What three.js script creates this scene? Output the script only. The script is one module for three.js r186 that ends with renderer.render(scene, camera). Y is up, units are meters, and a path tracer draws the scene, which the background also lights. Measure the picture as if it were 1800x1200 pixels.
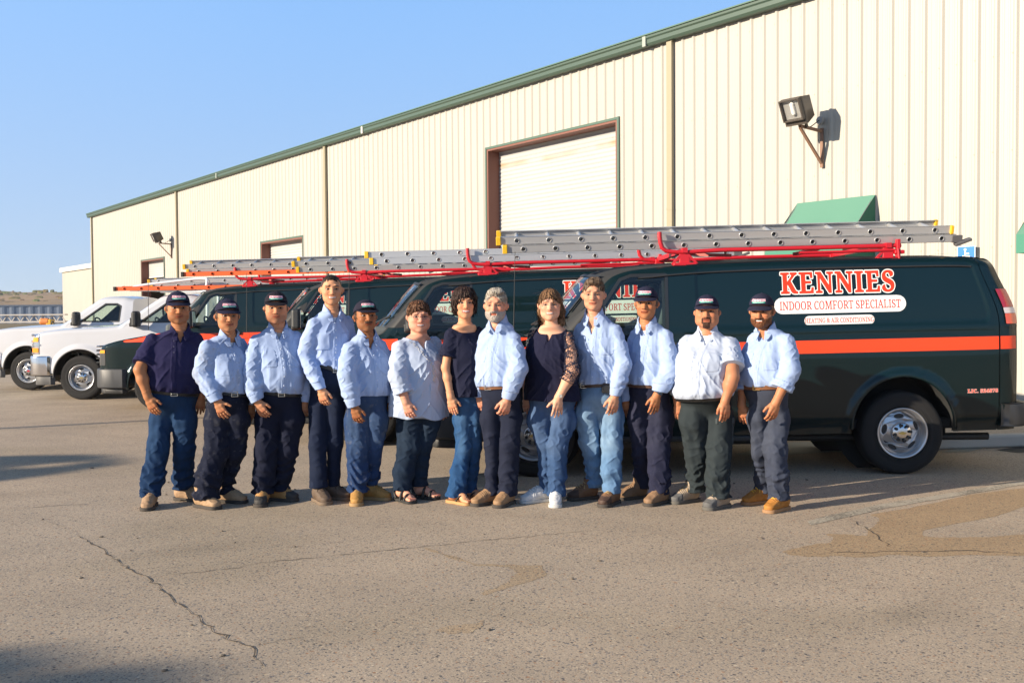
import * as THREE from 'three';
import { mergeGeometries, toCreasedNormals } from 'three/addons/utils/BufferGeometryUtils.js';
import { RoundedBoxGeometry } from 'three/addons/geometries/RoundedBoxGeometry.js';

// ---------------------------------------------------------------- camera, light, exposure
const FOC = 1750, EYE = 1.55;                       // focal length in photo pixels (1800 x 1200), eye height
const camera = new THREE.PerspectiveCamera(2 * Math.atan(600 / FOC) * 180 / Math.PI, 1.5, 0.1, 4000);
camera.position.set(0, EYE, 0);
camera.rotation.order = 'YXZ';
camera.rotation.set(-54 / FOC, 0, -0.0075);
camera.updateMatrixWorld(true);
const scene = new THREE.Scene();
const SUN_EL = 18.5 * Math.PI / 180, SUN_AZ = [-0.962, 0.272];      // towards the sun (x, z)
const sunDir = new THREE.Vector3(SUN_AZ[0] * Math.cos(SUN_EL), Math.sin(SUN_EL), SUN_AZ[1] * Math.cos(SUN_EL)).normalize();
const sun = new THREE.DirectionalLight(new THREE.Color().setRGB(1, 0.85, 0.66), 5);
sun.position.copy(sunDir).multiplyScalar(60); sun.target.position.set(0, 0, -12);
sun.castShadow = true; sun.shadow.radius = 1; sun.shadow.mapSize.set(4096, 4096);
Object.assign(sun.shadow.camera, { left: -45, right: 45, top: 30, bottom: -30, near: 1, far: 160 });
scene.add(sun, sun.target);
const sst = (a, b, x) => { const t = Math.min(1, Math.max(0, (x - a) / (b - a))); return t * t * (3 - 2 * t); };
{ // clear hazy morning sky: one smooth gradient in elevation, paler towards the sun
  const W = 256, H = 128, d = new Float32Array(W * H * 4);
  for (let j = 0; j < H; j++) for (let i = 0; i < W; i++) {
    const el = (j + 0.5) / H * Math.PI - Math.PI / 2, az = (i + 0.5) / W * 2 * Math.PI - Math.PI;
    const x = Math.cos(el) * Math.cos(az), y = Math.sin(el), z = Math.cos(el) * Math.sin(az);
    const c = x * sunDir.x + y * sunDir.y + z * sunDir.z, t = Math.max(0, y);
    const k = 1 - Math.exp(-t * 4.4);
    const g = 0.25 * Math.pow(Math.max(0, c), 6) + 0.06 * Math.max(0, c);
    const o = (j * W + i) * 4;
    const zn = 0.69 * (1 - 0.80 * sst(0.25, 0.90, t));
    d[o] = (0.47 * (1 - k) + 0.16 * k) * zn + g * 0.9;
    d[o + 1] = (0.57 * (1 - k) + 0.41 * k) * zn + g * 0.8;
    d[o + 2] = (0.67 * (1 - k) + 0.86 * k) * zn + g * 0.62;
    d[o + 3] = 1;
  }
  const t = new THREE.DataTexture(d, W, H, THREE.RGBAFormat, THREE.FloatType);
  t.mapping = THREE.EquirectangularReflectionMapping; t.magFilter = THREE.LinearFilter; t.minFilter = THREE.LinearFilter; t.wrapS = THREE.RepeatWrapping;
  t.needsUpdate = true; scene.background = t; scene.environment = t;
}
const renderer = new THREE.WebGLRenderer({ antialias: true });
renderer.toneMapping = THREE.LinearToneMapping; renderer.toneMappingExposure = 1.8;
renderer.shadowMap.enabled = true; renderer.shadowMap.type = THREE.PCFSoftShadowMap;
scene.fog = new THREE.FogExp2(new THREE.Color().setRGB(0.62, 0.68, 0.74), 0.0002);
// ---------------------------------------------------------------- helpers
const V = (x, y, z) => new THREE.Vector3(x, y, z);
function rng(seed) { let s = seed >>> 0; return () => { s = (s + 0x6D2B79F5) | 0; let t = Math.imul(s ^ (s >>> 15), 1 | s); t = (t + Math.imul(t ^ (t >>> 7), 61 | t)) ^ t; return ((t ^ (t >>> 14)) >>> 0) / 4294967296; }; }
const clamp = (x, a, b) => x < a ? a : x > b ? b : x, lerp = (a, b, t) => a + (b - a) * t;
const sstep = (a, b, x) => { const t = clamp((x - a) / (b - a), 0, 1); return t * t * (3 - 2 * t); };
function hash3(x, y, z) { let h = Math.imul(x, 374761393) + Math.imul(y, 668265263) + Math.imul(z, 2147483647 ^ 0x5bd1e995); h = Math.imul(h ^ (h >>> 13), 1274126177); return ((h ^ (h >>> 16)) >>> 0) / 4294967295; }
function vnoise(x, y, z) {                                        // value noise, -1..1
  const xi = Math.floor(x), yi = Math.floor(y), zi = Math.floor(z); let fx = x - xi, fy = y - yi, fz = z - zi;
  fx = fx * fx * (3 - 2 * fx); fy = fy * fy * (3 - 2 * fy); fz = fz * fz * (3 - 2 * fz);
  const a = lerp(lerp(hash3(xi, yi, zi), hash3(xi + 1, yi, zi), fx), lerp(hash3(xi, yi + 1, zi), hash3(xi + 1, yi + 1, zi), fx), fy);
  const b = lerp(lerp(hash3(xi, yi, zi + 1), hash3(xi + 1, yi, zi + 1), fx), lerp(hash3(xi, yi + 1, zi + 1), hash3(xi + 1, yi + 1, zi + 1), fx), fy);
  return lerp(a, b, fz) * 2 - 1;
}
const fbm = (x, y, z) => 0.6 * vnoise(x, y, z) + 0.3 * vnoise(x * 2.1 + 7, y * 2.1, z * 2.1) + 0.15 * vnoise(x * 4.3, y * 4.3 + 3, z * 4.3);
const used = {};
function numbered(name) { const n = used[name] = (used[name] ?? -1) + 1; return n ? name + '_' + String(n).padStart(3, '0') : name; }
function shadowed(o) { o.castShadow = o.receiveShadow = true; return o; }
function base(name, pos, label, category, group) { const o = new THREE.Group(); o.name = numbered(name); o.position.copy(pos); o.userData = { label, category }; if (group) o.userData.group = group; scene.add(o); return o; }
const merged = (geos) => { geos = geos.filter(Boolean); if (geos.length === 1) return geos[0]; const keep = ['position', 'normal', 'uv'].filter((k) => geos.every((g) => g.attributes[k])); if (geos.every((g) => g.attributes.color)) keep.push('color'); return mergeGeometries(geos.map((g) => { const q = g.index ? g.toNonIndexed() : g.clone(); for (const k of Object.keys(q.attributes)) if (!keep.includes(k)) q.deleteAttribute(k); q.morphAttributes = {}; return q; })); };
function part(name, geos, mat, parent, label) { const m = shadowed(new THREE.Mesh(Array.isArray(geos) ? merged(geos) : geos, mat)); m.name = name; if (label) m.userData.label = label; parent.add(m); return m; }
function thing(name, geos, mat, pos, label, category, group) { const m = shadowed(new THREE.Mesh(Array.isArray(geos) ? merged(geos) : geos, mat)); m.name = numbered(name); m.position.copy(pos); m.userData = { label, category }; if (group) m.userData.group = group; scene.add(m); return m; }
function struct(name, geos, mat) { const m = shadowed(new THREE.Mesh(Array.isArray(geos) ? merged(geos) : geos, mat)); m.name = name; m.userData.kind = 'structure'; scene.add(m); return m; }
function copyOf(root, name, label, group) { const r = root.clone(); r.name = numbered(name); r.userData = { ...root.userData, label }; if (group) r.userData.group = group; scene.add(r); return r; }
const box = (w, h, d, x = 0, y = 0, z = 0) => new THREE.BoxGeometry(w, h, d).translate(x, y, z);
const rbox = (w, h, d, r, x = 0, y = 0, z = 0, s = 2) => new RoundedBoxGeometry(w, h, d, s, r).translate(x, y, z);
function rod(a, b, r, n = 10, r2 = r, open = false) { const d = b.clone().sub(a), g = new THREE.CylinderGeometry(r2, r, d.length(), n, 1, open); g.applyQuaternion(new THREE.Quaternion().setFromUnitVectors(V(0, 1, 0), d.normalize())); return g.translate((a.x + b.x) / 2, (a.y + b.y) / 2, (a.z + b.z) / 2); }
function tube(pts, r, n = 8, seg = 8) { return new THREE.TubeGeometry(new THREE.CatmullRomCurve3(pts, false, 'centripetal'), Math.max(8, pts.length * seg), r, n, false); }
function beam(a, b, w, h) { const d = b.clone().sub(a), g = new THREE.BoxGeometry(w, h, d.length()); const m = new THREE.Matrix4().lookAt(a, b, V(0, 1, 0)); return g.applyMatrix4(new THREE.Matrix4().extractRotation(m)).translate((a.x + b.x) / 2, (a.y + b.y) / 2, (a.z + b.z) / 2); }
// points of the place read off the photograph: a ray through a pixel, cut at a depth or at the ground
function ray(px, py) { return V((px - 900) / FOC, -(py - 600) / FOC, -1).applyQuaternion(camera.quaternion); }
function at(px, py, depth) { const r = ray(px, py); return r.multiplyScalar(depth / -r.z).add(camera.position); }
function onGround(px, py) { const r = ray(px, py); return r.multiplyScalar(-EYE / r.y).add(camera.position); }
const mat = (c, roughness = 0.6, metalness = 0, more = {}) => new THREE.MeshStandardMaterial({ color: Array.isArray(c) ? new THREE.Color().setRGB(...c) : new THREE.Color(c), roughness, metalness, ...more });
const phys = (c, o = {}) => new THREE.MeshPhysicalMaterial({ color: new THREE.Color().setRGB(...c), ...o });
function canvasTex(w, h, draw, srgb = true) { const c = document.createElement('canvas'); c.width = w; c.height = h; const x = c.getContext('2d'); draw(x, w, h); const t = new THREE.CanvasTexture(c); if (srgb) t.colorSpace = THREE.SRGBColorSpace; t.anisotropy = 8; return t; }
function dataTex(w, h, fn, srgb = false) { const d = new Uint8Array(w * h * 4); for (let j = 0; j < h; j++) for (let i = 0; i < w; i++) { const c = fn(i, j), o = (j * w + i) * 4; d[o] = clamp(c[0], 0, 255); d[o + 1] = clamp(c[1], 0, 255); d[o + 2] = clamp(c[2], 0, 255); d[o + 3] = c[3] ?? 255; } const t = new THREE.DataTexture(d, w, h); t.wrapS = t.wrapT = THREE.RepeatWrapping; t.magFilter = THREE.LinearFilter; t.minFilter = THREE.LinearMipmapLinearFilter; t.generateMipmaps = true; if (srgb) t.colorSpace = THREE.SRGBColorSpace; t.needsUpdate = true; return t; }

// ---------------------------------------------------------------- distance fields meshed with surface nets
const smin = (a, b, k) => { const h = k - Math.abs(a - b); return h > 0 ? Math.min(a, b) - h * h / (4 * k) : Math.min(a, b); };
const smax = (a, b, k) => -smin(-a, -b, k);
const B = (name, fn) => fn;
function capsule(a, b, ra, rb = ra) {
  const ax = a.x, ay = a.y, az = a.z, bx = b.x - ax, by = b.y - ay, bz = b.z - az, il = 1 / Math.max(1e-9, bx * bx + by * by + bz * bz);
  return (x, y, z) => { const px = x - ax, py = y - ay, pz = z - az; let h = (px * bx + py * by + pz * bz) * il; h = h < 0 ? 0 : h > 1 ? 1 : h; const qx = px - bx * h, qy = py - by * h, qz = pz - bz * h; return Math.sqrt(qx * qx + qy * qy + qz * qz) - (ra + (rb - ra) * h); };
}
function ellipsoid(cx, cy, cz, rx, ry, rz) {
  return (x, y, z) => { x -= cx; y -= cy; z -= cz; const a = x / rx, b = y / ry, c = z / rz, k0 = Math.sqrt(a * a + b * b + c * c), d = a / rx, e = b / ry, f = c / rz, k1 = Math.sqrt(d * d + e * e + f * f); return k1 < 1e-9 ? -Math.min(rx, ry, rz) : k0 * (k0 - 1) / k1; };
}
function chain(pts, rs, k = 0.02) { const cs = []; for (let i = 0; i + 1 < pts.length; i++) cs.push(capsule(pts[i], pts[i + 1], rs[i], rs[i + 1])); return (x, y, z) => { let d = cs[0](x, y, z); for (let i = 1; i < cs.length; i++) d = smin(d, cs[i](x, y, z), k); return d; }; }
function netMesh(sdf, lo, hi, h, colorFn, lip = 1.7) {
  const nx = Math.ceil((hi.x - lo.x) / h) + 1, ny = Math.ceil((hi.y - lo.y) / h) + 1, nz = Math.ceil((hi.z - lo.z) / h) + 1, NB = 4;
  const val = new Float32Array(nx * ny * nz), ix = (i, j, k) => (k * ny + j) * nx + i, rad = NB * h * 0.87 * lip + h;
  for (let k0 = 0; k0 < nz; k0 += NB) for (let j0 = 0; j0 < ny; j0 += NB) for (let i0 = 0; i0 < nx; i0 += NB) {
    const c = sdf(lo.x + (i0 + 1.5) * h, lo.y + (j0 + 1.5) * h, lo.z + (k0 + 1.5) * h), far = Math.abs(c) > rad;
    for (let k = k0; k < Math.min(nz, k0 + NB); k++) for (let j = j0; j < Math.min(ny, j0 + NB); j++) for (let i = i0; i < Math.min(nx, i0 + NB); i++)
      val[ix(i, j, k)] = far ? c : sdf(lo.x + i * h, lo.y + j * h, lo.z + k * h);
  }
  const pos = [], idx = [], vid = new Int32Array(nx * ny * nz).fill(-1);
  const E = [[0, 1], [2, 3], [4, 5], [6, 7], [0, 2], [1, 3], [4, 6], [5, 7], [0, 4], [1, 5], [2, 6], [3, 7]], cv = new Float64Array(8);
  for (let k = 0; k < nz - 1; k++) for (let j = 0; j < ny - 1; j++) for (let i = 0; i < nx - 1; i++) {
    let m = 0; for (let c = 0; c < 8; c++) { const v = val[ix(i + (c & 1), j + (c >> 1 & 1), k + (c >> 2))]; cv[c] = v; if (v < 0) m |= 1 << c; }
    if (m === 0 || m === 255) continue;
    let sx = 0, sy = 0, sz = 0, n = 0;
    for (const [a, b] of E) { if ((cv[a] < 0) === (cv[b] < 0)) continue; const t = cv[a] / (cv[a] - cv[b]); sx += (a & 1) + t * ((b & 1) - (a & 1)); sy += (a >> 1 & 1) + t * ((b >> 1 & 1) - (a >> 1 & 1)); sz += (a >> 2) + t * ((b >> 2) - (a >> 2)); n++; }
    vid[ix(i, j, k)] = pos.length / 3; pos.push(lo.x + (i + sx / n) * h, lo.y + (j + sy / n) * h, lo.z + (k + sz / n) * h);
  }
  const quad = (a, b, c, d, f) => { if (a < 0 || b < 0 || c < 0 || d < 0) return; if (f) idx.push(a, b, c, a, c, d); else idx.push(a, c, b, a, d, c); };
  for (let k = 1; k < nz - 1; k++) for (let j = 1; j < ny - 1; j++) for (let i = 1; i < nx - 1; i++) {
    const s = val[ix(i, j, k)] < 0;
    if (s !== val[ix(i + 1, j, k)] < 0) quad(vid[ix(i, j - 1, k - 1)], vid[ix(i, j, k - 1)], vid[ix(i, j, k)], vid[ix(i, j - 1, k)], s);
    if (s !== val[ix(i, j + 1, k)] < 0) quad(vid[ix(i - 1, j, k - 1)], vid[ix(i - 1, j, k)], vid[ix(i, j, k)], vid[ix(i, j, k - 1)], s);
    if (s !== val[ix(i, j, k + 1)] < 0) quad(vid[ix(i - 1, j - 1, k)], vid[ix(i, j - 1, k)], vid[ix(i, j, k)], vid[ix(i - 1, j, k)], s);
  }
  const nv = pos.length / 3, P = new Float32Array(pos), N = new Float32Array(nv * 3), e = h * 0.35, C = colorFn ? new Float32Array(nv * 3) : null;
  for (let v = 0; v < nv; v++) {
    let x = P[v * 3], y = P[v * 3 + 1], z = P[v * 3 + 2];
    let gx = sdf(x + e, y, z) - sdf(x - e, y, z), gy = sdf(x, y + e, z) - sdf(x, y - e, z), gz = sdf(x, y, z + e) - sdf(x, y, z - e), l = Math.sqrt(gx * gx + gy * gy + gz * gz) || 1;
    const g = l / (2 * e), d = clamp(sdf(x, y, z) / Math.max(g, 0.5), -h * 0.5, h * 0.5);
    P[v * 3] = x -= gx / l * d; P[v * 3 + 1] = y -= gy / l * d; P[v * 3 + 2] = z -= gz / l * d;
    N[v * 3] = gx / l; N[v * 3 + 1] = gy / l; N[v * 3 + 2] = gz / l;
    if (C) { const c = colorFn(x, y, z, gx / l, gy / l, gz / l); C[v * 3] = c[0]; C[v * 3 + 1] = c[1]; C[v * 3 + 2] = c[2]; }
  }
  const g = new THREE.BufferGeometry(); g.setAttribute('position', new THREE.BufferAttribute(P, 3)); g.setAttribute('normal', new THREE.BufferAttribute(N, 3));
  if (C) g.setAttribute('color', new THREE.BufferAttribute(C, 3)); g.setIndex(idx); return g;
}
// ---------------------------------------------------------------- curved panels: a surface point S(u, v) cut to where mask(u, v) < 0
function panel(S, us, vs, mask, lift = 0, uvFn = null, flip = false) {
  const nu = us.length, nv = vs.length, pos = [], uv = [], key = new Map(), idx = [], M = new Float64Array(nu * nv);
  for (let j = 0; j < nv; j++) for (let i = 0; i < nu; i++) M[j * nu + i] = mask(us[i], vs[j]);
  const add = (u, v, id) => { let k = key.get(id); if (k !== undefined) return k; const p = S(u, v); if (lift) { const e = 1e-3, a = S(u + e, v).sub(S(u - e, v)), b = S(u, v + e).sub(S(u, v - e)); const n = a.cross(b).normalize(); p.addScaledVector(n, flip ? -lift : lift); } k = pos.length / 3; pos.push(p.x, p.y, p.z); if (uvFn) { const q = uvFn(u, v); uv.push(q[0], q[1]); } key.set(id, k); return k; };
  for (let j = 0; j + 1 < nv; j++) for (let i = 0; i + 1 < nu; i++) {
    const q = [[i, j], [i + 1, j], [i + 1, j + 1], [i, j + 1]], m = q.map(([a, b]) => M[b * nu + a]);
    if (m.every((t) => t >= 0)) continue;
    const poly = [];
    for (let c = 0; c < 4; c++) {
      const [a, b] = q[c], [a2, b2] = q[(c + 1) % 4], m1 = m[c], m2 = m[(c + 1) % 4];
      if (m1 < 0) poly.push(add(us[a], vs[b], b * nu + a));
      if ((m1 < 0) !== (m2 < 0)) { let lo = 0, hi = 1, f = m1; for (let it = 0; it < 8; it++) { const t = (lo + hi) / 2, v = mask(lerp(us[a], us[a2], t), lerp(vs[b], vs[b2], t)); if ((v < 0) === (f < 0)) lo = t; else hi = t; } const t = (lo + hi) / 2, k = Math.min(b * nu + a, b2 * nu + a2); poly.push(add(lerp(us[a], us[a2], t), lerp(vs[b], vs[b2], t), 1e7 * (a === a2 ? 1 : 2) + k)); }
    }
    for (let c = 1; c + 1 < poly.length; c++) if (flip) idx.push(poly[0], poly[c + 1], poly[c]); else idx.push(poly[0], poly[c], poly[c + 1]);
  }
  const g = new THREE.BufferGeometry(); g.setAttribute('position', new THREE.Float32BufferAttribute(pos, 3)); if (uvFn) g.setAttribute('uv', new THREE.Float32BufferAttribute(uv, 2)); g.setIndex(idx); g.computeVertexNormals(); return g;
}
const span = (a, b, n) => Array.from({ length: n + 1 }, (_, i) => a + (b - a) * i / n);
const rrect = (x, y, x0, x1, y0, y1, r) => { const qx = Math.abs(x - (x0 + x1) / 2) - (x1 - x0) / 2 + r, qy = Math.abs(y - (y0 + y1) / 2) - (y1 - y0) / 2 + r; return Math.min(Math.max(qx, qy), 0) + Math.hypot(Math.max(qx, 0), Math.max(qy, 0)) - r; };
function polyD(pts) { return (x, y) => { let d = 1e9, s = 1; for (let i = 0, j = pts.length - 1; i < pts.length; j = i++) { const [ax, ay] = pts[i], [bx, by] = pts[j], ex = bx - ax, ey = by - ay, wx = x - ax, wy = y - ay, t = clamp((wx * ex + wy * ey) / (ex * ex + ey * ey), 0, 1), dx = wx - ex * t, dy = wy - ey * t; d = Math.min(d, dx * dx + dy * dy); const c1 = y >= ay, c2 = y < by, c3 = ex * wy > ey * wx; if ((c1 && c2 && c3) || (!c1 && !c2 && !c3)) s = -s; } return s * Math.sqrt(d); }; }
// ================================================================ the place: asphalt yard, warehouse, hills
// wall plane of the warehouse: t runs along the wall away from the camera, o out of the wall
const WD = V(-0.5995, 0, -0.8004), WN = V(-0.8004, 0, 0.5995), W0 = V(0, 0, -26.07);
const W = (t, y, o = 0) => V(W0.x + WD.x * t + WN.x * o, y, W0.z + WD.z * t + WN.z * o);
function wallHit(px, py) { const r = ray(px, py), k = (W0.x - camera.position.x) * WN.x + (W0.z - camera.position.z) * WN.z, s = k / (r.x * WN.x + r.z * WN.z), p = r.multiplyScalar(s).add(camera.position); return { t: (p.x - W0.x) * WD.x + (p.z - W0.z) * WD.z, y: p.y }; }
const wallTurn = Math.atan2(WN.x, WN.z);            // turns local +z to the wall's normal, local +x to -t
const wbox = (t0, t1, y0, y1, o0, o1) => new THREE.BoxGeometry(t1 - t0, y1 - y0, o1 - o0).rotateY(wallTurn).translate(...W((t0 + t1) / 2, (y0 + y1) / 2, (o0 + o1) / 2).toArray());

// ---- ground
const asphaltTex = (() => {
  const S = 2048, r = rng(11), c = new Float32Array(S * S * 3), hgt = new Float32Array(S * S);
  for (let j = 0; j < S; j++) for (let i = 0; i < S; i++) { // tileable soft variation
    const n = 0.5 + 0.25 * Math.sin(i / S * 6.283 * 3 + 2 * Math.sin(j / S * 6.283 * 2)) * Math.sin(j / S * 6.283 * 4 + Math.sin(i / S * 6.283)), g = 0.9 + 0.10 * n + (r() - 0.5) * 0.20, o = j * S + i;
    c[o * 3] = 178 * g; c[o * 3 + 1] = 160 * g; c[o * 3 + 2] = 138 * g; hgt[o] = 0.6 + (r() - 0.5) * 0.2;
  }
  const tones = [[90, 90, 94], [106, 102, 98], [78, 75, 74], [190, 170, 140], [204, 188, 162], [156, 114, 84], [120, 110, 100], [112, 112, 116], [56, 55, 58]];
  for (let k = 0; k < 185000; k++) {
    const x = r() * S, y = r() * S, big = r() < 0.12, a = (big ? 1.6 : 0.8) + r() * (big ? 2.0 : 1.2), b = a * (0.5 + r() * 0.5), th = r() * 3.14, t = tones[(r() * tones.length) | 0], al = 0.35 + r() * 0.55, hh = r() * 0.7 + 0.2, cs = Math.cos(th), sn = Math.sin(th), R = Math.ceil(a);
    for (let dy = -R; dy <= R; dy++) for (let dx = -R; dx <= R; dx++) { const u = (dx * cs + dy * sn) / a, v = (-dx * sn + dy * cs) / b; if (u * u + v * v > 1) continue; const o = ((Math.floor(y + dy) + S) % S) * S + (Math.floor(x + dx) + S) % S; for (let q = 0; q < 3; q++) c[o * 3 + q] = lerp(c[o * 3 + q], t[q], al); hgt[o] = lerp(hgt[o], hh, 0.8); }
  }
  return { map: dataTex(S, S, (i, j) => { const o = (j * S + i) * 3; return [c[o], c[o + 1], c[o + 2]]; }, true), bump: dataTex(1024, 1024, (i, j) => { const v = (hgt[j * 2 * S + i * 2] + hgt[(j * 2 + 1) * S + i * 2] + hgt[j * 2 * S + i * 2 + 1] + hgt[(j * 2 + 1) * S + i * 2 + 1]) * 63; return [v, v, v]; }) };
})();
const asphalt = (more = {}) => new THREE.MeshStandardMaterial({ map: asphaltTex.map, bumpMap: asphaltTex.bump, bumpScale: 0.0035, roughness: 0.93, ...more });
const TILE = 5;
const groundGeo = (() => {
  const xs = [-1500, -600, -250, -120, -60, ...span(-34, 26, 240), 60, 150, 500, 1500], zs = [500, 150, 60, 20, ...span(6, -40, 184), -60, -100, -200, -400, -800, -2000];
  const pos = [], uv = [], col = [], idx = [], nx = xs.length;
  for (const z of zs) for (const x of xs) {
    pos.push(x, 0, z); uv.push(x / TILE, -z / TILE);
    let g = 1.0 + 0.10 * fbm(x * 0.35, 3, z * 0.35) + 0.08 * fbm(x * 1.3, 9, z * 1.3);
    const oil = sstep(0.42, 0.7, fbm(x * 0.9 + 40, 1, z * 1.4)), wet = sstep(0.30, 0.5, fbm(x * 0.5 - 9, 5, z * 0.8));
    g *= 1 - 0.22 * oil - 0.08 * wet; const w = 0.05 * fbm(x * 0.2, 7, z * 0.2);
    col.push(g * (1 + w), g, g * (1 - w - 0.03 * wet));
  }
  for (let j = 0; j + 1 < zs.length; j++) for (let i = 0; i + 1 < nx; i++) { const a = j * nx + i; idx.push(a, a + 1, a + nx + 1, a, a + nx + 1, a + nx); }
  const g = new THREE.BufferGeometry(); g.setAttribute('position', new THREE.Float32BufferAttribute(pos, 3)); g.setAttribute('uv', new THREE.Float32BufferAttribute(uv, 2)); g.setAttribute('color', new THREE.Float32BufferAttribute(col, 3)); g.setIndex(idx); g.computeVertexNormals(); return g;
})();
const ground = struct('ground', groundGeo, asphalt({ vertexColors: true }));
function sheet(pxs, y, zoom) { // a flat sheet on the ground from an outline read off the photograph
  const pts = pxs.map(([a, b]) => onGround(a, b)), s = new THREE.Shape(pts.map((p) => new THREE.Vector2(p.x, -p.z))), g = new THREE.ShapeGeometry(s), p = g.attributes.position, uv = [];
  for (let i = 0; i < p.count; i++) { const x = p.getX(i), z = -p.getY(i); p.setXYZ(i, x, y, z); uv.push(x / TILE, -z / TILE); }
  g.setAttribute('uv', new THREE.Float32BufferAttribute(uv, 2)); g.computeVertexNormals(); return g;
}
function wobble(pts, seed, amp, n = 5) { const r = rng(seed), out = []; for (let i = 0; i < pts.length; i++) { const a = pts[i], b = pts[(i + 1) % pts.length]; for (let k = 0; k < n; k++) { const t = k / n; out.push([lerp(a[0], b[0], t) + (k ? (r() - 0.5) * amp * 3 : 0), lerp(a[1], b[1], t) + (k ? (r() - 0.5) * amp : 0)]); } } return out; }
const z7 = (l) => l.map(([x, y]) => [1200 + x / 2.667, 750 + y / 2.667]);
{
  const wetPts = z7([[470, 585], [590, 557], [700, 540], [708, 520], [675, 503], [760, 503], [865, 512], [868, 482], [915, 452], [925, 430], [880, 413], [1100, 372], [1350, 318], [1600, 288], [1900, 235], [1900, 320], [1600, 375], [1470, 420], [1180, 475], [1125, 490], [1132, 512], [1200, 520], [1400, 518], [1600, 505], [1900, 490], [1900, 612], [1600, 605], [1350, 600], [1170, 608], [1000, 600], [840, 612], [720, 605], [600, 610], [500, 600]]);
  part('water_stain', sheet(wobble(wetPts, 3, 2), 0.0012), asphalt({ color: new THREE.Color().setRGB(0.90, 0.80, 0.64), roughness: 0.85 }), ground);
  for (const [i, s] of [[[495, 770], [560, 750], [700, 740], [760, 715], [740, 755], [680, 785], [560, 790]], [[430, 335], [560, 375], [720, 425], [900, 425], [1060, 430], [1085, 480], [1000, 515], [850, 560], [760, 590], [740, 575], [880, 520], [930, 470], [880, 440], [700, 430], [560, 390]]].entries())
    part('oil_stain', sheet(wobble(s.map(([x, y]) => [600 + x / 3, 850 + y / 3]), 5 + i, 2.5), 0.001), asphalt({ color: new THREE.Color().setRGB(0.93, 0.87, 0.76) }), ground);
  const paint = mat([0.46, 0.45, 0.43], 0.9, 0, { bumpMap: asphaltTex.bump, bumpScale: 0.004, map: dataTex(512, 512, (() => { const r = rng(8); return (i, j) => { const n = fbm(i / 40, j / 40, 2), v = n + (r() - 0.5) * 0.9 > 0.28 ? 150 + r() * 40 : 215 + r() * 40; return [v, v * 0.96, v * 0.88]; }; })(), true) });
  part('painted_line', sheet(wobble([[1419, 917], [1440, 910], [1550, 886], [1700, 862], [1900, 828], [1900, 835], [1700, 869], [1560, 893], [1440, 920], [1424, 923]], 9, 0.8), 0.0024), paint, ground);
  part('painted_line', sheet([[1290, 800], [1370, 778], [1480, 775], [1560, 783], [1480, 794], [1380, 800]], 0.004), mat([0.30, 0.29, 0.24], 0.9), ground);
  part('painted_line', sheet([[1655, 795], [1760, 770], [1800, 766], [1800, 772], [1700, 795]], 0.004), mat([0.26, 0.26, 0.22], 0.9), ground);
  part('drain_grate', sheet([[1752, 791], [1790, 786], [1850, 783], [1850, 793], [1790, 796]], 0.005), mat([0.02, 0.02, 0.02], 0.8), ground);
}
function crack(pxs, w0, seed) { // a filled crack: an uneven dark ribbon
  const r = rng(seed), P = []; for (let i = 0; i + 1 < pxs.length; i++) { const a = onGround(...pxs[i]), b = onGround(...pxs[i + 1]), L = a.distanceTo(b), n = Math.max(2, Math.round(L / 0.05)); for (let k = 0; k < n; k++) P.push(a.clone().lerp(b, k / n).add(V((r() - 0.5) * 0.035, 0, (r() - 0.5) * 0.035))); }
  const pos = [], idx = []; P.forEach((p, i) => { const q = P[Math.min(P.length - 1, i + 1)], o = P[Math.max(0, i - 1)], d = q.clone().sub(o).normalize(), w = w0 * (0.15 + r() * 0.9) * Math.min(1, 0.2 + i / 8, 0.2 + (P.length - i) / 8), nx = -d.z * w / 2, nz = d.x * w / 2; pos.push(p.x + nx, 0.0032, p.z + nz, p.x - nx, 0.0032, p.z - nz); if (i) idx.push(i * 2 - 2, i * 2 - 1, i * 2, i * 2 - 1, i * 2 + 1, i * 2); });
  const g = new THREE.BufferGeometry(); g.setAttribute('position', new THREE.Float32BufferAttribute(pos, 3)); g.setIndex(idx); g.computeVertexNormals(); if (g.attributes.normal.getY(0) < 0) { g.setIndex(idx.map((_, i) => idx[i - i % 3 + 2 - i % 3])); g.computeVertexNormals(); } return g;
}
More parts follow.
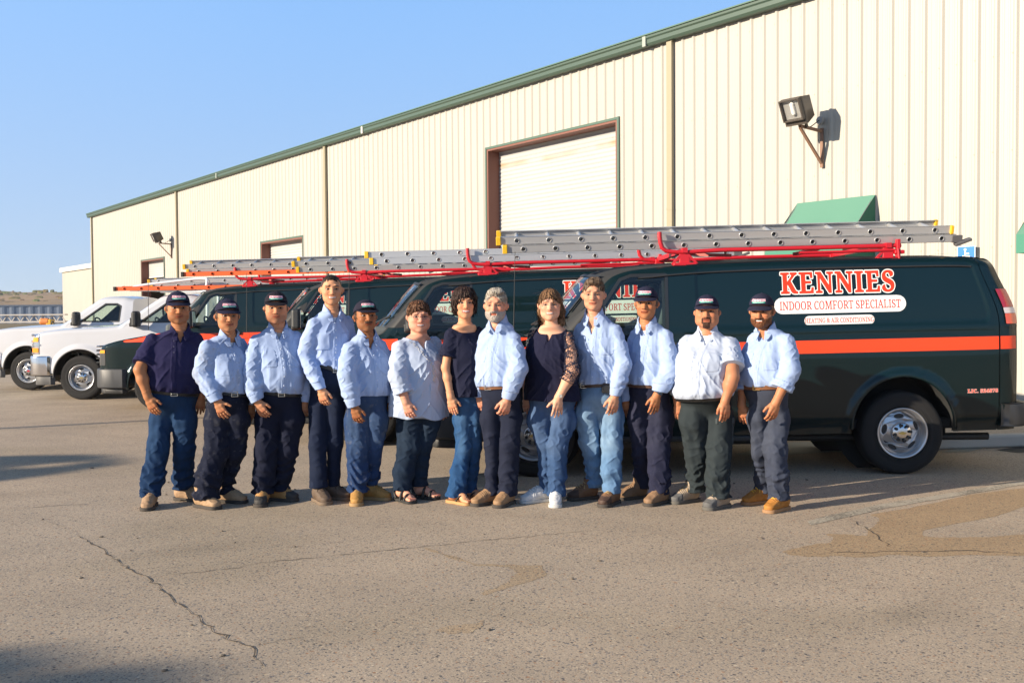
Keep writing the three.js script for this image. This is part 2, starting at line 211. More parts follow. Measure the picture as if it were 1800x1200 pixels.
{
  const z5 = (l) => l.map(([x, y]) => [x / 2.4, 700 + y / 2.4]), z6 = (l) => l.map(([x, y]) => [600 + x / 3, 850 + y / 3]), dirt = mat([0.075, 0.062, 0.05], 1), fine = mat([0.17, 0.145, 0.118], 1);
  const add = (l, w, s, m = dirt) => part('crack', crack(l, w, s), m, ground);
  add(z5([[310, 560], [345, 590], [410, 625], [445, 650], [500, 690], [560, 730], [620, 760], [660, 795], [730, 850], [830, 920], [960, 1015], [1060, 1050], [1065, 1090], [1140, 1140]]), 0.012, 1);
  add(z5([[1075, 1048], [1140, 1030], [1310, 1005]]), 0.010, 2); add(z5([[1300, 1100], [1310, 1060]]), 0.01, 3); add(z5([[920, 1190], [990, 1165], [1080, 1155]]), 0.01, 4, fine);
  add(z5([[640, 750], [880, 730], [1000, 715], [1100, 695], [1440, 660]]).concat(z6([[0, 378], [400, 335], [800, 295], [1100, 270], [1380, 240]])), 0.011, 5, fine);
  add(z5([[20, 545], [80, 520]]), 0.012, 6, fine); add(z5([[500, 680], [570, 668]]), 0.01, 7, fine); add(z5([[190, 520], [310, 560]]), 0.008, 14, fine);
  add(z7([[640, 600], [700, 590], [850, 592], [1000, 585], [1130, 585], [1300, 580], [1420, 585], [1600, 595], [1800, 600]]), 0.014, 8);
  add(z7([[790, 430], [830, 460], [865, 475], [900, 505], [940, 535], [990, 575]]), 0.013, 9); add(z7([[440, 655], [520, 640], [600, 630]]), 0.009, 10, fine); add(z7([[200, 690], [420, 660]]), 0.007, 11, fine);
  add(z5([[20, 468], [120, 462], [240, 452], [420, 445]]), 0.02, 12, fine); add(z5([[30, 130], [300, 128], [560, 110]]), 0.014, 13, fine);
}
{ // loose grit and leaf scraps on the asphalt
  const r = rng(77), g = []; for (let k = 0; k < 70; k++) { const p = V(-6 + r() * 11, 0.004, -4.2 - r() * 6), s = 0.004 + r() * 0.009; g.push(new THREE.IcosahedronGeometry(s, 0).scale(1 + r(), 0.6, 1).rotateY(r() * 6).translate(p.x, p.y, p.z)); }
  const m = part('grit', g, mat([0.16, 0.13, 0.1], 1), ground); m.userData.kind = 'stuff';
}

// ---- warehouse
const EAVE = 7.36, tCorner = wallHit(161, 450).t, tNear = -34;
const bigDoor = (() => { const a = wallHit(857, 264), b = wallHit(1087, 209); return { t0: b.t, t1: a.t, y: (a.y + b.y) / 2 }; })();
const midDoor = (() => { const a = wallHit(459.7, 427.5), b = wallHit(532.8, 415.5); return { t0: b.t, t1: a.t, y: (a.y + b.y) / 2 }; })();
const farDoor = (() => { const a = wallHit(248.6, 458.9), b = wallHit(288.3, 452.8); return { t0: b.t, t1: a.t, y: (a.y + b.y) / 2 }; })();
const doors = [bigDoor, midDoor, farDoor];
const cladding = new THREE.MeshStandardMaterial({ vertexColors: true, roughness: 0.5 });
const warehouse = base('warehouse', V(0, 0, 0), 'long cream ribbed metal warehouse with green gutter and roll-up doors behind the vans', 'warehouse');
function ribbed(t0, t1, y0fn, y1, o0, seed) { // ribbed steel sheet, a rib every 0.305 m
  const prof = []; const s = 0.305;
  for (let k = Math.floor(t0 / s) - 1; k * s < t1 + s; k++) { const c = k * s; for (const [dt, o] of [[-0.050, 0], [-0.016, 0.030], [0.016, 0.030], [0.050, 0], [0.085, 0], [0.093, 0.004], [0.117, 0.004], [0.125, 0], [0.18, 0], [0.188, 0.004], [0.212, 0.004], [0.22, 0]]) if (c + dt > t0 && c + dt < t1) prof.push([c + dt, o]); }
  prof.unshift([t0, 0]); prof.push([t1, 0]);
  for (const d of doors) for (const e of [d.t0, d.t1]) if (e > t0 && e < t1) { const i = prof.findIndex(([t]) => t > e); const a = prof[i - 1], b = prof[i]; prof.splice(i, 0, [e, lerp(a[1], b[1], (e - a[0]) / (b[0] - a[0]))]); }
  const pos = [], nor = [], col = [];
  for (let i = 0; i + 1 < prof.length; i++) {
    const [ta, oa] = prof[i], [tb, ob] = prof[i + 1], y0 = y0fn((ta + tb) / 2), n = WD.clone().multiplyScalar(-(ob - oa)).addScaledVector(WN, tb - ta).normalize();
    const cuts = [y0]; for (let y = Math.ceil(y0 + 0.1); y < y1; y += 1) cuts.push(y); cuts.push(y1);
    for (let q = 0; q + 1 < cuts.length; q++) {
      const A = W(ta, cuts[q], o0 + oa), Bq = W(tb, cuts[q], o0 + ob), C = W(tb, cuts[q + 1], o0 + ob), D = W(ta, cuts[q + 1], o0 + oa);
      for (const [p, t, y] of [[A, ta, cuts[q]], [C, tb, cuts[q + 1]], [Bq, tb, cuts[q]], [A, ta, cuts[q]], [D, ta, cuts[q + 1]], [C, tb, cuts[q + 1]]]) {
        pos.push(p.x, p.y, p.z); nor.push(n.x, n.y, n.z);
        const panelTone = 0.02 * (hash3(Math.floor(t / 0.915), 5, seed) - 0.5), st = 0.03 * fbm(t * 2.2, y * 0.35, seed), g = 0.98 + panelTone + st; col.push(0.40 * g, 0.384 * g, 0.343 * g);
      }
    }
  }
  const g = new THREE.BufferGeometry(); g.setAttribute('position', new THREE.Float32BufferAttribute(pos, 3)); g.setAttribute('normal', new THREE.Float32BufferAttribute(nor, 3)); g.setAttribute('color', new THREE.Float32BufferAttribute(col, 3)); return g;
}
const floorAt = (t) => { for (const d of doors) if (t > d.t0 && t < d.t1) return d.y; return 0; };
const spouts = [wallHit(163, 450).t, wallHit(312, 400).t, wallHit(574.5, 360).t, wallHit(1182, 240).t, -21];
for (let i = 0; i < spouts.length; i++) { const a = i + 1 < spouts.length ? spouts[i + 1] : tNear, b = i === 0 ? tCorner : spouts[i]; part('wall', ribbed(Math.min(a, b), Math.max(a, b), floorAt, EAVE, 0, i), cladding, warehouse); }
{ // the shell that keeps daylight out: back, ends, roof, floor of the hall, inner skin
  const cream = mat([0.7, 0.65, 0.53], 0.6), dark = mat([0.3, 0.28, 0.24], 0.8), D = 24;
  part('end_wall', wbox(tCorner - 0.12, tCorner, 0, EAVE, -D, -0.01), cream, warehouse); part('end_wall', wbox(tNear, tNear + 0.1, 0, EAVE, -D, -0.01), cream, warehouse);
  part('back_wall', wbox(tNear, tCorner, 0, EAVE, -D - 0.1, -D), cream, warehouse);
  part('roof', wbox(tNear, tCorner + 0.1, EAVE + 0.02, EAVE + 0.12, -D - 0.2, 0.06), mat([0.5, 0.5, 0.48], 0.6), warehouse);
  const green = mat([0.060, 0.098, 0.075], 0.45), shape = new THREE.Shape([[0.03, -0.11], [0.15, -0.11], [0.19, -0.06], [0.19, 0.02], [0.22, 0.05], [0.22, 0.10], [0.20, 0.10], [0.03, 0.10]].map(([a, b]) => new THREE.Vector2(a, b)));
  const L = tCorner - tNear + 0.25, g = new THREE.ExtrudeGeometry(shape, { depth: L, bevelEnabled: false }); g.applyMatrix4(new THREE.Matrix4().makeBasis(WN.clone(), V(0, 1, 0), WD.clone())); // out, up, away from the camera
  const p = W(tNear, EAVE + 0.02, 0); part('gutter', g.translate(p.x, p.y, p.z), green, warehouse);
  const fl = part('eave_trim', wbox(tNear, tCorner + 0.2, EAVE + 0.123, EAVE + 0.15, -0.2, 0.25), mat([0.08, 0.15, 0.11], 0.4), warehouse);
  const seam = mat([0.30, 0.34, 0.30], 0.5); for (const px of [1145, 645, 385]) { const t = wallHit(px, 120).t; part('gutter_joint', wbox(t - 0.05, t + 0.05, EAVE - 0.10, EAVE + 0.122, 0.19, 0.226), px === 645 ? mat([0.6, 0.6, 0.56], 0.5) : seam, warehouse); }
  const tan = mat([0.31, 0.275, 0.185], 0.5);
  for (const t of spouts) part('downspout', [wbox(t - 0.075, t + 0.075, 0.15, EAVE - 0.09, 0.034, 0.10), wbox(t - 0.08, t + 0.08, EAVE / 2, EAVE / 2 + 0.04, 0.034, 0.105)], tan, warehouse);
  part('corner_trim', wbox(tCorner - 0.02, tCorner + 0.09, 0, EAVE, -0.1, 0.04), mat([0.66, 0.60, 0.46], 0.5), warehouse);
  // roll-up doors
  const oxide = mat([0.19, 0.075, 0.052], 0.6), trimG = mat([0.07, 0.125, 0.095], 0.5), curtainM = new THREE.MeshStandardMaterial({ vertexColors: true, roughness: 0.45 });
  doors.forEach((d, i) => {
    const dp = i ? 0.34 : 0.36, bottom = i === 2 ? wallHit(270, 484).y : 0.02, door = new THREE.Group(); door.name = 'roll_up_door'; warehouse.add(door);
    door.userData.label = ['tall white roll-up door with brown jamb in the middle of the wall', 'smaller white roll-up door between the two far downspouts', 'half raised white roll-up door near the far end of the wall'][i];
    part('jamb', wbox(d.t1 - 0.06, d.t1 - 0.002, 0, d.y, -dp - 0.1, 0.03), oxide, door); part('jamb', wbox(d.t0 + 0.002, d.t0 + 0.06, 0, d.y, -dp - 0.1, 0.03), oxide, door);
    part('head', wbox(d.t0 + 0.06, d.t1 - 0.06, d.y - 0.05, d.y - 0.002, -dp - 0.1, 0.03), oxide, door);
    part('trim', [wbox(d.t1 - 0.002, d.t1 + 0.06, 0, d.y + 0.06, -0.02, 0.045), wbox(d.t0 - 0.06, d.t0 + 0.002, 0, d.y + 0.06, -0.02, 0.045), wbox(d.t0 + 0.003, d.t1 - 0.003, d.y, d.y + 0.058, -0.02, 0.043)], trimG, door);
    const pos = [], col = [], idx = []; let n = 0; const top = d.y - 0.03, pitch = 0.105;
    for (let y = bottom; y <= top + 1e-6; y += pitch / 6) { const ph = (y / pitch) % 1, o = -dp + 0.020 * Math.abs(Math.sin(ph * Math.PI)); for (const t of span(d.t0 + 0.055, d.t1 - 0.055, 40)) { const p = W(t, y, o); pos.push(p.x, p.y, p.z); const rust = i === 0 ? sstep(0.12, 0.0, Math.abs(y - (top - 0.42 - 0.05 * fbm(t * 0.8, 0, 3)))) * sstep(-0.3, 0.3, fbm(t * 0.9, 1, 4) + 0.25) : 0, g = 0.97 + 0.03 * fbm(t * 1.5, y * 1.5, i); col.push(0.42 * g, (0.425 - 0.12 * rust) * g, (0.418 - 0.22 * rust) * g); } n++; }
    for (let a = 0; a + 1 < n; a++) for (let b = 0; b < 40; b++) { const q = a * 41 + b; idx.push(q, q + 41, q + 1, q + 1, q + 41, q + 42); }
    const c = new THREE.BufferGeometry(); c.setAttribute('position', new THREE.Float32BufferAttribute(pos, 3)); c.setAttribute('color', new THREE.Float32BufferAttribute(col, 3)); c.setIndex(idx); c.computeVertexNormals(); part('curtain', c, curtainM, door);
    if (i === 2) part('bottom_bar', wbox(d.t0 + 0.06, d.t1 - 0.06, bottom - 0.08, bottom - 0.001, -dp - 0.02, -dp + 0.02), mat([0.5, 0.5, 0.48], 0.4), door);
  });
  const screw = []; const r = rng(5); for (let y = 1; y < EAVE; y += 1.5) for (let t = -16; t < 20; t += 0.305) if (y < EAVE && floorAt(t) < y) { screw.push(new THREE.CylinderGeometry(0.012, 0.012, 0.010, 5).rotateX(Math.PI / 2).rotateY(wallTurn).translate(...W(Math.round(t / 0.305) * 0.305 + 0.05, y, 0.004).toArray())); }
  const sc = part('screw', screw, mat([0.30, 0.27, 0.2], 0.5), warehouse); sc.userData.kind = 'stuff';
}
{ // lower wing beyond the far corner
  const w = base('warehouse_wing', V(0, 0, 0), 'low cream metal building adjoining the far left end of the warehouse', 'building'), t1 = wallHit(104, 500).t + 1, y = 4.35;
  part('wall', [ribbed(tCorner + 0.12, t1, () => 0, y, -0.4, 9)], cladding, w); part('end_wall', wbox(t1 - 0.1, t1 - 0.002, 0, y, -12, -0.41), mat([0.7, 0.65, 0.53], 0.6), w);
  part('fascia', wbox(tCorner + 0.12, t1 + 0.1, y, y + 0.28, -12, -0.25), mat([0.72, 0.68, 0.58], 0.5), w);
}
// ---- floodlights on the wall
function floodlight(hx, hy, wx, wy, label, out, k, yaw) {
  const wl = wallHit(wx, wy), P = W(wl.t, wl.y, 0), g = base('floodlight', P, label, 'floodlight', 'floodlights on the warehouse wall'); g.rotation.y = wallTurn;
  const bronze = mat([0.075, 0.062, 0.052], 0.5), rust = mat([0.23, 0.13, 0.085], 0.7);
  part('junction_box', new THREE.CylinderGeometry(0.07, 0.075, 0.05, 16).rotateX(Math.PI / 2).translate(-0.02, 0.52, 0.075), mat([0.3, 0.3, 0.3], 0.5), g);
  part('bracket', [beam(V(0, 0.32, 0.03), V(-0.02, 0.36, out), 0.04, 0.05), beam(V(0, -0.30, 0.02), V(-0.02, 0.33, out), 0.05, 0.035), box(0.06, 0.72, 0.03, 0, 0.02, 0.05)], rust, g);
  const head = new THREE.Group(); head.name = 'lamp_head'; head.position.set(-0.02, 0.66, out + 0.02); head.rotation.set(0.42, yaw, 0, 'YXZ'); g.add(head);
  part('housing', [rbox(0.44, 0.50, 0.06, 0.02, 0, 0.0, 0.16), new THREE.CylinderGeometry(0.31, 0.24, 0.3, 4, 1).rotateY(Math.PI / 4).rotateX(Math.PI / 2).scale(1, 1.12, 1).translate(0, 0, 0), box(0.44, 0.10, 0.02, 0, -0.19, 0.195)], bronze, head);
  part('reflector', [box(0.36, 0.33, 0.004, 0, 0.045, 0.192)], mat([0.5, 0.5, 0.48], 0.4, 0.5), head);
  part('lamp_tube', new THREE.CapsuleGeometry(0.045, 0.16, 4, 12).translate(0.02, 0.06, 0.21), mat([0.8, 0.8, 0.78], 0.2), head);
  part('glass', box(0.38, 0.35, 0.006, 0, 0.045, 0.262), new THREE.MeshPhysicalMaterial({ color: 0xffffff, transmission: 1, thickness: 0, roughness: 0.08 }), head);
  part('lens_rim', [box(0.42, 0.022, 0.08, 0, 0.232, 0.225), box(0.42, 0.022, 0.08, 0, -0.14, 0.225), box(0.022, 0.35, 0.08, 0.2, 0.045, 0.225), box(0.022, 0.35, 0.08, -0.2, 0.045, 0.225)], bronze, head);
  for (const x of [-0.08, 0.06]) part('yoke_arm', box(0.03, 0.16, 0.05, x, -0.28, 0.0), bronze, head);
  part('cable', tube([V(-0.02, 0.52, 0.10), V(-0.1, 0.40, 0.25), V(-0.12, 0.36, 0.4), V(-0.04, 0.42, out - 0.02)], 0.009, 6), mat([0.02, 0.02, 0.02], 0.5), g);
}
floodlight(1405, 193, 1448, 262, 'large bronze floodlight on a rusty arm, high on the near wall above the awning', 0.66, 1, 0.02);
floodlight(283, 420, 302, 441, 'small distant floodlight on the wall beside the far downspout', 0.62, 1, -0.1);
// ---- awnings, sign, wheel stop
function awning(t0, t1, yTop, drop, out, label) {
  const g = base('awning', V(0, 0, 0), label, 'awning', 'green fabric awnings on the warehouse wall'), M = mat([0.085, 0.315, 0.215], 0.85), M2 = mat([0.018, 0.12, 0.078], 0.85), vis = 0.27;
  const quadGeo = (a, b, c, d) => { const q = new THREE.BufferGeometry().setFromPoints([a, b, c, a, c, d]); q.computeVertexNormals(); return q; };
  const sag = (t) => 0.012 * Math.sin((t - t0) / (t1 - t0) * Math.PI * 4);
  const ts = span(t0, t1, 24), roofG = []; for (let i = 0; i + 1 < ts.length; i++) for (let k = 0; k < 6; k++) { const f = (t, s) => W(t, yTop - drop * s - 0.03 * Math.sin(s * Math.PI) + sag(t) * Math.sin(s * Math.PI), 0.05 + out * s); roofG.push(quadGeo(f(ts[i + 1], k / 6), f(ts[i + 1], (k + 1) / 6), f(ts[i], (k + 1) / 6), f(ts[i], k / 6))); }
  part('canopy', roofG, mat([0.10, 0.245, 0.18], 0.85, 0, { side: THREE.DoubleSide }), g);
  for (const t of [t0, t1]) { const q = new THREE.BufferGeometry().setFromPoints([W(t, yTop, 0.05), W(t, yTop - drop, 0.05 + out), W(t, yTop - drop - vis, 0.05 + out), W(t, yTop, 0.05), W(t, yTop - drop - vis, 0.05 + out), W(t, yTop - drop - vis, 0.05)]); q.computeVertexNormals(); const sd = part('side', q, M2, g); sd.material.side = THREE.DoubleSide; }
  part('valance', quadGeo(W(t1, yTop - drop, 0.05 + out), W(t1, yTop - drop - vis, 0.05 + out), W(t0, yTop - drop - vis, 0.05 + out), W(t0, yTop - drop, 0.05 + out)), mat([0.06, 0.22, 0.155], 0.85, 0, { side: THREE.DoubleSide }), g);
  part('frame', [rod(W(t0 + 0.02, yTop - 0.02, 0.05), W(t0 + 0.02, yTop - drop - 0.02, 0.03 + out), 0.012), rod(W(t1 - 0.02, yTop - 0.02, 0.05), W(t1 - 0.02, yTop - drop - 0.02, 0.03 + out), 0.012), rod(W(t0, yTop - drop - 0.02, out + 0.03), W(t1, yTop - drop - 0.02, out + 0.03), 0.012)], mat([0.5, 0.5, 0.5], 0.4, 1), g);
}
{
  const a = wallHit(1405, 357), b = wallHit(1542, 343); awning(b.t, a.t, (a.y + b.y) / 2, 0.95, 0.95, 'green fabric awning with sloping top rising behind the nearest van ladder');
  const c = at(1787, 412, 14.4), tt = (c.x - W0.x) * WD.x + (c.z - W0.z) * WD.z, oo = (c.x - W0.x) * WN.x + (c.z - W0.z) * WN.z; awning(tt - 3, tt, c.y + 0.95, 0.95, Math.max(0.5, oo - 0.05), 'green awning cut off by the right edge of the photograph');
}
{
  const h = wallHit(1705, 447), p = W(h.t, h.y - 0.02, 0.1), g = base('accessible_parking_sign', p, 'blue accessible parking sign on the wall just above the nearest van roof', 'sign'); g.rotation.y = wallTurn;
  const t = canvasTex(256, 256, (x) => { x.fillStyle = '#1673c8'; x.fillRect(0, 0, 256, 256); x.strokeStyle = '#f4f6f8'; x.lineWidth = 6; x.strokeRect(6, 6, 244, 244); x.fillStyle = '#f4f6f8'; x.beginPath(); x.arc(112, 48, 17, 0, 7); x.fill(); x.lineWidth = 19; x.lineJoin = 'round'; x.lineCap = 'round'; x.beginPath(); x.moveTo(112, 74); x.lineTo(116, 140); x.lineTo(168, 140); x.lineTo(190, 200); x.lineTo(208, 194); x.stroke(); x.beginPath(); x.moveTo(114, 104); x.lineTo(160, 104); x.stroke(); x.lineWidth = 15; x.beginPath(); x.arc(122, 168, 52, 2.0 - 2.9 + 1.2, 3.9, false); x.stroke(); });
  part('plate', new THREE.PlaneGeometry(0.305, 0.305).translate(0, 0, 0.004), new THREE.MeshStandardMaterial({ map: t, roughness: 0.4 }), g);
  part('backing', rbox(0.308, 0.308, 0.006, 0.002), mat([0.6, 0.6, 0.6], 0.4, 1), g); part('post', box(0.05, 2.6, 0.05, 0, -1.15, -0.035), mat([0.45, 0.45, 0.44], 0.5, 1), g);
}
{ const a = onGround(1672, 787), g = rbox(1.8, 0.14, 0.16, 0.03).rotateY(0.15).translate(0.15, 0.072, 0); thing('wheel_stop', g, mat([0.42, 0.40, 0.36], 0.9), V(a.x + 0.1, 0, a.z), 'low concrete wheel stop on the asphalt behind the rear wheel of the nearest van', 'wheel stop'); }

// ---- far left: hills, container, yard clutter
{
  const pos = [], col = [], idx = [], nx = 120, nz = 14;
  for (let j = 0; j <= nz; j++) for (let i = 0; i <= nx; i++) { const x = -700 + i * 7, s = j / nz, z = -380 - s * 260, rough = fbm(x * 0.02, 0, z * 0.02), h = s * 15.5 * (1 + 0.10 * fbm(x * 0.012, 4, 1)) + rough * 1.4 * s + (s > 0.35 && s < 0.6 ? 1.2 : 0) + 0.6; pos.push(x, h, z); const g = 0.85 + 0.4 * fbm(x * 0.05, 2, z * 0.06), b = sstep(0.1, 0.5, fbm(x * 0.08, 8, z * 0.03)); col.push(lerp(0.34, 0.23, b) * g, lerp(0.215, 0.155, b) * g, lerp(0.105, 0.080, b) * g); }
  for (let j = 0; j < nz; j++) for (let i = 0; i < nx; i++) { const a = j * (nx + 1) + i; idx.push(a, a + 1, a + nx + 2, a, a + nx + 2, a + nx + 1); }
  const g = new THREE.BufferGeometry(); g.setAttribute('position', new THREE.Float32BufferAttribute(pos, 3)); g.setAttribute('color', new THREE.Float32BufferAttribute(col, 3)); g.setIndex(idx); g.computeVertexNormals(); struct('hills', g, new THREE.MeshStandardMaterial({ vertexColors: true, roughness: 1 }));
  const r = rng(31), bush = new THREE.IcosahedronGeometry(1, 1), p = bush.attributes.position; for (let i = 0; i < p.count; i++) { const k = 1 + 0.35 * vnoise(p.getX(i) * 2.3, p.getY(i) * 2.3, p.getZ(i) * 2.3); p.setXYZ(i, p.getX(i) * k, p.getY(i) * k, p.getZ(i) * k); } bush.computeVertexNormals();
  const N = 420, im = new THREE.InstancedMesh(bush, mat([0.13, 0.12, 0.06], 1), N), m = new THREE.Matrix4(), c = new THREE.Color();
  for (let k = 0; k < N; k++) { const x = -420 + r() * 290, s = Math.pow(r(), 0.5), z = -380 - s * 260, y = s * 15.5 + (s > 0.35 && s < 0.6 ? 1.2 : 0) + 0.6, w = 0.5 + r() * 1.3; m.makeScale(w * (1 + r()), w, w).setPosition(x, y, z); im.setMatrixAt(k, m); im.setColorAt(k, c.setRGB(0.7 + r() * 0.6, 0.7 + r() * 0.5, 0.6 + r() * 0.4)); }
  im.name = 'shrubs'; im.userData = { kind: 'stuff', label: 'dry scattered shrubs along the brow of the tan hill', category: 'shrubs' }; scene.add(shadowed(im));
}
{
  const P = at(20, 556, 120), g = base('shipping_container', V(P.x, 0, P.z), 'long dark blue corrugated container in front of the tan hill at far left', 'container'), pts = []; g.rotation.y = 0.06;
  const L = 12.2; for (let i = 0; i <= 44; i++) { const x = -L / 2 + L * i / 44, k = i % 4; pts.push([x, k === 0 || k === 1 ? 0 : -0.06]); }
  const sh = new THREE.Shape([...pts.map(([x, z]) => new THREE.Vector2(x, z)), new THREE.Vector2(L / 2, 2.4), new THREE.Vector2(-L / 2, 2.4)]); part('wall', new THREE.ExtrudeGeometry(sh, { depth: 2.3, bevelEnabled: false }).rotateX(-Math.PI / 2).translate(0, 0.2, 0), mat([0.060, 0.095, 0.16], 0.6, 0, { side: THREE.DoubleSide }), g);
  part('frame', [box(L + 0.1, 0.2, 2.6, 0, 2.6, -1.2), box(L + 0.1, 0.18, 2.6, 0, 0.1, -1.2), box(0.16, 2.6, 0.16, -L / 2, 1.3, 0.05), box(0.16, 2.6, 0.16, L / 2, 1.3, 0.05)], mat([0.05, 0.08, 0.135], 0.6), g);
}
{
  const P = at(40, 565, 62), g = base('steel_truss', V(P.x, 0, P.z), 'pale grey steel truss girder lying on dark blocks at far left', 'girder'), c = mat([0.42, 0.40, 0.38], 0.7), b = [], d = [];
  for (let i = 0; i < 9; i++) { const x = -2.4 + i * 0.56; d.push(beam(V(x, 1.1, 0), V(x + 0.28, 1.5, 0), 0.05, 0.05), beam(V(x + 0.28, 1.5, 0), V(x + 0.56, 1.1, 0), 0.05, 0.05)); }
  part('chord', [box(5.4, 0.10, 0.4, 0, 1.08, 0), box(5.4, 0.08, 0.4, 0, 1.52, 0)], c, g); part('diagonal', d, c, g); part('blocks', [rbox(5.0, 0.98, 0.9, 0.08, 0, 0.5, -0.1)], mat([0.13, 0.12, 0.10], 0.9), g);
}
{
  const P = at(84, 570, 34), g = base('yellow_machine', V(P.x, 0, P.z), 'small yellow and orange yard machine behind the hood of the leftmost truck', 'machine');
  part('body', [rbox(0.5, 0.5, 0.5, 0.08, 0, 1.0, 0), rbox(0.28, 0.24, 0.4, 0.06, 0.1, 1.36, 0)], mat([0.62, 0.36, 0.03], 0.5), g); part('tank', new THREE.CapsuleGeometry(0.12, 0.3, 4, 12).rotateZ(1.57).translate(-0.12, 1.4, 0.1), mat([0.6, 0.2, 0.05], 0.5), g); part('stand', [rbox(0.7, 0.75, 0.6, 0.03, 0, 0.38, 0)], mat([0.2, 0.19, 0.18], 0.8), g);
  g.scale.set(0.7, 0.93, 0.7); part('hose', tube([V(0.2, 1.2, 0.2), V(0.32, 1.42, 0.22), V(0.4, 1.2, 0.2), V(0.42, 0.8, 0.2)], 0.03, 6), mat([0.04, 0.04, 0.04], 0.6), g);
}
// ---- what stands beside the camera to the left and throws the long shadows on the asphalt
function tree(x, z, h, cw, ch, seed, label) {
  const g = base('tree', V(x, 0, z), label, 'tree', 'trees left of the yard that throw the long shadows'), r = rng(seed), bark = mat([0.12, 0.09, 0.06], 0.95), limbs = [], leaf = [], hc = h - ch / 2;
  for (let k = 0; k < 9; k++) { const a = r() * 6.28, b = V(Math.cos(a) * cw * 0.35 * r(), hc + (r() - 0.3) * ch * 0.5, Math.sin(a) * cw * 0.35 * r()); limbs.push(rod(V(0, hc - ch * 0.45 + r() * 0.3, 0), b, 0.05, 6, 0.015)); }
  part('trunk', [rod(V(0, 0, 0), V(0.05, hc, 0.02), 0.13, 10, 0.06), ...limbs], bark, g);
  const pos = [], nor = []; for (let k = 0; k < 9500; k++) { let x, y, z; do { x = r() * 2 - 1; y = r() * 2 - 1; z = r() * 2 - 1; } while (x * x + y * y + z * z > 1 || vnoise(x * 2.2 + seed, y * 2.2, z * 2.2) < -0.25); const c = V(x * cw / 2, hc + y * ch / 2, z * cw / 2), d = V(r() - 0.5, r() - 0.5, r() - 0.5).normalize(), e = V(r() - 0.5, r() - 0.5, r() - 0.5).cross(d).normalize(), s = (0.04 + r() * 0.05) * (cw > 2.4 ? 1.35 : 1), n = d.clone().cross(e); const A = c.clone().addScaledVector(d, s), Bq = c.clone().addScaledVector(e, s * 0.5), C = c.clone().addScaledVector(d, -s), D = c.clone().addScaledVector(e, -s * 0.5); for (const q of [A, Bq, C, A, C, D]) { pos.push(q.x, q.y, q.z); nor.push(n.x, n.y, n.z); } }
  const lg = new THREE.BufferGeometry(); lg.setAttribute('position', new THREE.Float32BufferAttribute(pos, 3)); lg.setAttribute('normal', new THREE.Float32BufferAttribute(nor, 3)); part('crown', lg, mat([0.06, 0.09, 0.03], 0.8, 0, { side: THREE.DoubleSide }), g);
}
const castAt = (x, z, h) => V(x + SUN_AZ[0] * h / Math.tan(SUN_EL), 0, z + SUN_AZ[1] * h / Math.tan(SUN_EL));
const castFrom = (px, py, h) => { const p = onGround(px, py), D = h / Math.tan(SUN_EL); return V(p.x + SUN_AZ[0] * D, 0, p.z + SUN_AZ[1] * D); };
{
  const a = castAt(-6.5, -6.7, 4.25); tree(a.x, a.z, 5.0, 2.2, 1.5, 21, 'slim small-leaved tree far left whose shadow band lies left of the line of people');
  const b = castAt(-4.1, 0.15, 4.7); tree(b.x, b.z, 5.6, 2.6, 1.8, 22, 'round bushy tree left of the camera shading the bottom left corner of the asphalt');
  const c = castFrom(150, 806, 6.5), p = base('utility_pole', V(c.x, 0, c.z), 'wooden utility pole left of the yard throwing the thin shadow line', 'utility pole');
  part('post', rod(V(0, 0, 0), V(0, 8, 0), 0.09, 10, 0.06), mat([0.12, 0.085, 0.06], 0.95), p); part('crossarm', box(0.1, 0.12, 1.6, 0, 7.6, 0), mat([0.13, 0.1, 0.07], 0.95), p); for (const z of [-0.65, 0.65]) part('insulator', new THREE.CylinderGeometry(0.04, 0.05, 0.14, 10).translate(0, 7.73, z), mat([0.3, 0.3, 0.3], 0.3), p);
}
// ================================================================ vehicles
// a body is lofted: at each station u (metres behind the nose) a half section runs up the side (v 0..0.62), round the shoulder (..0.78) and over the top (..1)
function table(rows) { return (x) => { if (x <= rows[0][0]) return rows[0][1]; for (let i = 1; i < rows.length; i++) if (x <= rows[i][0]) { const [a, p] = rows[i - 1], [b, q] = rows[i], m0 = i > 1 ? (q - rows[i - 2][1]) / (b - rows[i - 2][0]) : (q - p) / (b - a), m1 = i + 1 < rows.length ? (rows[i + 1][1] - p) / (rows[i + 1][0] - a) : (q - p) / (b - a), t = (x - a) / (b - a), h = b - a; return p * (2 * t ** 3 - 3 * t * t + 1) + m0 * h * (t ** 3 - 2 * t * t + t) + q * (3 * t * t - 2 * t ** 3) + m1 * h * (t ** 3 - t * t); } return rows[rows.length - 1][1]; }; }
function loft(o) { // o: H, W, K tables, sill, and bend(x, y, z) for creases, flares, rake
  return (side) => (u, v) => {
    const H = o.H(u), Wd = o.W(u), rc = o.rc(u), rz = o.rz(u), cr = o.crown(u), ye = H - cr - rc; let y, z;
    if (v <= 0.62) { y = lerp(o.sill, ye, v / 0.62); z = Wd * o.K(y); }
    else { const zs = Wd * o.K(ye); if (v <= 0.78) { const a = (v - 0.62) / 0.16 * Math.PI / 2; z = zs - rz + rz * Math.cos(a); y = ye + rc * Math.sin(a); } else { z = (zs - rz) * (1 - (v - 0.78) / 0.22); y = H - cr + cr * (1 - (z / (zs - rz)) ** 2); } }
    const p = o.bend(u, y, z); return V(p[0], p[1], side * p[2]);
  };
}
const vsList = [...span(0, 0.62, 52), ...span(0.62, 0.78, 10).slice(1), ...span(0.78, 1, 14).slice(1)];
const glassM = (tint) => new THREE.MeshPhysicalMaterial({ color: new THREE.Color().setRGB(...tint), transmission: 1, thickness: 0, roughness: 0.02, ior: 1.5 });
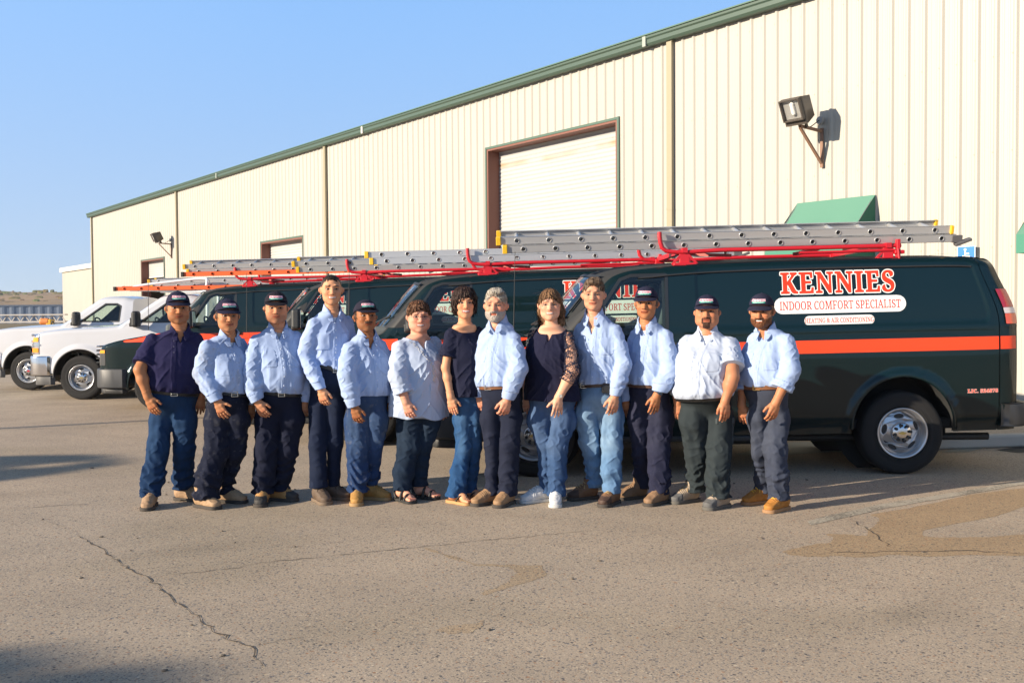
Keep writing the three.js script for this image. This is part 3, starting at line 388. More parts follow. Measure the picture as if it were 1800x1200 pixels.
const rubber = mat([0.018, 0.018, 0.018], 0.85), blackPlastic = mat([0.022, 0.023, 0.024], 0.55), chrome = mat([0.75, 0.75, 0.76], 0.09, 1), silver = mat([0.50, 0.51, 0.53], 0.32, 0.85), darkMetal = mat([0.05, 0.05, 0.05], 0.6, 0.5);
const tyreBump = (() => { const t = dataTex(512, 64, (i, j) => { const a = (i * 4 / 512) % 1, zig = Math.abs(((j / 64 * 4) % 1) - 0.5) * 0.4, v = (j % 16 < 2) || Math.abs(((a + zig) % 0.25) - 0.12) < 0.03 ? 40 : 220; return [v, v, v]; }); t.repeat.set(14, 1); return t; })();
function makeWheel(R, wd, rim, kind) { // axis along z, outer face towards +z
  const g = new THREE.Group(); g.name = 'wheel';
  const w = wd / 2, prof = [[rim, -w * 0.8], [R - 0.05, -w], [R - 0.015, -w * 0.9], [R, -w * 0.72], [R + 0.001, 0], [R, w * 0.72], [R - 0.015, w * 0.9], [R - 0.05, w], [rim + 0.035, w * 0.97], [rim + 0.03, w * 1.0], [rim, w * 0.8]].map(([a, b]) => new THREE.Vector2(a, b));
  const tg = new THREE.LatheGeometry(prof, 72).rotateX(Math.PI / 2); part('tyre', tg, mat([0.009, 0.009, 0.010], 0.8, 0, { bumpMap: tyreBump, bumpScale: 0.004, side: THREE.DoubleSide }), g);
  const sh = new THREE.Shape(); sh.absarc(0, 0, rim - 0.012, 0, Math.PI * 2); const nh = kind === 'star' ? 6 : 5;
  for (let k = 0; k < nh; k++) { const a = k * Math.PI * 2 / nh + 0.42, h = new THREE.Path(), c = rim * 0.70; const pts = []; for (let q = 0; q < 18; q++) { const f = q / 18 * 6.283, ru = kind === 'star' ? 0.034 : 0.026, rv = kind === 'star' ? 0.045 : 0.052, dx = ru * Math.cos(f) * (kind === 'star' ? 1 : 1), dy = rv * Math.sin(f) * (kind === 'star' ? (1 + 0.35 * Math.cos(f)) : 1); pts.push(new THREE.Vector2((c + dx) * Math.cos(a) - dy * Math.sin(a), (c + dx) * Math.sin(a) + dy * Math.cos(a))); } h.setFromPoints(pts); sh.holes.push(h); }
  const disc = new THREE.ExtrudeGeometry(sh, { depth: 0.012, bevelEnabled: true, bevelSize: 0.006, bevelThickness: 0.006, bevelSegments: 3, curveSegments: 48 }); const dp = disc.attributes.position; for (let i = 0; i < dp.count; i++) { const r = Math.hypot(dp.getX(i), dp.getY(i)) / rim; dp.setZ(i, dp.getZ(i) + w * 0.52 - 0.03 * sstep(0.55, 0.95, r) + 0.015 * (1 - sstep(0.2, 0.55, r))); } disc.computeVertexNormals();
  const rimM = kind === 'star' ? mat([0.55, 0.55, 0.55], 0.3, 0.7) : silver;
  const lip = new THREE.LatheGeometry([[rim - 0.02, -w * 0.8], [rim - 0.02, w * 0.45], [rim - 0.006, w * 0.7], [rim + 0.01, w * 0.86], [rim + 0.016, w * 0.95], [rim + 0.008, w * 1.0], [rim - 0.008, w * 0.95], [rim - 0.018, w * 0.75]].map(([a, b]) => new THREE.Vector2(a, b)), 64).rotateX(Math.PI / 2);
  const rm = part('rim', merged([disc, lip]), rimM, g); rm.material = rimM.clone(); rm.material.side = THREE.DoubleSide;
  part('brake_drum', new THREE.CylinderGeometry(rim - 0.05, rim - 0.05, w, 32).rotateX(Math.PI / 2), darkMetal, g);
  const cap = new THREE.LatheGeometry([[0, w * 0.98], [0.045, w * 0.975], [0.05, w * 0.93], [0.085, w * 0.86], [0.098, w * 0.74], [0.10, w * 0.5]].map(([a, b]) => new THREE.Vector2(a, b)), 40).rotateX(Math.PI / 2); part('hub_cap', cap, mat([0.62, 0.62, 0.63], 0.2, 1, { side: THREE.DoubleSide }), g);
  const bow = new THREE.Shape([[-0.034, -0.008], [-0.014, -0.008], [-0.014, -0.014], [0.014, -0.014], [0.018, -0.008], [0.036, -0.008], [0.030, 0.008], [0.014, 0.008], [0.014, 0.014], [-0.014, 0.014], [-0.018, 0.008], [-0.038, 0.008]].map(([a, b]) => new THREE.Vector2(a, b)));
  part('hub_badge', new THREE.ExtrudeGeometry(kind === 'star' ? new THREE.Shape(Array.from({ length: 20 }, (_, i) => new THREE.Vector2(0.03 * Math.cos(i / 20 * 6.28), 0.02 * Math.sin(i / 20 * 6.28)))) : bow, { depth: 0.004, bevelEnabled: false }).translate(0, 0, w * 0.98), kind === 'star' ? mat([0.45, 0.02, 0.03], 0.4) : mat([0.55, 0.42, 0.14], 0.3, 0.8), g);
  for (let k = 0; k < 8; k++) { const a = k * Math.PI / 4 + 0.2; part('lug_nut', new THREE.CylinderGeometry(0.0135, 0.016, 0.05, 8).rotateX(Math.PI / 2).translate(0.073 * Math.cos(a), 0.073 * Math.sin(a), w * 0.92), blackPlastic, g); }
  return g;
}
function capEnd(S, u, flip) { // closes a loft with strips from side to side
  const A = S(1), pos = [], idx = []; vsList.forEach((v, i) => { const p = A(u, v); for (const k of span(-1, 1, 10)) pos.push(p.x + (flip ? 1 : -1) * 0.05 * (1 - k * k) , p.y, p.z * k); if (i) for (let q = 0; q < 10; q++) { const a = (i - 1) * 11 + q, b = i * 11 + q; if (flip) idx.push(a, a + 1, b + 1, a, b + 1, b); else idx.push(a, b, b + 1, a, b + 1, a + 1); } });
  const g = new THREE.BufferGeometry(); g.setAttribute('position', new THREE.Float32BufferAttribute(pos, 3)); g.setIndex(idx); g.computeVertexNormals(); return g;
}
function bumper(plan, y0, y1, bev, th = 0.05) { // a bar following a plan outline (x, z) of one half, mirrored
  plan = new THREE.CatmullRomCurve3(plan.map(([x, z]) => V(x, 0, z)), false, 'centripetal').getPoints(22).map((p) => [p.x, Math.max(0, p.z)]); const full = [...plan, ...plan.slice().reverse().map(([x, z]) => [x, -z])], inner = full.slice().reverse().map(([x, z]) => [x + th, z * (1 - th * 0.8)]);
  const s = new THREE.Shape([...full, ...inner].map(([x, z]) => new THREE.Vector2(x, z))), g = new THREE.ExtrudeGeometry(s, { depth: y1 - y0 - 2 * bev, bevelEnabled: true, bevelSize: bev, bevelThickness: bev, bevelSegments: 4, curveSegments: 6 });
  return toCreasedNormals(g, 0.6).rotateX(Math.PI / 2).translate(0, y1 - bev, 0); // shape y becomes z
}
function steering(parent, x, y, z) { part('steering_wheel', [new THREE.TorusGeometry(0.19, 0.016, 10, 28).rotateY(Math.PI / 2).rotateZ(0.45).translate(x, y, z), rod(V(x, y, z), V(x - 0.3, y - 0.2, z), 0.03)], blackPlastic, parent); }
function seat(parent, x, y, z, m) { part('seat', [rbox(0.5, 0.18, 0.5, 0.06, x - 0.12, y, z), rbox(0.16, 0.66, 0.48, 0.07).rotateZ(-0.2).translate(x + 0.2, y + 0.36, z), rbox(0.1, 0.2, 0.27, 0.045).rotateZ(-0.15).translate(x + 0.29, y + 0.80, z)], m, parent); }

// ---------------------------------------------------------------- the green van
const VAN_AX = 0.98, VAN_WB = 3.43;
const vanLoft = loft({
  sill: 0.36,
  H: table([[0, 1.06], [0.06, 1.13], [0.25, 1.19], [0.55, 1.265], [0.93, 1.36], [1.0, 1.405], [1.46, 1.885], [1.56, 1.955], [1.75, 2.01], [2.2, 2.045], [3.2, 2.07], [4.6, 2.07], [5.25, 2.055], [5.5, 2.02]]),
  W: table([[0, 0.82], [0.05, 0.88], [0.15, 0.93], [0.35, 0.972], [0.7, 0.99], [1.3, 1.0], [4.8, 1.0], [5.25, 0.99], [5.42, 0.965], [5.5, 0.92]]),
  K: table([[0.30, 0.945], [0.462, 0.962], [0.478, 0.978], [0.52, 0.990], [0.75, 0.998], [0.98, 1.0], [1.15, 0.996], [1.33, 0.985], [1.6, 0.952], [1.95, 0.89], [2.1, 0.86]]),
  rc: (u) => lerp(0.09, 0.13, sstep(1.4, 1.9, u)), rz: (u) => lerp(0.16, 0.22, sstep(1.4, 2, u)), crown: (u) => lerp(0.035, 0.045, sstep(1, 2, u)),
  bend: (u, y, z) => {
    const zf = Math.abs(z) / 0.97;
    let x = u + 0.25 * Math.pow(zf, 2.2) * sstep(0.25, 0.85, u) * (1 - sstep(1.75, 2.75, u)) - 0.21 * sstep(1.35, 2.05, y) * sstep(4.7, 5.5, u);
    // the pressed cargo panel, the wheel arch flares and the waist crease
    const pd = rrect(u, y, 2.46, 5.22, 1.365, 1.935, 0.07); z -= 0.011 * sstep(0.012, -0.012, pd) * Math.sign(z);
    for (const cx of [VAN_AX, VAN_AX + VAN_WB]) { const r = Math.hypot(x - cx, y - 0.40); if (y < 1.05) z += 0.022 * sstep(0.55, 0.52, r) * Math.sign(z); }
    z += 0.006 * sstep(0.03, 0, Math.abs(y - 1.335)) * Math.sign(z) * (u > 1.1 ? 1 : 0);
    return [x - VAN_AX, y + (x - 2.4) * 0.016, z];
  },
});
const rakeY = (x, y) => y - (x + VAN_AX - 2.4) * 0.016;          // body height before the rake
const vanGlassP = polyD([[1.50, 1.385], [2.215, 1.385], [2.215, 1.865], [1.90, 1.865], [1.80, 1.83]]);
const vanSailP = polyD([[1.22, 1.385], [1.46, 1.385], [1.62, 1.60], [1.66, 1.70], [1.50, 1.60]]);
const vanUs = [...new Set([...span(0, 0.3, 20), ...span(0.3, 1.1, 32), ...span(1.1, 2.7, 76), ...span(2.7, 5.1, 70), ...span(5.1, 5.5, 24), 1.118, 1.122, 1.13, 1.134, 2.352, 2.356, 2.364, 2.368, 5.30, 5.304, 5.312, 5.316, 0.1].map((x) => +x.toFixed(4)))].sort((a, b) => a - b);
function lettering(w, h, draw) { const t = canvasTex(w, h, draw); return new THREE.MeshStandardMaterial({ map: t, alphaTest: 0.5, transparent: false, roughness: 0.35 }); }
const RED = '#f23a10';
function outlined(x, text, cx, cy, size, sx, sy = 1) { x.textAlign = 'center'; x.textBaseline = 'middle'; x.save(); x.translate(cx, cy); x.scale(sx, sy); x.font = `bold ${size}px serif`; const wds = [...text].map((c) => x.measureText(c).width + size * 0.05), tot = wds.reduce((a, b) => a + b, 0); for (const pass of [0, 1]) { let p = -tot / 2; [...text].forEach((c, i) => { const q = p + wds[i] / 2; p += wds[i]; x.lineJoin = 'round'; if (pass === 0) { x.strokeStyle = '#f7f3ee'; x.lineWidth = size * 0.105; x.strokeText(c, q, 0); } else { x.fillStyle = RED; x.strokeStyle = RED; x.lineWidth = size * 0.035; x.fillText(c, q, 0); x.strokeText(c, q, 0); } }); } x.restore(); }
const nameM = lettering(1536, 360, (x, w, h) => { x.clearRect(0, 0, w, h); outlined(x, 'KENNIES', w / 2, h * 0.53, 288, 1.03, 1.40); });
const pillM = lettering(1536, 220, (x, w, h) => { x.fillStyle = '#f3f2ee'; x.fillRect(0, 0, w, h); x.fillStyle = '#d02a16'; x.strokeStyle = '#d02a16'; x.lineWidth = 3; x.textAlign = 'center'; x.textBaseline = 'middle'; x.save(); x.translate(w / 2, h * 0.52); x.scale(0.76, 1.22); x.font = '124px serif'; x.fillText('INDOOR COMFORT SPECIALIST', 0, 0); x.strokeText('INDOOR COMFORT SPECIALIST', 0, 0); x.restore(); });
const pill2M = lettering(1024, 150, (x, w, h) => { x.fillStyle = '#f3f2ee'; x.fillRect(0, 0, w, h); x.fillStyle = '#bb2a18'; x.strokeStyle = '#bb2a18'; x.lineWidth = 3; x.textAlign = 'center'; x.textBaseline = 'middle'; x.save(); x.translate(w / 2, h * 0.52); x.scale(0.80, 1.25); x.font = '82px serif'; x.fillText('HEATING & AIR CONDITIONING', 0, 0); x.strokeText('HEATING & AIR CONDITIONING', 0, 0); x.restore(); });
const licM = lettering(512, 128, (x, w, h) => { x.clearRect(0, 0, w, h); outlined(x, 'LIC. 524878', w / 2, h / 2, 76, 1.05); });
const greenPaint = phys([0.0006, 0.0105, 0.0130], { roughness: 0.7, specularIntensity: 0.15, metalness: 0.0, clearcoat: 0.75, clearcoatRoughness: 0.02 });
const orangeFilm = mat([0.90, 0.065, 0.012], 0.42), innerDark = mat([0.02, 0.021, 0.022], 0.9, 0, { side: THREE.DoubleSide }), trimGrey = mat([0.10, 0.115, 0.12], 0.8, 0, { side: THREE.DoubleSide });
function makeVan() {
  const van = new THREE.Group(); van.name = 'work_van'; van.userData = { category: 'van' };
  const S = (s) => vanLoft(s), arch = (x, y) => Math.min(Math.hypot(x, y - 0.41) - 0.475, Math.hypot(x - VAN_WB, y - 0.41) - 0.475);
  const inDoor = (u, v, p) => Math.max(1.126 - u, u - 2.36, p.y0 - 1.965, v - 0.70);                   // < 0 inside the door outline
  const shield = (u, v, z) => Math.max(0.985 - u, u - 1.495, Math.abs(z) - lerp(0.80, 0.70, sstep(0.98, 1.5, u)), 0.70 - v);
  const at_ = (s) => { const f = S(s); return (u, v) => { const p = f(u, v); p.y0 = rakeY(p.x, p.y); p.xu = p.x + VAN_AX; return p; }; };
  const bodyG = [], doorG = { 1: [], [-1]: [] }, liner = [], shieldG = [], rimG = { 1: [], [-1]: [] };
  for (const s of [1, -1]) {
    const P = at_(s), flip = s < 0, sf = S(s);
    bodyG.push(panel(sf, vanUs, vsList, (u, v) => { const p = P(u, v); return Math.max(-arch(p.x, p.y0), -inDoor(u, v, p) - 0.004, -shield(u, v, p.z), Math.min(0.004 - Math.abs(u - 5.308), 1) * (v < 0.7 ? 1 : -1)); }, 0, null, flip));
    doorG[s].push(panel(sf, vanUs.filter((u) => u > 1 && u < 2.5), vsList, (u, v) => { const p = P(u, v); return Math.max(inDoor(u, v, p) + 0.0025, -vanGlassP(p.xu, p.y0) - 0.0, -arch(p.x, p.y0)); }, 0, null, flip));
    rimG[s].push(panel(sf, span(1.1, 2.5, 100), span(0.2, 0.75, 70), (u, v) => { const p = P(u, v), d = vanGlassP(p.xu, p.y0); return Math.max(d - 0.026, -d - 0.004); }, 0.003, null, flip));
    const lin = panel(sf, vanUs.filter((_, i) => i % 2 === 0), vsList, (u, v) => { const p = P(u, v); return Math.max(-arch(p.x, p.y0), -vanGlassP(p.xu, p.y0) - 0.03, -shield(u, v, p.z) - 0.03, 0.9 - u); }, -0.03, null, flip); liner.push(lin);
    shieldG.push(panel(sf, span(0.95, 1.55, 40), vsList.filter((v) => v > 0.6), (u, v) => { const p = P(u, v); return shield(u, v, p.z) - 0.012; }, -0.004, null, flip));
  }
  bodyG.push(capEnd(S, 0, false), capEnd(S, 5.5, true));
  part('body', bodyG, greenPaint, van);
  part('inner_lining', liner, innerDark, van); part('windscreen', shieldG, glassM([0.80, 0.90, 0.88]), van);
  part('windscreen_seal', [1, -1].map((s) => panel(S(s), span(0.93, 1.56, 60), vsList.filter((v) => v > 0.58), (u, v) => { const d = shield(u, v, S(s)(u, v).z); return Math.max(d - 0.014, -d - 0.016); }, 0.002, null, s < 0)), blackPlastic, van);
  for (const s of [1, -1]) {
    const flip = s < 0, P = at_(s), sf = S(s), door = part('front_door', doorG[s], greenPaint, van);
    part('window', panel(sf, span(1.3, 2.4, 60), span(0.2, 0.75, 50), (u, v) => { const p = P(u, v); return vanGlassP(p.xu, p.y0) - 0.01; }, -0.006, null, flip), glassM([0.74, 0.86, 0.82]), door);
    part('window_seal', rimG[s], mat([0.02, 0.022, 0.024], 0.35), door);
    part('sail_panel', panel(sf, span(1.0, 1.9, 60), span(0.2, 0.75, 60), (u, v) => { const p = P(u, v); return vanSailP(p.xu, p.y0) - 0.004; }, 0.004, null, flip), blackPlastic, door);
    part('handle', rbox(0.20, 0.045, 0.03, 0.012, 2.22 - VAN_AX, 1.225, s * 1.005), blackPlastic, door);
    const m = new THREE.Group(); m.name = 'wing_mirror'; van.add(m); m.position.set(1.56 - VAN_AX, 1.46, s * 1.16);
    part('mirror_housing', rbox(0.13, 0.28, 0.22, 0.045), mat([0.030, 0.032, 0.034], 0.5), m); part('mirror_arm', [rod(V(-0.03, -0.09, -s * 0.08), V(-0.12, -0.06, -s * 0.24), 0.022), rbox(0.08, 0.1, 0.08, 0.02, -0.05, -0.1, -s * 0.06)], blackPlastic, m); part('mirror_glass', rbox(0.006, 0.24, 0.18, 0.002, 0.066, 0, 0), mat([0.7, 0.72, 0.74], 0.04, 1), m);
    part('stripe', [panel(sf, vanUs.filter((u) => u < 1.126), vsList, (u, v) => { const p = P(u, v), y = p.y0 - 0.012 * 1.5; return Math.max(1.105 - y, y - lerp(1.14, 1.235, sstep(0.42, 0.80, u)), 0.40 - u); }, 0.002, null, flip), panel(sf, vanUs.filter((u) => u > 1.13 && u < 2.357), vsList, (u, v) => { const y = P(u, v).y0; return Math.max(1.115 - y, y - 1.235); }, 0.002, null, flip), panel(sf, vanUs.filter((u) => u > 2.362 && u < 5.301), vsList, (u, v) => { const y = P(u, v).y0; return Math.max(1.115 - y, y - 1.235); }, 0.002, null, flip), panel(sf, vanUs.filter((u) => u > 5.313 && u < 5.49), vsList, (u, v) => { const y = P(u, v).y0; return Math.max(1.115 - y, y - 1.235); }, 0.002, null, flip)], orangeFilm, van);
    const decal = (name, M, x0, x1, y0, y1, r) => part(name, panel(sf, span(x0 - 0.05, x1 + 0.05, 40), span(0.0, 0.7, 120), (u, v) => { const p = P(u, v); return rrect(p.xu, p.y0, x0, x1, y0, y1, r); }, 0.0025, (u, v) => { const p = P(u, v), k = (p.xu - x0) / (x1 - x0); return [s > 0 ? k : 1 - k, (p.y0 - y0) / (y1 - y0)]; }, flip), M, van);
    decal('name_lettering', nameM, 3.26, 4.39, 1.655, 1.895, 0.001); decal('slogan_plate', pillM, 3.225, 4.45, 1.485, 1.638, 0.076); decal('slogan_plate', pill2M, 3.50, 4.15, 1.375, 1.462, 0.043); decal('licence_lettering', licM, 5.0, 5.30, 0.695, 0.77, 0.001);
    const tl = new THREE.Group(); tl.name = 'tail_light'; van.add(tl);
    const tp = (name, M, y0, y1) => part(name, panel(sf, span(5.25, 5.5, 26), span(0.3, 0.64, 60), (u, v) => { const p = P(u, v); return Math.max(5.37 - u, u - 5.492, y0 - p.y0, p.y0 - y1); }, 0.012, null, flip), M, tl);
    tp('red_lens', phys([0.42, 0.008, 0.015], { roughness: 0.15, clearcoat: 1 }), 1.50, 1.67); tp('clear_lens', phys([0.72, 0.62, 0.60], { roughness: 0.15, clearcoat: 1 }), 1.445, 1.498); tp('orange_lens', phys([0.75, 0.10, 0.03], { roughness: 0.15, clearcoat: 1 }), 1.345, 1.443);
    const arcPts = (cx, r) => Array.from({ length: 25 }, (_, i) => { const a = -0.02 + (Math.PI + 0.04) * i / 24; const y = 0.41 + Math.sin(a) * r, x = cx + Math.cos(a) * r; return V(x, y + (x + VAN_AX - 2.4) * 0.016, s * 1.008); });
    part('arch_lip', [tube(arcPts(0, 0.476), 0.012, 6, 3), tube(arcPts(VAN_WB, 0.476), 0.012, 6, 3)], greenPaint, van);
    part('drip_rail', tube(span(1.75, 5.2, 20).map((u) => { const p = P(u, 0.625); return p.setZ(p.z + s * 0.008); }), 0.009, 6), blackPlastic, van);
    for (const cx of [0, VAN_WB]) { const w = vanWheel.clone(); w.position.set(cx, 0.387, s * 0.865); if (s < 0) w.rotation.y = Math.PI; van.add(w); part('wheel_well', new THREE.CylinderGeometry(0.50, 0.50, 0.46, 32, 1, true, Math.PI * 0.5, Math.PI).rotateX(Math.PI / 2).translate(cx, 0.42, s * 0.77), innerDark, van); part('wheel_well_wall', new THREE.CircleGeometry(0.5, 32).translate(cx, 0.42, s * 0.56), innerDark, van); }
    part('headlight', panel(sf, span(0, 0.3, 30), vsList, (u, v) => { const p = P(u, v); return Math.max(u - 0.13, 0.76 - p.y0, p.y0 - 1.01); }, 0.006, null, flip), phys([0.05, 0.055, 0.06], { roughness: 0.1, clearcoat: 1 }), van);
    part('turn_signal', panel(sf, span(0, 0.3, 30), vsList, (u, v) => { const p = P(u, v); return Math.max(u - 0.125, 0.015 - u, 0.955 - p.y0, p.y0 - 1.005); }, 0.010, null, flip), phys([0.85, 0.32, 0.01], { roughness: 0.2, clearcoat: 1 }), van);
  }
  for (let k = 0; k < 5; k++) part('grille_bar', rbox(0.06, 0.03, 1.56, 0.01, -VAN_AX - 0.045, 0.765 + k * 0.065, 0), k === 4 ? chrome : blackPlastic, van);
  part('front_bumper', bumper([[0.42, 1.005], [0.2, 0.985], [0.06, 0.93], [-0.04, 0.78], [-0.09, 0.45], [-0.105, 0]].map(([x, z]) => [x - VAN_AX, z]), 0.36, 0.67, 0.025), mat([0.040, 0.043, 0.048], 0.5), van);
  part('air_dam', [bumper([[0.40, 0.95], [0.2, 0.93], [0.06, 0.87], [-0.01, 0.7], [-0.05, 0]].map(([x, z]) => [x - VAN_AX, z]), 0.27, 0.36, 0.01)], blackPlastic, van);
  part('rear_bumper', bumper([[0.16, 0.99], [0.0, 0.985], [-0.10, 0.93], [-0.13, 0.7], [-0.14, 0]].map(([x, z]) => [-x + 5.46 - VAN_AX, z]).map(([x, z]) => [x, z]), 0.44, 0.66, 0.02), mat([0.03, 0.031, 0.033], 0.5), van);
  part('floor_pan', [rbox(4.9, 0.1, 1.7, 0.03, 1.75, 0.46, 0), rbox(4.6, 0.14, 1.0, 0.03, 1.75, 0.34, 0)], innerDark, van);
  part('exhaust', [rod(V(2.2, 0.30, 0.55), V(4.35, 0.32, 0.72), 0.035), rbox(0.7, 0.14, 0.28, 0.06, 1.9, 0.31, 0.5)], darkMetal, van);
  part('axle', [rod(V(0, 0.36, -0.8), V(0, 0.36, 0.8), 0.05), rod(V(VAN_WB, 0.387, -0.8), V(VAN_WB, 0.387, 0.8), 0.07)], darkMetal, van);
  part('running_board', [1, -1].map((s) => rbox(1.4, 0.05, 0.12, 0.015, 1.35, 0.345, s * 0.93)), blackPlastic, van);
  part('dashboard', [rbox(0.55, 0.22, 1.7, 0.06, 1.33 - VAN_AX, 1.27, 0), rbox(0.7, 0.7, 0.5, 0.08, 1.28 - VAN_AX, 0.95, 0)], trimGrey, van);
  for (const z of [0.46, -0.46]) seat(van, 2.0 - VAN_AX, 0.93, z, trimGrey); steering(van, 1.68 - VAN_AX, 1.32, 0.46);
  part('sun_visor', [0.42, -0.42].map((z) => rbox(0.16, 0.02, 0.55, 0.008, 1.86 - VAN_AX, 1.86, z)), trimGrey, van);
  part('grab_handle', [tube([V(1.42 - VAN_AX, 1.42, 0.84), V(1.52 - VAN_AX, 1.54, 0.82), V(1.64 - VAN_AX, 1.66, 0.80)], 0.02, 8)], trimGrey, van);
  part('wiper', [rod(V(1.02 - VAN_AX, 1.41, 0.2), V(1.28 - VAN_AX, 1.50, 0.80), 0.012), rod(V(1.0 - VAN_AX, 1.40, -0.5), V(1.16 - VAN_AX, 1.50, 0.1), 0.012)], blackPlastic, van);
  part('antenna', rod(V(0.80 - VAN_AX, 1.28, 0.86), V(0.82 - VAN_AX, 2.10, 0.88), 0.006, 6, 0.003), blackPlastic, van);
  return van;
}
const vanWheel = makeWheel(0.387, 0.25, 0.222, 'oval');
const vanProto = makeVan();
// ---------------------------------------------------------------- roof racks and ladders
const redPaint = mat([0.50, 0.012, 0.022], 0.38), alu = mat([0.52, 0.53, 0.54], 0.38, 0.55, { side: THREE.DoubleSide }), yellowCap = mat([0.75, 0.46, 0.02], 0.5), fibre = mat([0.80, 0.13, 0.03], 0.5, 0, { side: THREE.DoubleSide });
function makeRack() {
  const r = new THREE.Group(); r.name = 'roof_rack'; r.userData = { category: 'roof rack' }; const rk = (x, y) => y + (x + VAN_AX - 2.4) * 0.018;
  const Vr = (x, y, z) => V(x - VAN_AX, rk(x - VAN_AX, y), z);
  part('side_rail', tube([Vr(2.185, 2.285, 0.79), Vr(2.19, 2.20, 0.79), Vr(2.22, 2.12, 0.79), Vr(2.31, 2.095, 0.79), Vr(2.8, 2.10, 0.79), Vr(3.4, 2.10, 0.79), Vr(4.0, 2.10, 0.79), Vr(4.46, 2.10, 0.79)], 0.021, 10, 6), redPaint, r);
  part('side_rail', tube([Vr(2.185, 2.285, -0.79), Vr(2.19, 2.20, -0.79), Vr(2.22, 2.12, -0.79), Vr(2.31, 2.095, -0.79), Vr(3.4, 2.10, -0.79), Vr(4.46, 2.10, -0.79)], 0.021, 10, 6), redPaint, r);
  for (const x of [2.42, 4.34]) {
    part('crossbar', [beam(Vr(x, 2.105, -0.82), Vr(x, 2.105, 0.82), 0.05, 0.045)], redPaint, r);
    for (const s of [1, -1]) part('mounting_foot', [rbox(0.10, 0.14, 0.04, 0.008).translate(x - VAN_AX, rk(x - VAN_AX, 2.035), s * 0.78), rbox(0.22, 0.03, 0.07, 0.008).translate(x - VAN_AX, rk(x - VAN_AX, 1.975), s * 0.80), beam(Vr(x - 0.12, 1.975, s * 0.79), Vr(x - 0.02, 2.08, s * 0.79), 0.02, 0.02), beam(Vr(x + 0.12, 1.975, s * 0.79), Vr(x + 0.02, 2.08, s * 0.79), 0.02, 0.02)], redPaint, r);
  }
  part('lower_rail', tube([Vr(3.5, 2.055, 0.80), Vr(3.9, 2.055, 0.80), Vr(4.4, 2.06, 0.80)], 0.014, 8), redPaint, r);
  part('end_post', [rbox(0.035, 0.17, 0.05, 0.006).translate(4.43 - VAN_AX, rk(3.45, 2.075), 0.80), rbox(0.09, 0.035, 0.06, 0.008).translate(4.44 - VAN_AX, rk(3.45, 2.04), 0.80)], redPaint, r);
  part('lever', [rod(Vr(4.42, 2.07, 0.83), Vr(4.43, 1.95, 0.84), 0.010)], redPaint, r);
  for (const [a, b] of [[Vr(3.55, 2.06, 0.5), Vr(3.85, 2.12, 0.2)], [Vr(2.9, 2.06, 0.55), Vr(2.45, 2.11, 0.1)]]) part('brace', beam(a, b, 0.06, 0.03), mat([0.42, 0.07, 0.06], 0.6), r);
  return r;
}
function makeLadder(n, m, capM, single) { // lies along +x, rungs across z from 0 (near) to -0.42; two nested sections
  const g = new THREE.Group(); g.name = 'extension_ladder'; g.userData = { category: 'ladder' }; const L = n * 0.305;
  const web = (len, h, shift) => { const s = new THREE.Shape([[0, 0], [len, 0], [len, h], [0, h]].map(([a, b]) => new THREE.Vector2(a, b))); for (let k = 0; k < n; k++) { const x = 0.17 + k * 0.305 + shift; if (x < len - 0.05) { const p = new THREE.Path(); p.absarc(x, h / 2, 0.0205, 0, Math.PI * 2, true); s.holes.push(p); } } return new THREE.ExtrudeGeometry(s, { depth: 0.004, bevelEnabled: false, curveSegments: 10 }); };
  for (const [sec, y, dx, w, len] of [[0, 0, 0.06, 0.42, L], [1, 0.078, 0, 0.37, L + 0.02]].slice(0, single ? 1 : 2)) {
    for (const side of [0, 1]) { const z = side ? -0.21 - w / 2 : -0.21 + w / 2, q = side ? 1 : -1; part('rail', [web(len, 0.074, 0).translate(dx, y, z - 0.002), box(len, 0.004, 0.03, dx + len / 2, y + 0.072, z + q * 0.013), box(len, 0.004, 0.03, dx + len / 2, y + 0.002, z + q * 0.013), box(len, 0.006, 0.004, dx + len / 2, y + 0.037, z - q * 0.003)].map((x, i) => i === 3 ? null : x), m, g); part('end_cap', [rbox(0.045, 0.08, 0.045, 0.006, dx - 0.005, y + 0.037, z)], capM, g); if (sec === 1 || side) part('end_cap', [rbox(0.03, 0.08, 0.045, 0.006, dx + len + 0.005, y + 0.037, z)], capM, g); }
    for (let k = 0; k < n; k++) { const x = dx + 0.17 + k * 0.305, z0 = -0.21 + w / 2, z1 = -0.21 - w / 2; part('rung', [new THREE.CylinderGeometry(0.0198, 0.0198, w + 0.016, 12, 1, true).rotateX(Math.PI / 2).translate(x, y + 0.037, (z0 + z1) / 2), new THREE.TorusGeometry(0.0225, 0.0035, 6, 14).translate(x, y + 0.037, z0 + 0.005)], m, g); }
  }
  for (const z of [0, -0.42]) part('foot', [rbox(0.16, 0.03, 0.06, 0.008).rotateZ(0.35).translate(L + 0.13, 0.0, z), rbox(0.10, 0.07, 0.03, 0.006, L + 0.07, 0.03, z)], mat([0.14, 0.14, 0.14], 0.6, 0.4), g);
  return g;
}
const rackProto = makeRack(), ladderProto = makeLadder(14, alu, yellowCap), vanSpots = [[-5.67, -16.84, 0.012], [-3.49, -14.6, 0.006], [-1.72, -12.4, 0.006], [0.195, -10.2, 0]];
const vanLabels = ['dark green work van furthest left, amber lamp beside the man in polo shirt', 'dark green work van second from the left, behind the tall bareheaded man', 'dark green work van third from the left, open side window behind the woman in glasses', 'nearest dark green work van, its whole lettered side and rear wheel showing at the right'];
const rackLabels = ['red roof rack on the leftmost van', 'red roof rack on the second van from the left', 'red roof rack on the third van from the left', 'red roof rack with long side rail on the nearest van'];
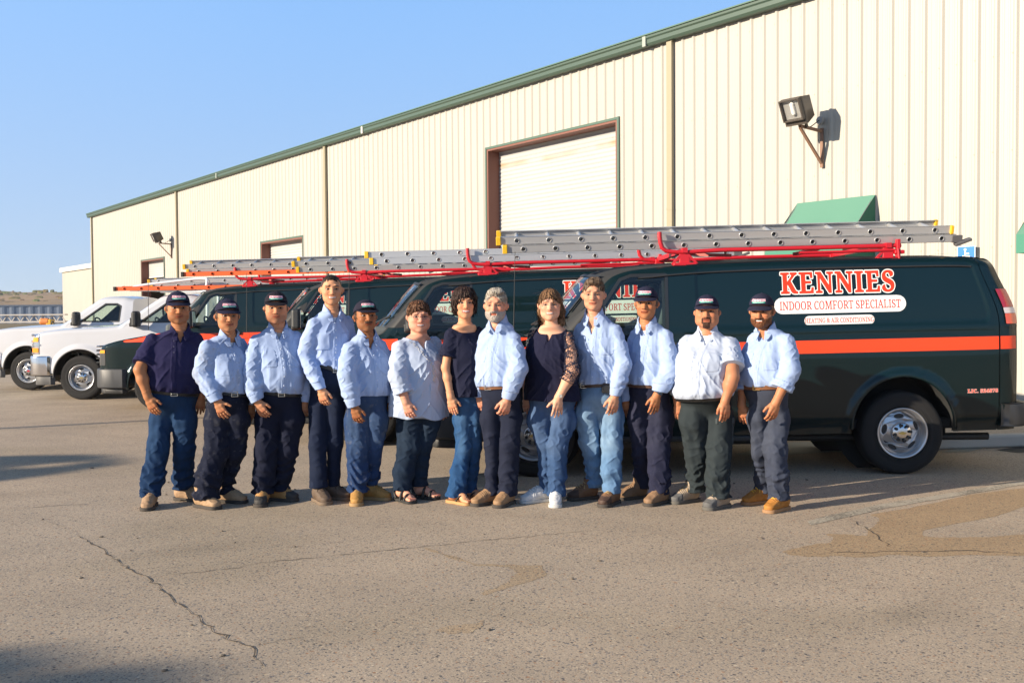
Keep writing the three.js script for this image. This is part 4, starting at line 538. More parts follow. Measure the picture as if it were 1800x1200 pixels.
vanSpots.forEach(([x, z, turn], i) => {
  const v = i ? copyOf(vanProto, 'work_van', vanLabels[i], 'lettered green work vans parked in a row') : vanProto; if (!i) { numbered('work_van'); v.userData.label = vanLabels[0]; v.userData.group = 'lettered green work vans parked in a row'; scene.add(v); } v.position.set(x, 0, z); v.rotation.y = turn;
  const r = i ? copyOf(rackProto, 'roof_rack', rackLabels[i], 'red roof racks on the vans') : rackProto; if (!i) { numbered('roof_rack'); r.userData.label = rackLabels[0]; r.userData.group = 'red roof racks on the vans'; scene.add(r); } r.position.set(x, 0, z); r.rotation.y = turn;
});
const ladderSpots = [[0, 1.37, 2.20, 0.74, 0.22, 'grey extension ladder on the leftmost van, above the orange ladder'], [1, 1.45, 2.12, 0.76, 0.22, 'grey extension ladder on the second van from the left'], [2, 1.01, 2.125, 0.74, 0.02, 'grey extension ladder with yellow end caps on the third van, rungs showing below'], [3, 0.67, 2.125, 0.72, 0.24, 'grey extension ladder with yellow end caps on the nearest van']];
ladderSpots.forEach(([i, u, y, z, tilt, label], k) => { const l = k ? copyOf(ladderProto, 'extension_ladder', label, 'ladders carried on the vehicles') : ladderProto; if (!k) { numbered('extension_ladder'); l.userData.label = label; l.userData.group = 'ladders carried on the vehicles'; scene.add(l); } const [vx, vz] = vanSpots[i]; l.position.set(vx + u - VAN_AX, y + (u - 2.4) * 0.018, vz + z); l.rotation.set(tilt, 0, 0.018); });
{
  const o = makeLadder(13, fibre, mat([0.02, 0.02, 0.02], 0.6), true); numbered('extension_ladder'); o.name = 'extension_ladder_010'; o.userData.label = 'orange fibreglass ladder with black end caps lying under the grey ladder of the leftmost van'; o.userData.group = 'ladders carried on the vehicles'; scene.add(o); o.position.set(vanSpots[0][0] + 1.3 - VAN_AX, 2.135, vanSpots[0][1] + 0.80); o.rotation.set(0.06, 0, 0.016);
}
// ---------------------------------------------------------------- white pickups
const TR_AX = 0.90, truckLoft = loft({
  sill: 0.48,
  H: table([[0, 1.13], [0.05, 1.21], [0.2, 1.265], [0.6, 1.31], [1.36, 1.36], [1.45, 1.40], [2.1, 1.83], [2.2, 1.885], [2.4, 1.925], [2.8, 1.925], [3.0, 1.89]]),
  W: table([[0, 0.90], [0.06, 0.95], [0.2, 0.985], [0.9, 1.0], [2.8, 0.995], [3.0, 0.975]]),
  K: table([[0.4, 0.96], [0.55, 0.985], [0.8, 1.0], [1.1, 0.995], [1.3, 0.975], [1.36, 0.945], [1.6, 0.885], [1.9, 0.80]]),
  rc: (u) => lerp(0.07, 0.11, sstep(1.9, 2.3, u)), rz: (u) => lerp(0.14, 0.18, sstep(1.9, 2.3, u)), crown: (u) => 0.03,
  bend: (u, y, z) => { const zf = Math.abs(z) / 0.97, x = u + 0.22 * Math.pow(zf, 2.2) * sstep(0.5, 1.3, u) * (1 - sstep(2.0, 2.9, u)); const r = Math.hypot(x - TR_AX, y - 0.42); if (y < 1.06) z += 0.028 * sstep(0.60, 0.52, r) * Math.sign(z); return [x - TR_AX, y, z]; },
});
const whitePaint = phys([0.56, 0.57, 0.60], { roughness: 0.35, clearcoat: 1, clearcoatRoughness: 0.04 });
const trWheel = makeWheel(0.40, 0.26, 0.222, 'oval'), trWheelStar = makeWheel(0.39, 0.26, 0.228, 'star');
const trGlassP = polyD([[1.98, 1.40], [2.74, 1.40], [2.76, 1.70], [2.68, 1.745], [2.45, 1.745]]);
function makeTruck(wheel) {
  const t = new THREE.Group(); t.name = 'pickup_truck'; t.userData = { category: 'pickup truck' }; const us = [...new Set([...span(0, 0.25, 16), ...span(0.25, 3.0, 110), 1.52, 1.524, 1.532, 1.536, 2.86, 2.864, 2.872, 2.876].map((x) => +x.toFixed(4)))].sort((a, b) => a - b);
  const shield = (u, v, z) => Math.max(1.435 - u, u - 2.12, Math.abs(z) - lerp(0.80, 0.66, sstep(1.43, 2.1, u)), 0.68 - v), S = truckLoft, arch = (x, y) => Math.hypot(x, y - 0.43) - 0.485;
  const bodyG = [], linerG = [], shG = [], inDoor = (u, v) => Math.max(1.528 - u, u - 2.868, v - 0.68);
  for (const s of [1, -1]) {
    const sf = S(s), flip = s < 0, P = (u, v) => { const p = sf(u, v); p.xu = p.x + TR_AX; return p; };
    bodyG.push(panel(sf, us, vsList, (u, v) => { const p = P(u, v); return Math.max(-arch(p.x, p.y), -inDoor(u, v) - 0.004, -shield(u, v, p.z)); }, 0, null, flip));
    linerG.push(panel(sf, us.filter((_, i) => i % 2), vsList, (u, v) => { const p = P(u, v); return Math.max(-arch(p.x, p.y), -trGlassP(p.xu, p.y) - 0.02, -shield(u, v, p.z) - 0.02, 1.3 - u); }, -0.03, null, flip));
    shG.push(panel(sf, span(1.4, 2.16, 40), vsList.filter((v) => v > 0.6), (u, v) => shield(u, v, P(u, v).z) - 0.012, -0.004, null, flip));
    const door = part('front_door', panel(sf, us.filter((u) => u > 1.4 && u < 2.95), vsList, (u, v) => { const p = P(u, v); return Math.max(inDoor(u, v) + 0.003, -trGlassP(p.xu, p.y)); }, 0, null, flip), whitePaint, t);
    part('window', panel(sf, span(1.7, 2.9, 50), span(0.2, 0.75, 50), (u, v) => { const p = P(u, v); return trGlassP(p.xu, p.y) - 0.01; }, -0.006, null, flip), glassM([0.70, 0.82, 0.78]), door);
    part('window_seal', panel(sf, span(1.7, 2.95, 90), span(0.2, 0.75, 70), (u, v) => { const p = P(u, v), d = trGlassP(p.xu, p.y); return Math.max(d - 0.02, -d - 0.004); }, 0.003, null, flip), blackPlastic, door);
    const m = new THREE.Group(); m.name = 'wing_mirror'; t.add(m); m.position.set(1.98 - TR_AX, 1.45, s * 1.17); part('mirror_housing', rbox(0.12, 0.29, 0.22, 0.05), blackPlastic, m); part('mirror_arm', [rbox(0.16, 0.07, 0.10, 0.02, -0.08, -0.1, -s * 0.12), rbox(0.13, 0.13, 0.03, 0.01, -0.12, -0.04, -s * 0.2)], blackPlastic, m);
    const w = wheel.clone(); w.position.set(0, 0.40, s * 0.85); if (s < 0) w.rotation.y = Math.PI; t.add(w); const w2 = wheel.clone(); w2.position.set(3.39, 0.40, s * 0.85); if (s < 0) w2.rotation.y = Math.PI; t.add(w2);
    part('wheel_well', new THREE.CylinderGeometry(0.53, 0.53, 0.42, 28, 1, true, Math.PI * 0.5, Math.PI).rotateX(Math.PI / 2).translate(0, 0.44, s * 0.74), innerDark, t);
    part('arch_trim', tube(Array.from({ length: 25 }, (_, i) => { const a = -0.05 + (Math.PI + 0.1) * i / 24; return V(Math.cos(a) * 0.485, 0.43 + Math.sin(a) * 0.485, s * 1.012); }), 0.018, 8, 3), blackPlastic, t);
    const lens = (name, M, y0, y1, lift, u1 = 0.16) => part(name, panel(sf, span(0, 0.3, 30), vsList, (u, v) => { const p = P(u, v); return Math.max(u - u1, y0 - p.y, p.y - y1); }, lift, null, flip), M, t);
    lens('headlight', mat([0.6, 0.6, 0.62], 0.1, 0.9), 0.82, 1.185, 0.004); lens('turn_signal', phys([0.9, 0.36, 0.01], { roughness: 0.15, clearcoat: 1 }), 1.05, 1.13, 0.012, 0.14); lens('turn_signal', phys([0.85, 0.28, 0.01], { roughness: 0.15, clearcoat: 1 }), 0.86, 0.94, 0.012, 0.14); lens('headlight_band', chrome, 0.985, 1.01, 0.016, 0.17);
    part('door_handle', rbox(0.2, 0.05, 0.03, 0.012, 2.70 - TR_AX, 1.22, s * 0.985), whitePaint, t);
  }
  bodyG.push(capEnd(S, 0, false), capEnd(S, 3.0, true)); part('body', bodyG, whitePaint, t); part('inner_lining', linerG, innerDark, t); part('windscreen', shG, glassM([0.78, 0.88, 0.86]), t);
  for (let k = 0; k < 4; k++) part('grille_bar', rbox(0.05, 0.04, 1.6, 0.012, -TR_AX - 0.05, 0.84 + k * 0.11, 0), chrome, t);
  part('front_bumper', bumper([[0.30, 1.0], [0.12, 0.99], [0.0, 0.93], [-0.05, 0.75], [-0.09, 0]].map(([x, z]) => [x - TR_AX, z]), 0.44, 0.80, 0.03), mat([0.72, 0.72, 0.74], 0.1, 1), t);
  part('air_dam', bumper([[0.34, 0.97], [0.14, 0.95], [0.04, 0.88], [-0.02, 0.6], [-0.04, 0]].map(([x, z]) => [x - TR_AX, z]), 0.27, 0.44, 0.01), mat([0.09, 0.09, 0.09], 0.6), t);
  part('bed', [rbox(2.7, 0.72, 0.06, 0.02, 3.42, 0.92, 0.95), rbox(2.7, 0.72, 0.06, 0.02, 3.42, 0.92, -0.95), rbox(0.06, 0.72, 1.9, 0.02, 4.75, 0.92, 0), rbox(0.06, 0.72, 1.84, 0.02, 2.14, 0.92, 0), rbox(2.6, 0.06, 1.84, 0.02, 3.42, 0.62, 0)], whitePaint, t);
  part('chassis', [rbox(5.0, 0.18, 0.9, 0.04, 1.9, 0.50, 0), rbox(2.0, 0.1, 1.7, 0.03, 1.1, 0.52, 0)], innerDark, t);
  part('dashboard', rbox(0.5, 0.25, 1.6, 0.08, 1.9 - TR_AX, 1.26, 0), trimGrey, t); for (const z of [0.42, -0.42]) seat(t, 2.52 - TR_AX, 0.92, z, trimGrey); steering(t, 2.16 - TR_AX, 1.30, 0.42);
  return t;
}
{
  const t2 = makeTruck(trWheel); numbered('pickup_truck'); t2.userData.label = 'white pickup truck with chrome bumper and amber lamps beside the leftmost green van'; t2.userData.group = 'white pickup trucks'; scene.add(t2); t2.position.set(-7.79, 0, -18.93);
  const t1 = copyOf(t2, 'pickup_truck', 'white pickup truck at far left, its hood cut off by the edge of the photograph', 'white pickup trucks'); for (const w of t1.children.filter((c) => c.name === 'wheel')) { const n = trWheelStar.clone(); n.position.copy(w.position); n.rotation.copy(w.rotation); t1.remove(w); t1.add(n); } t1.position.set(-9.85, 0, -21.2);
  // white rack over the second truck, with its own two ladders
  const r = new THREE.Group(); r.name = numbered('ladder_rack'); r.userData = { label: 'white tubular ladder rack over the second white pickup truck', category: 'ladder rack' }; scene.add(r); r.position.set(-7.79, 0, -18.93); const wp = mat([0.78, 0.78, 0.78], 0.35), Q = (x, y, z) => V(x - TR_AX, y, z);
  for (const s of [1, -1]) { part('side_tube', tube([Q(1.74, 1.985, s * 0.78), Q(2.0, 1.98, s * 0.78), Q(3.0, 1.985, s * 0.78), Q(3.1, 2.0, s * 0.78), Q(5.4, 2.0, s * 0.78)], 0.028, 8), wp, r); part('upper_tube', tube([Q(1.72, 2.0, s * 0.75), Q(1.85, 2.05, s * 0.72), Q(2.4, 2.12, s * 0.7), Q(3.05, 2.18, s * 0.7), Q(3.12, 2.17, s * 0.72), Q(3.12, 2.0, s * 0.78)], 0.024, 8), wp, r); for (const x of [2.2, 2.4, 5.0]) part('post', rod(Q(x + 0.95, 1.2, s * 0.85), Q(x + 0.95, 2.0, s * 0.78), 0.03), wp, r); }
  for (const x of [1.95, 3.1, 5.0]) part('crossbar', rod(Q(x, 1.985, -0.78), Q(x, 1.985, 0.78), 0.022), wp, r);
  const o = makeLadder(12, fibre, mat([0.02, 0.02, 0.02], 0.6), true); o.name = 'extension_ladder_011'; o.userData.label = 'orange fibreglass ladder with black end cap on the white pickup rack'; o.userData.group = 'ladders carried on the vehicles'; scene.add(o); o.position.set(-7.79 + 1.45 - TR_AX, 1.96, -18.93 + 0.9); o.rotation.set(0.05, 0, 0.01);
  const l = copyOf(ladderProto, 'extension_ladder', 'grey extension ladder on the white pickup rack, above its orange ladder', 'ladders carried on the vehicles'); l.position.set(-7.79 + 2.0 - TR_AX, 2.02, -18.93 + 0.55); l.rotation.set(0.1, 0, 0.01);
}
// ================================================================ people
const curve = (rows, k) => { const t = rows.map((r) => [r[0], r[k]]).sort((a, b) => a[0] - b[0]); const f = table(t); const lo = t[0][0], hi = t[t.length - 1][0]; return (y) => f(clamp(y, lo, hi)); };
const cloth = (rough = 0.9, more = {}) => new THREE.MeshPhysicalMaterial({ vertexColors: true, roughness: rough, specularIntensity: 0.25, side: THREE.DoubleSide, ...more });
const clothM = cloth(), skinM = new THREE.MeshPhysicalMaterial({ vertexColors: true, roughness: 0.52, specularIntensity: 0.5 }), hairM = new THREE.MeshPhysicalMaterial({ vertexColors: true, roughness: 0.55, specularIntensity: 0.35 }), hairM2 = new THREE.MeshPhysicalMaterial({ vertexColors: true, roughness: 0.55, specularIntensity: 0.35, side: THREE.DoubleSide }), leatherM = new THREE.MeshPhysicalMaterial({ vertexColors: true, roughness: 0.7 }), soleM = mat([0.05, 0.042, 0.036], 0.8), beltBlack = mat([0.012, 0.012, 0.012], 0.45), beltBrown = mat([0.17, 0.07, 0.03], 0.5), buckleM = mat([0.6, 0.58, 0.52], 0.25, 1), goldM = mat([0.62, 0.42, 0.14], 0.25, 1);
const capLogo = new THREE.MeshStandardMaterial({ alphaTest: 0.4, roughness: 0.8, map: canvasTex(256, 112, (x, w, h) => { x.clearRect(0, 0, w, h); x.textAlign = 'center'; x.textBaseline = 'middle'; x.font = 'bold 62px serif'; x.lineJoin = 'round'; x.strokeStyle = '#e2d4dc'; x.lineWidth = 10; x.strokeText('KENNIES', w / 2, 42); x.fillStyle = '#d0214a'; x.fillText('KENNIES', w / 2, 42); x.fillStyle = '#2e9d8c'; x.fillRect(14, 74, 228, 28); x.fillStyle = '#cfe9e2'; x.font = 'bold 20px sans-serif'; x.fillText('INDOOR COMFORT', w / 2, 89); }) });
const teeLogo = capLogo;
function ridge(n) { return 1 - Math.abs(n); }
function surf(sdf, p, d, max = 0.6) { let t = 0; const q = p.clone(); for (let i = 0; i < 60; i++) { q.copy(p).addScaledVector(d, t); const v = sdf(q.x, q.y, q.z); if (v > -0.0004) break; t += Math.max(-v * 0.6, 0.0008); if (t > max) break; } return q; }
function sdfBox(sdf, pts, pad) { const lo = V(1e9, 1e9, 1e9), hi = V(-1e9, -1e9, -1e9); for (const p of pts) { lo.min(p); hi.max(p); } return [lo.subScalar(pad), hi.addScalar(pad)]; }

function makeHead(o) { // local axes: y up, z out of the face, x towards the person's left; unit head 0.23 m from chin to crown
  const s = o.hs, fw = (o.fw ?? 1) * 1.06, fat = o.fat ?? 0, E = (cx, cy, cz, rx, ry, rz) => ellipsoid(cx, cy, cz, rx, ry, rz);
  const cran = E(0, 0.030, -0.012, 0.0755, 0.086, 0.097), face = E(0, -0.03, 0.020, 0.066 + fat * 0.010, 0.082, 0.073), jaw = E(0, -0.070, 0.028, 0.054 + fat * 0.014, 0.040, 0.056), chin = E(0, -0.099, 0.066, 0.022, 0.017, 0.02);
  const nose = chain([V(0, 0.016, 0.086), V(0, -0.012, 0.100), V(0, -0.030, 0.108)], [0.0075, 0.010, 0.0135 * (o.nose ?? 1)], 0.008), nl = E(0.0135, -0.033, 0.096, 0.0085, 0.007, 0.009), nr = E(-0.0135, -0.033, 0.096, 0.0085, 0.007, 0.009);
  const socL = E(0.031, 0.006, 0.104, 0.020, 0.013, 0.020), socR = E(-0.031, 0.006, 0.104, 0.020, 0.013, 0.020), eyL = E(0.031, 0.004, 0.0755, 0.0125, 0.0105, 0.0115), eyR = E(-0.031, 0.004, 0.0755, 0.0125, 0.0105, 0.0115);
  const brow = chain([V(-0.046, 0.022, 0.074), V(-0.025, 0.028, 0.087), V(0, 0.022, 0.089), V(0.025, 0.028, 0.087), V(0.046, 0.022, 0.074)], [0.007, 0.008, 0.006, 0.008, 0.007], 0.01), ckL = E(0.038, -0.026, 0.066, 0.022, 0.020, 0.020), ckR = E(-0.038, -0.026, 0.066, 0.022, 0.020, 0.020);
  const lipU = E(0, -0.0565, 0.0895, 0.023, 0.005, 0.007), lipD = E(0, -0.0655, 0.0885, 0.019, 0.006, 0.0075), sm = o.smile ?? 0, earL = E(0.0750, -0.004, -0.012, 0.010, 0.031, 0.020), earR = E(-0.0750, -0.004, -0.012, 0.010, 0.031, 0.020), earHL = E(0.0865, -0.002, -0.006, 0.007, 0.018, 0.010), earHR = E(-0.0865, -0.002, -0.006, 0.007, 0.018, 0.010);
  const beard = o.beard; // 'full', 'goatee', undefined
  const beardMask = (x, y, z) => { const ax = Math.abs(x); if (beard === 'goatee') { const ch = sstep(0.027, 0.020, ax) * sstep(-0.072, -0.078, y) * sstep(0.04, 0.06, z); const mo = sstep(0.030, 0.024, ax) * sstep(-0.054 + 0, -0.050, y) * sstep(-0.040, -0.046, y) * sstep(0.06, 0.07, z); const sd = sstep(0.006, 0.003, Math.abs(ax - 0.027)) * sstep(-0.045, -0.05, y) * sstep(-0.09, -0.08, y) * sstep(0.05, 0.06, z); return Math.max(ch, mo, sd * 0.8); }
    if (beard === 'full') { const low = sstep(-0.030 - 0.25 * (z - 0.02) * (z < 0.05 ? 1 : 0.6), -0.045 - 0.2 * Math.max(0, z - 0.03), y) * sstep(-0.02, 0.02, z); const mouth = sstep(0.024, 0.018, ax) * sstep(-0.074, -0.070, y) * sstep(-0.052, -0.056, y); const mo = sstep(0.034, 0.028, ax) * sstep(-0.036, -0.042, y) * sstep(0.06, 0.07, z); return Math.max(low, mo) * (1 - mouth); }
    if (beard === 'stache') return sstep(0.030, 0.024, ax) * sstep(-0.058, -0.053, y) * sstep(-0.040, -0.046, y) * sstep(0.06, 0.07, z); return 0; };
  const f = (X, Y, Z) => { const x = X / fw, y = Y, z = Z;
    let d = smin(cran(x, y, z), face(x, y, z), 0.03); d = smin(d, jaw(x, y, z), 0.03); d = smin(d, chin(x, y, z), 0.022); if (z > 0.02) { d = smin(d, ckL(x, y, z), 0.018); d = smin(d, ckR(x, y, z), 0.018); d = smin(d, brow(x, y, z), 0.014); d = smax(d, -socL(x, y, z), 0.012); d = smax(d, -socR(x, y, z), 0.012); d = Math.min(d, eyL(x, y, z), eyR(x, y, z)); d = smin(d, nose(x, y, z), 0.012); d = smin(d, Math.min(nl(x, y, z), nr(x, y, z)), 0.006); d = smin(d, lipU(x, y - sm * 0.10 * Math.abs(x), z), 0.006); d = smin(d, lipD(x, y - sm * 0.12 * Math.abs(x), z), 0.006); }
    else { d = smin(d, Math.min(earL(x, y, z), earR(x, y, z)), 0.006); d = smin(d, Math.min(earHL(x, y, z), earHR(x, y, z)), 0.006); }
    if (beard && d < 0.03) { const b = beardMask(x, y, z); if (b > 0) d -= b * ((beard === 'full' ? 0.007 : 0.004) + 0.002 * vnoise(x * 260, y * 160, z * 260)); }
    return d * 0.92; };
  const sk = o.skin, col = (x0, y, z, nx, ny, nz) => { const x = x0 / fw, ax = Math.abs(x); let c = [sk[0], sk[1], sk[2]]; const mix = (t, k) => { if (k > 0) for (let i = 0; i < 3; i++) c[i] = lerp(c[i], t[i], Math.min(1, k)); }, mul = (m, k) => { for (let i = 0; i < 3; i++) c[i] *= lerp(1, m[i], k); };
    const n = 1 + 0.06 * vnoise(x * 70, y * 70, z * 70) + 0.05 * vnoise(x * 220, y * 220, z * 220); for (let i = 0; i < 3; i++) c[i] *= n;
    mul([1.06, 0.80, 0.76], sstep(0.035, 0.0, Math.hypot(ax - 0.040, y + 0.028)) * (z > 0.03 ? (o.rosy ?? 0.5) : 0)); mul([1.05, 0.80, 0.78], sstep(0.022, 0, Math.hypot(x, y + 0.03)) * (z > 0.09 ? (o.rosy ?? 0.5) : 0)); mul([1.03, 0.8, 0.77], (ax > 0.078 ? 0.5 : 0));
    if (o.freckle && z > 0.02) mul([0.80, 0.70, 0.66], sstep(0.35, 0.6, vnoise(x * 150, y * 150, z * 150)) * 0.35);
    if (o.stubble && z > -0.03) mul([0.62, 0.62, 0.66], o.stubble * sstep(-0.040, -0.060, y) * sstep(-0.135, -0.09, y) * sstep(-0.02, 0.03, z)); if (o.stubble && z > 0.06) mul([0.7, 0.7, 0.72], o.stubble * sstep(0.03, 0.022, ax) * sstep(-0.057, -0.053, y) * sstep(-0.038, -0.044, y));
    if (o.sideHair) { const hl = Math.max(0.016 - y + 0.0 + 0.4 * Math.max(0, z - 0.0), 0) ; if (y > -0.02 && z < 0.030 + 0.02 * vnoise(y * 60, 3, z * 60) && !(ax > 0.081)) mix(o.hairCol, 0.92); if (y <= -0.02 && y > -0.062 && z < -0.035) mix(o.hairCol, 0.9 * sstep(-0.062, -0.05, y)); if (y <= -0.02 && y > -0.034 && z < 0.022 && z > 0.004 && ax < 0.08) mix(o.hairCol, 0.8); }
    if (o.scalp && y > 0.02 && z < 0.045 + (y - 0.05) * 0.35) mix(o.hairCol, 0.95);
    if (z > 0.05) {
      const by = 0.0275 - 0.10 * Math.max(0, ax - 0.033) + 0.05 * Math.min(0, ax - 0.033); mix(o.browCol ?? [sk[0] * 0.16, sk[1] * 0.14, sk[2] * 0.14], sstep(0.0062, 0.0032, Math.abs(y - by)) * sstep(0.010, 0.014, ax) * sstep(0.053, 0.047, ax) * (o.browK ?? 0.85));
      const ex = ax - 0.031, open = (o.squint ?? 0.0052) * 1.05, ed = Math.hypot(ex / 0.0155, (y - 0.004) / open); if (ed < 1.45) mix([sk[0] * 0.12, sk[1] * 0.10, sk[2] * 0.10], sstep(1.45, 1.1, ed) * 0.9); if (ed < 1) { mix([0.30, 0.26, 0.24], sstep(1.0, 0.85, ed)); mix([0.018, 0.012, 0.009], sstep(0.0078, 0.0064, Math.hypot(ex, y - 0.0045))); }
      mul([0.72, 0.66, 0.66], sstep(0.010, 0.0, Math.hypot(ex / 1.6, y + 0.008)) * 0.5); mul([0.78, 0.70, 0.68], sstep(0.004, 0.001, Math.abs(ax - (0.020 + 0.35 * Math.max(0, -0.03 - y)))) * sstep(-0.028, -0.034, y) * sstep(-0.062, -0.05, y) * 0.6);
      const my = y - sm * 0.11 * ax, lw = 0.0235 + sm * 0.006; if (ax < lw + 0.004 && my < -0.048 && my > -0.078) { const lk = sstep(lw + 0.003, lw - 0.002, ax); mix(o.lip ?? [sk[0] * 0.78, sk[1] * 0.46, sk[2] * 0.45], lk * sstep(-0.0505, -0.0535, my) * sstep(-0.0755, -0.0715, my) * 0.85); if (sm >= 0.7) { mix([0.75, 0.72, 0.66], sstep(lw - 0.003, lw - 0.007, ax) * sstep(-0.0575, -0.0585, my) * sstep(-0.0665, -0.0652, my)); mix([0.06, 0.02, 0.02], sstep(0.0012, 0.0006, Math.abs(my + 0.0672)) * lk * 0.7); } else mix([sk[0] * 0.14, sk[1] * 0.08, sk[2] * 0.08], sstep(0.0030, 0.0014, Math.abs(my + 0.0610)) * lk * 0.95); }
      if (ax < 0.017 && y < -0.034 && z > 0.085 && ny < -0.6) mix([sk[0] * 0.15, sk[1] * 0.1, sk[2] * 0.1], sstep(0.006, 0.003, Math.abs(ax - 0.008)) * 0.8);
    }
    if (beard) { const b = beardMask(x, y, z); if (b > 0) { const v = 0.75 + 0.5 * Math.abs(vnoise(x * 300, y * 120, z * 300)), bc = o.beardCol; mix([bc[0] * v, bc[1] * v, bc[2] * v], sstep(0.1, 0.6, b) * 0.96); } }
    return c; };
  return { f, col };
}
function hairField(o, kind) { // in head axes
  const E = ellipsoid, strand = (x, y, z, a) => { const ang = Math.atan2(x, z + 0.02); return a * (0.6 * vnoise(ang * 26, y * 18, 1) + 0.55 * vnoise(ang * 60, y * 40, 4) + 0.3 * vnoise(x * 90, y * 90, z * 90)); };
  if (kind === 'short') { const quiff = E(0.008, 0.104, 0.048, 0.062, 0.030, 0.044), sh = E(0, 0.036 + (o.vol ?? 0) * 0.4, -0.014, 0.080 + (o.vol ?? 0) * 0.5, 0.087 + (o.vol ?? 0), 0.100 + (o.vol ?? 0) * 0.4), fc = E(0, -0.045, 0.112, 0.084, 0.131 - (o.hairline ?? 0), 0.086);
    return (x, y, z) => { let d = o.tuft ? smin(sh(x, y, z), quiff(x, y, z), 0.02) : sh(x, y, z); d -= strand(x, y, z, o.tuft ? 0.0028 : 0.0018) - (o.tuft ? 0.007 * vnoise(x * 45, y * 30, z * 45) : 0); d = smax(d, -fc(x, y, z), 0.008); d = smax(d, -0.055 - y, 0.01); if (z > -0.030) d = Math.max(d, (0.020 - y) - (z < 0.026 && z > 0.004 ? 0.045 : 0)); return d * 0.8; }; }
  if (kind === 'fluffy') { const sh = E(0, 0.040, -0.016, 0.090, 0.096, 0.106), fc = E(0.006, -0.052, 0.112, 0.073, 0.116, 0.08), side = E(0, -0.01, -0.03, 0.088, 0.06, 0.07); return (x, y, z) => { let d = smin(sh(x, y, z), side(x, y, z), 0.02) - strand(x, y, z, 0.006) - 0.005 * vnoise(x * 34, y * 30, z * 34); d = smax(d, -fc(x, y, z), 0.010); d = smax(d, -0.062 - y, 0.012); if (z > 0.0) d = smax(d, 0.000 - y, 0.01); return d * 0.7; }; }
  if (kind === 'bob') { const sh = E(0, 0.030, -0.016, 0.099, 0.104, 0.113), lo = E(0, -0.040, -0.02, 0.099, 0.066, 0.088), fc = E(0.006, -0.058, 0.112, 0.064, 0.106, 0.090), under = E(0, -0.13, 0.03, 0.075, 0.06, 0.12); return (x, y, z) => { let d = smin(sh(x, y, z), lo(x, y, z), 0.03) - strand(x, y, z, 0.006) - 0.005 * vnoise(x * 30, y * 26, z * 30); d = smax(d, -fc(x, y, z), 0.010); d = smax(d, -under(x, y, z), 0.015); d = smax(d, -0.104 - y + 0.012 * vnoise(x * 40, 1, z * 40), 0.014); return d * 0.7; }; }
  if (kind === 'long') { const sh = E(0, 0.034, -0.014, 0.086, 0.093, 0.106), fc = E(-0.004, -0.050, 0.112, 0.066, 0.110, 0.082), back = chain([V(0, 0.0, -0.06), V(0.0, -0.10, -0.065), V(0, -0.21, -0.05)], [0.075, 0.075, 0.055], 0.02), l1 = chain([V(0.072, 0.03, 0.0), V(0.085, -0.05, -0.015), V(0.083, -0.13, -0.02), V(0.070, -0.20, -0.01)], [0.022, 0.026, 0.026, 0.014], 0.02), l2 = chain([V(-0.072, 0.03, 0.0), V(-0.080, -0.05, -0.03), V(-0.074, -0.13, -0.04)], [0.018, 0.020, 0.018], 0.02); return (x, y, z) => { let d = sh(x, y, z); d = smax(d, -fc(x, y, z), 0.008); d = smin(d, back(x * 0.95, y, z), 0.02); d = smin(d, Math.min(l1(x, y, z), l2(x, y, z)), 0.015); return (d - strand(x, y, z, 0.006)) * 0.75; }; }
}
function capField() { const dome = ellipsoid(0, 0.036, -0.008, 0.088, 0.094, 0.108), front = ellipsoid(0, 0.060, 0.035, 0.074, 0.066, 0.069); return (x, y, z) => { let d = smin(dome(x, y, z), front(x, y, z), 0.03); d = smax(d, 0.040 + 0.17 * z - y, 0.004); const a = Math.atan2(x, z + 0.008), seam = Math.abs(((a / (Math.PI / 3) + 0.5) % 1 + 1) % 1 - 0.5) * Math.hypot(x, z); if (y > 0.05) d += 0.0016 * sstep(0.0035, 0.0, seam); const btn = Math.hypot(x, (y - 0.132) * 1.6, z + 0.006) - 0.010; return smin(d, btn, 0.003) * 0.9; }; }
function brimField(flat) { return (x, y, z) => { const yc = 0.058 - flat * x * x - 0.36 * (z - 0.05), r = Math.hypot(x / 0.088, (z - 0.062) / 0.088); return Math.max((r - 1) * 0.08, 0.040 - z, Math.abs(y - yc) - 0.0034) * 0.9; }; }

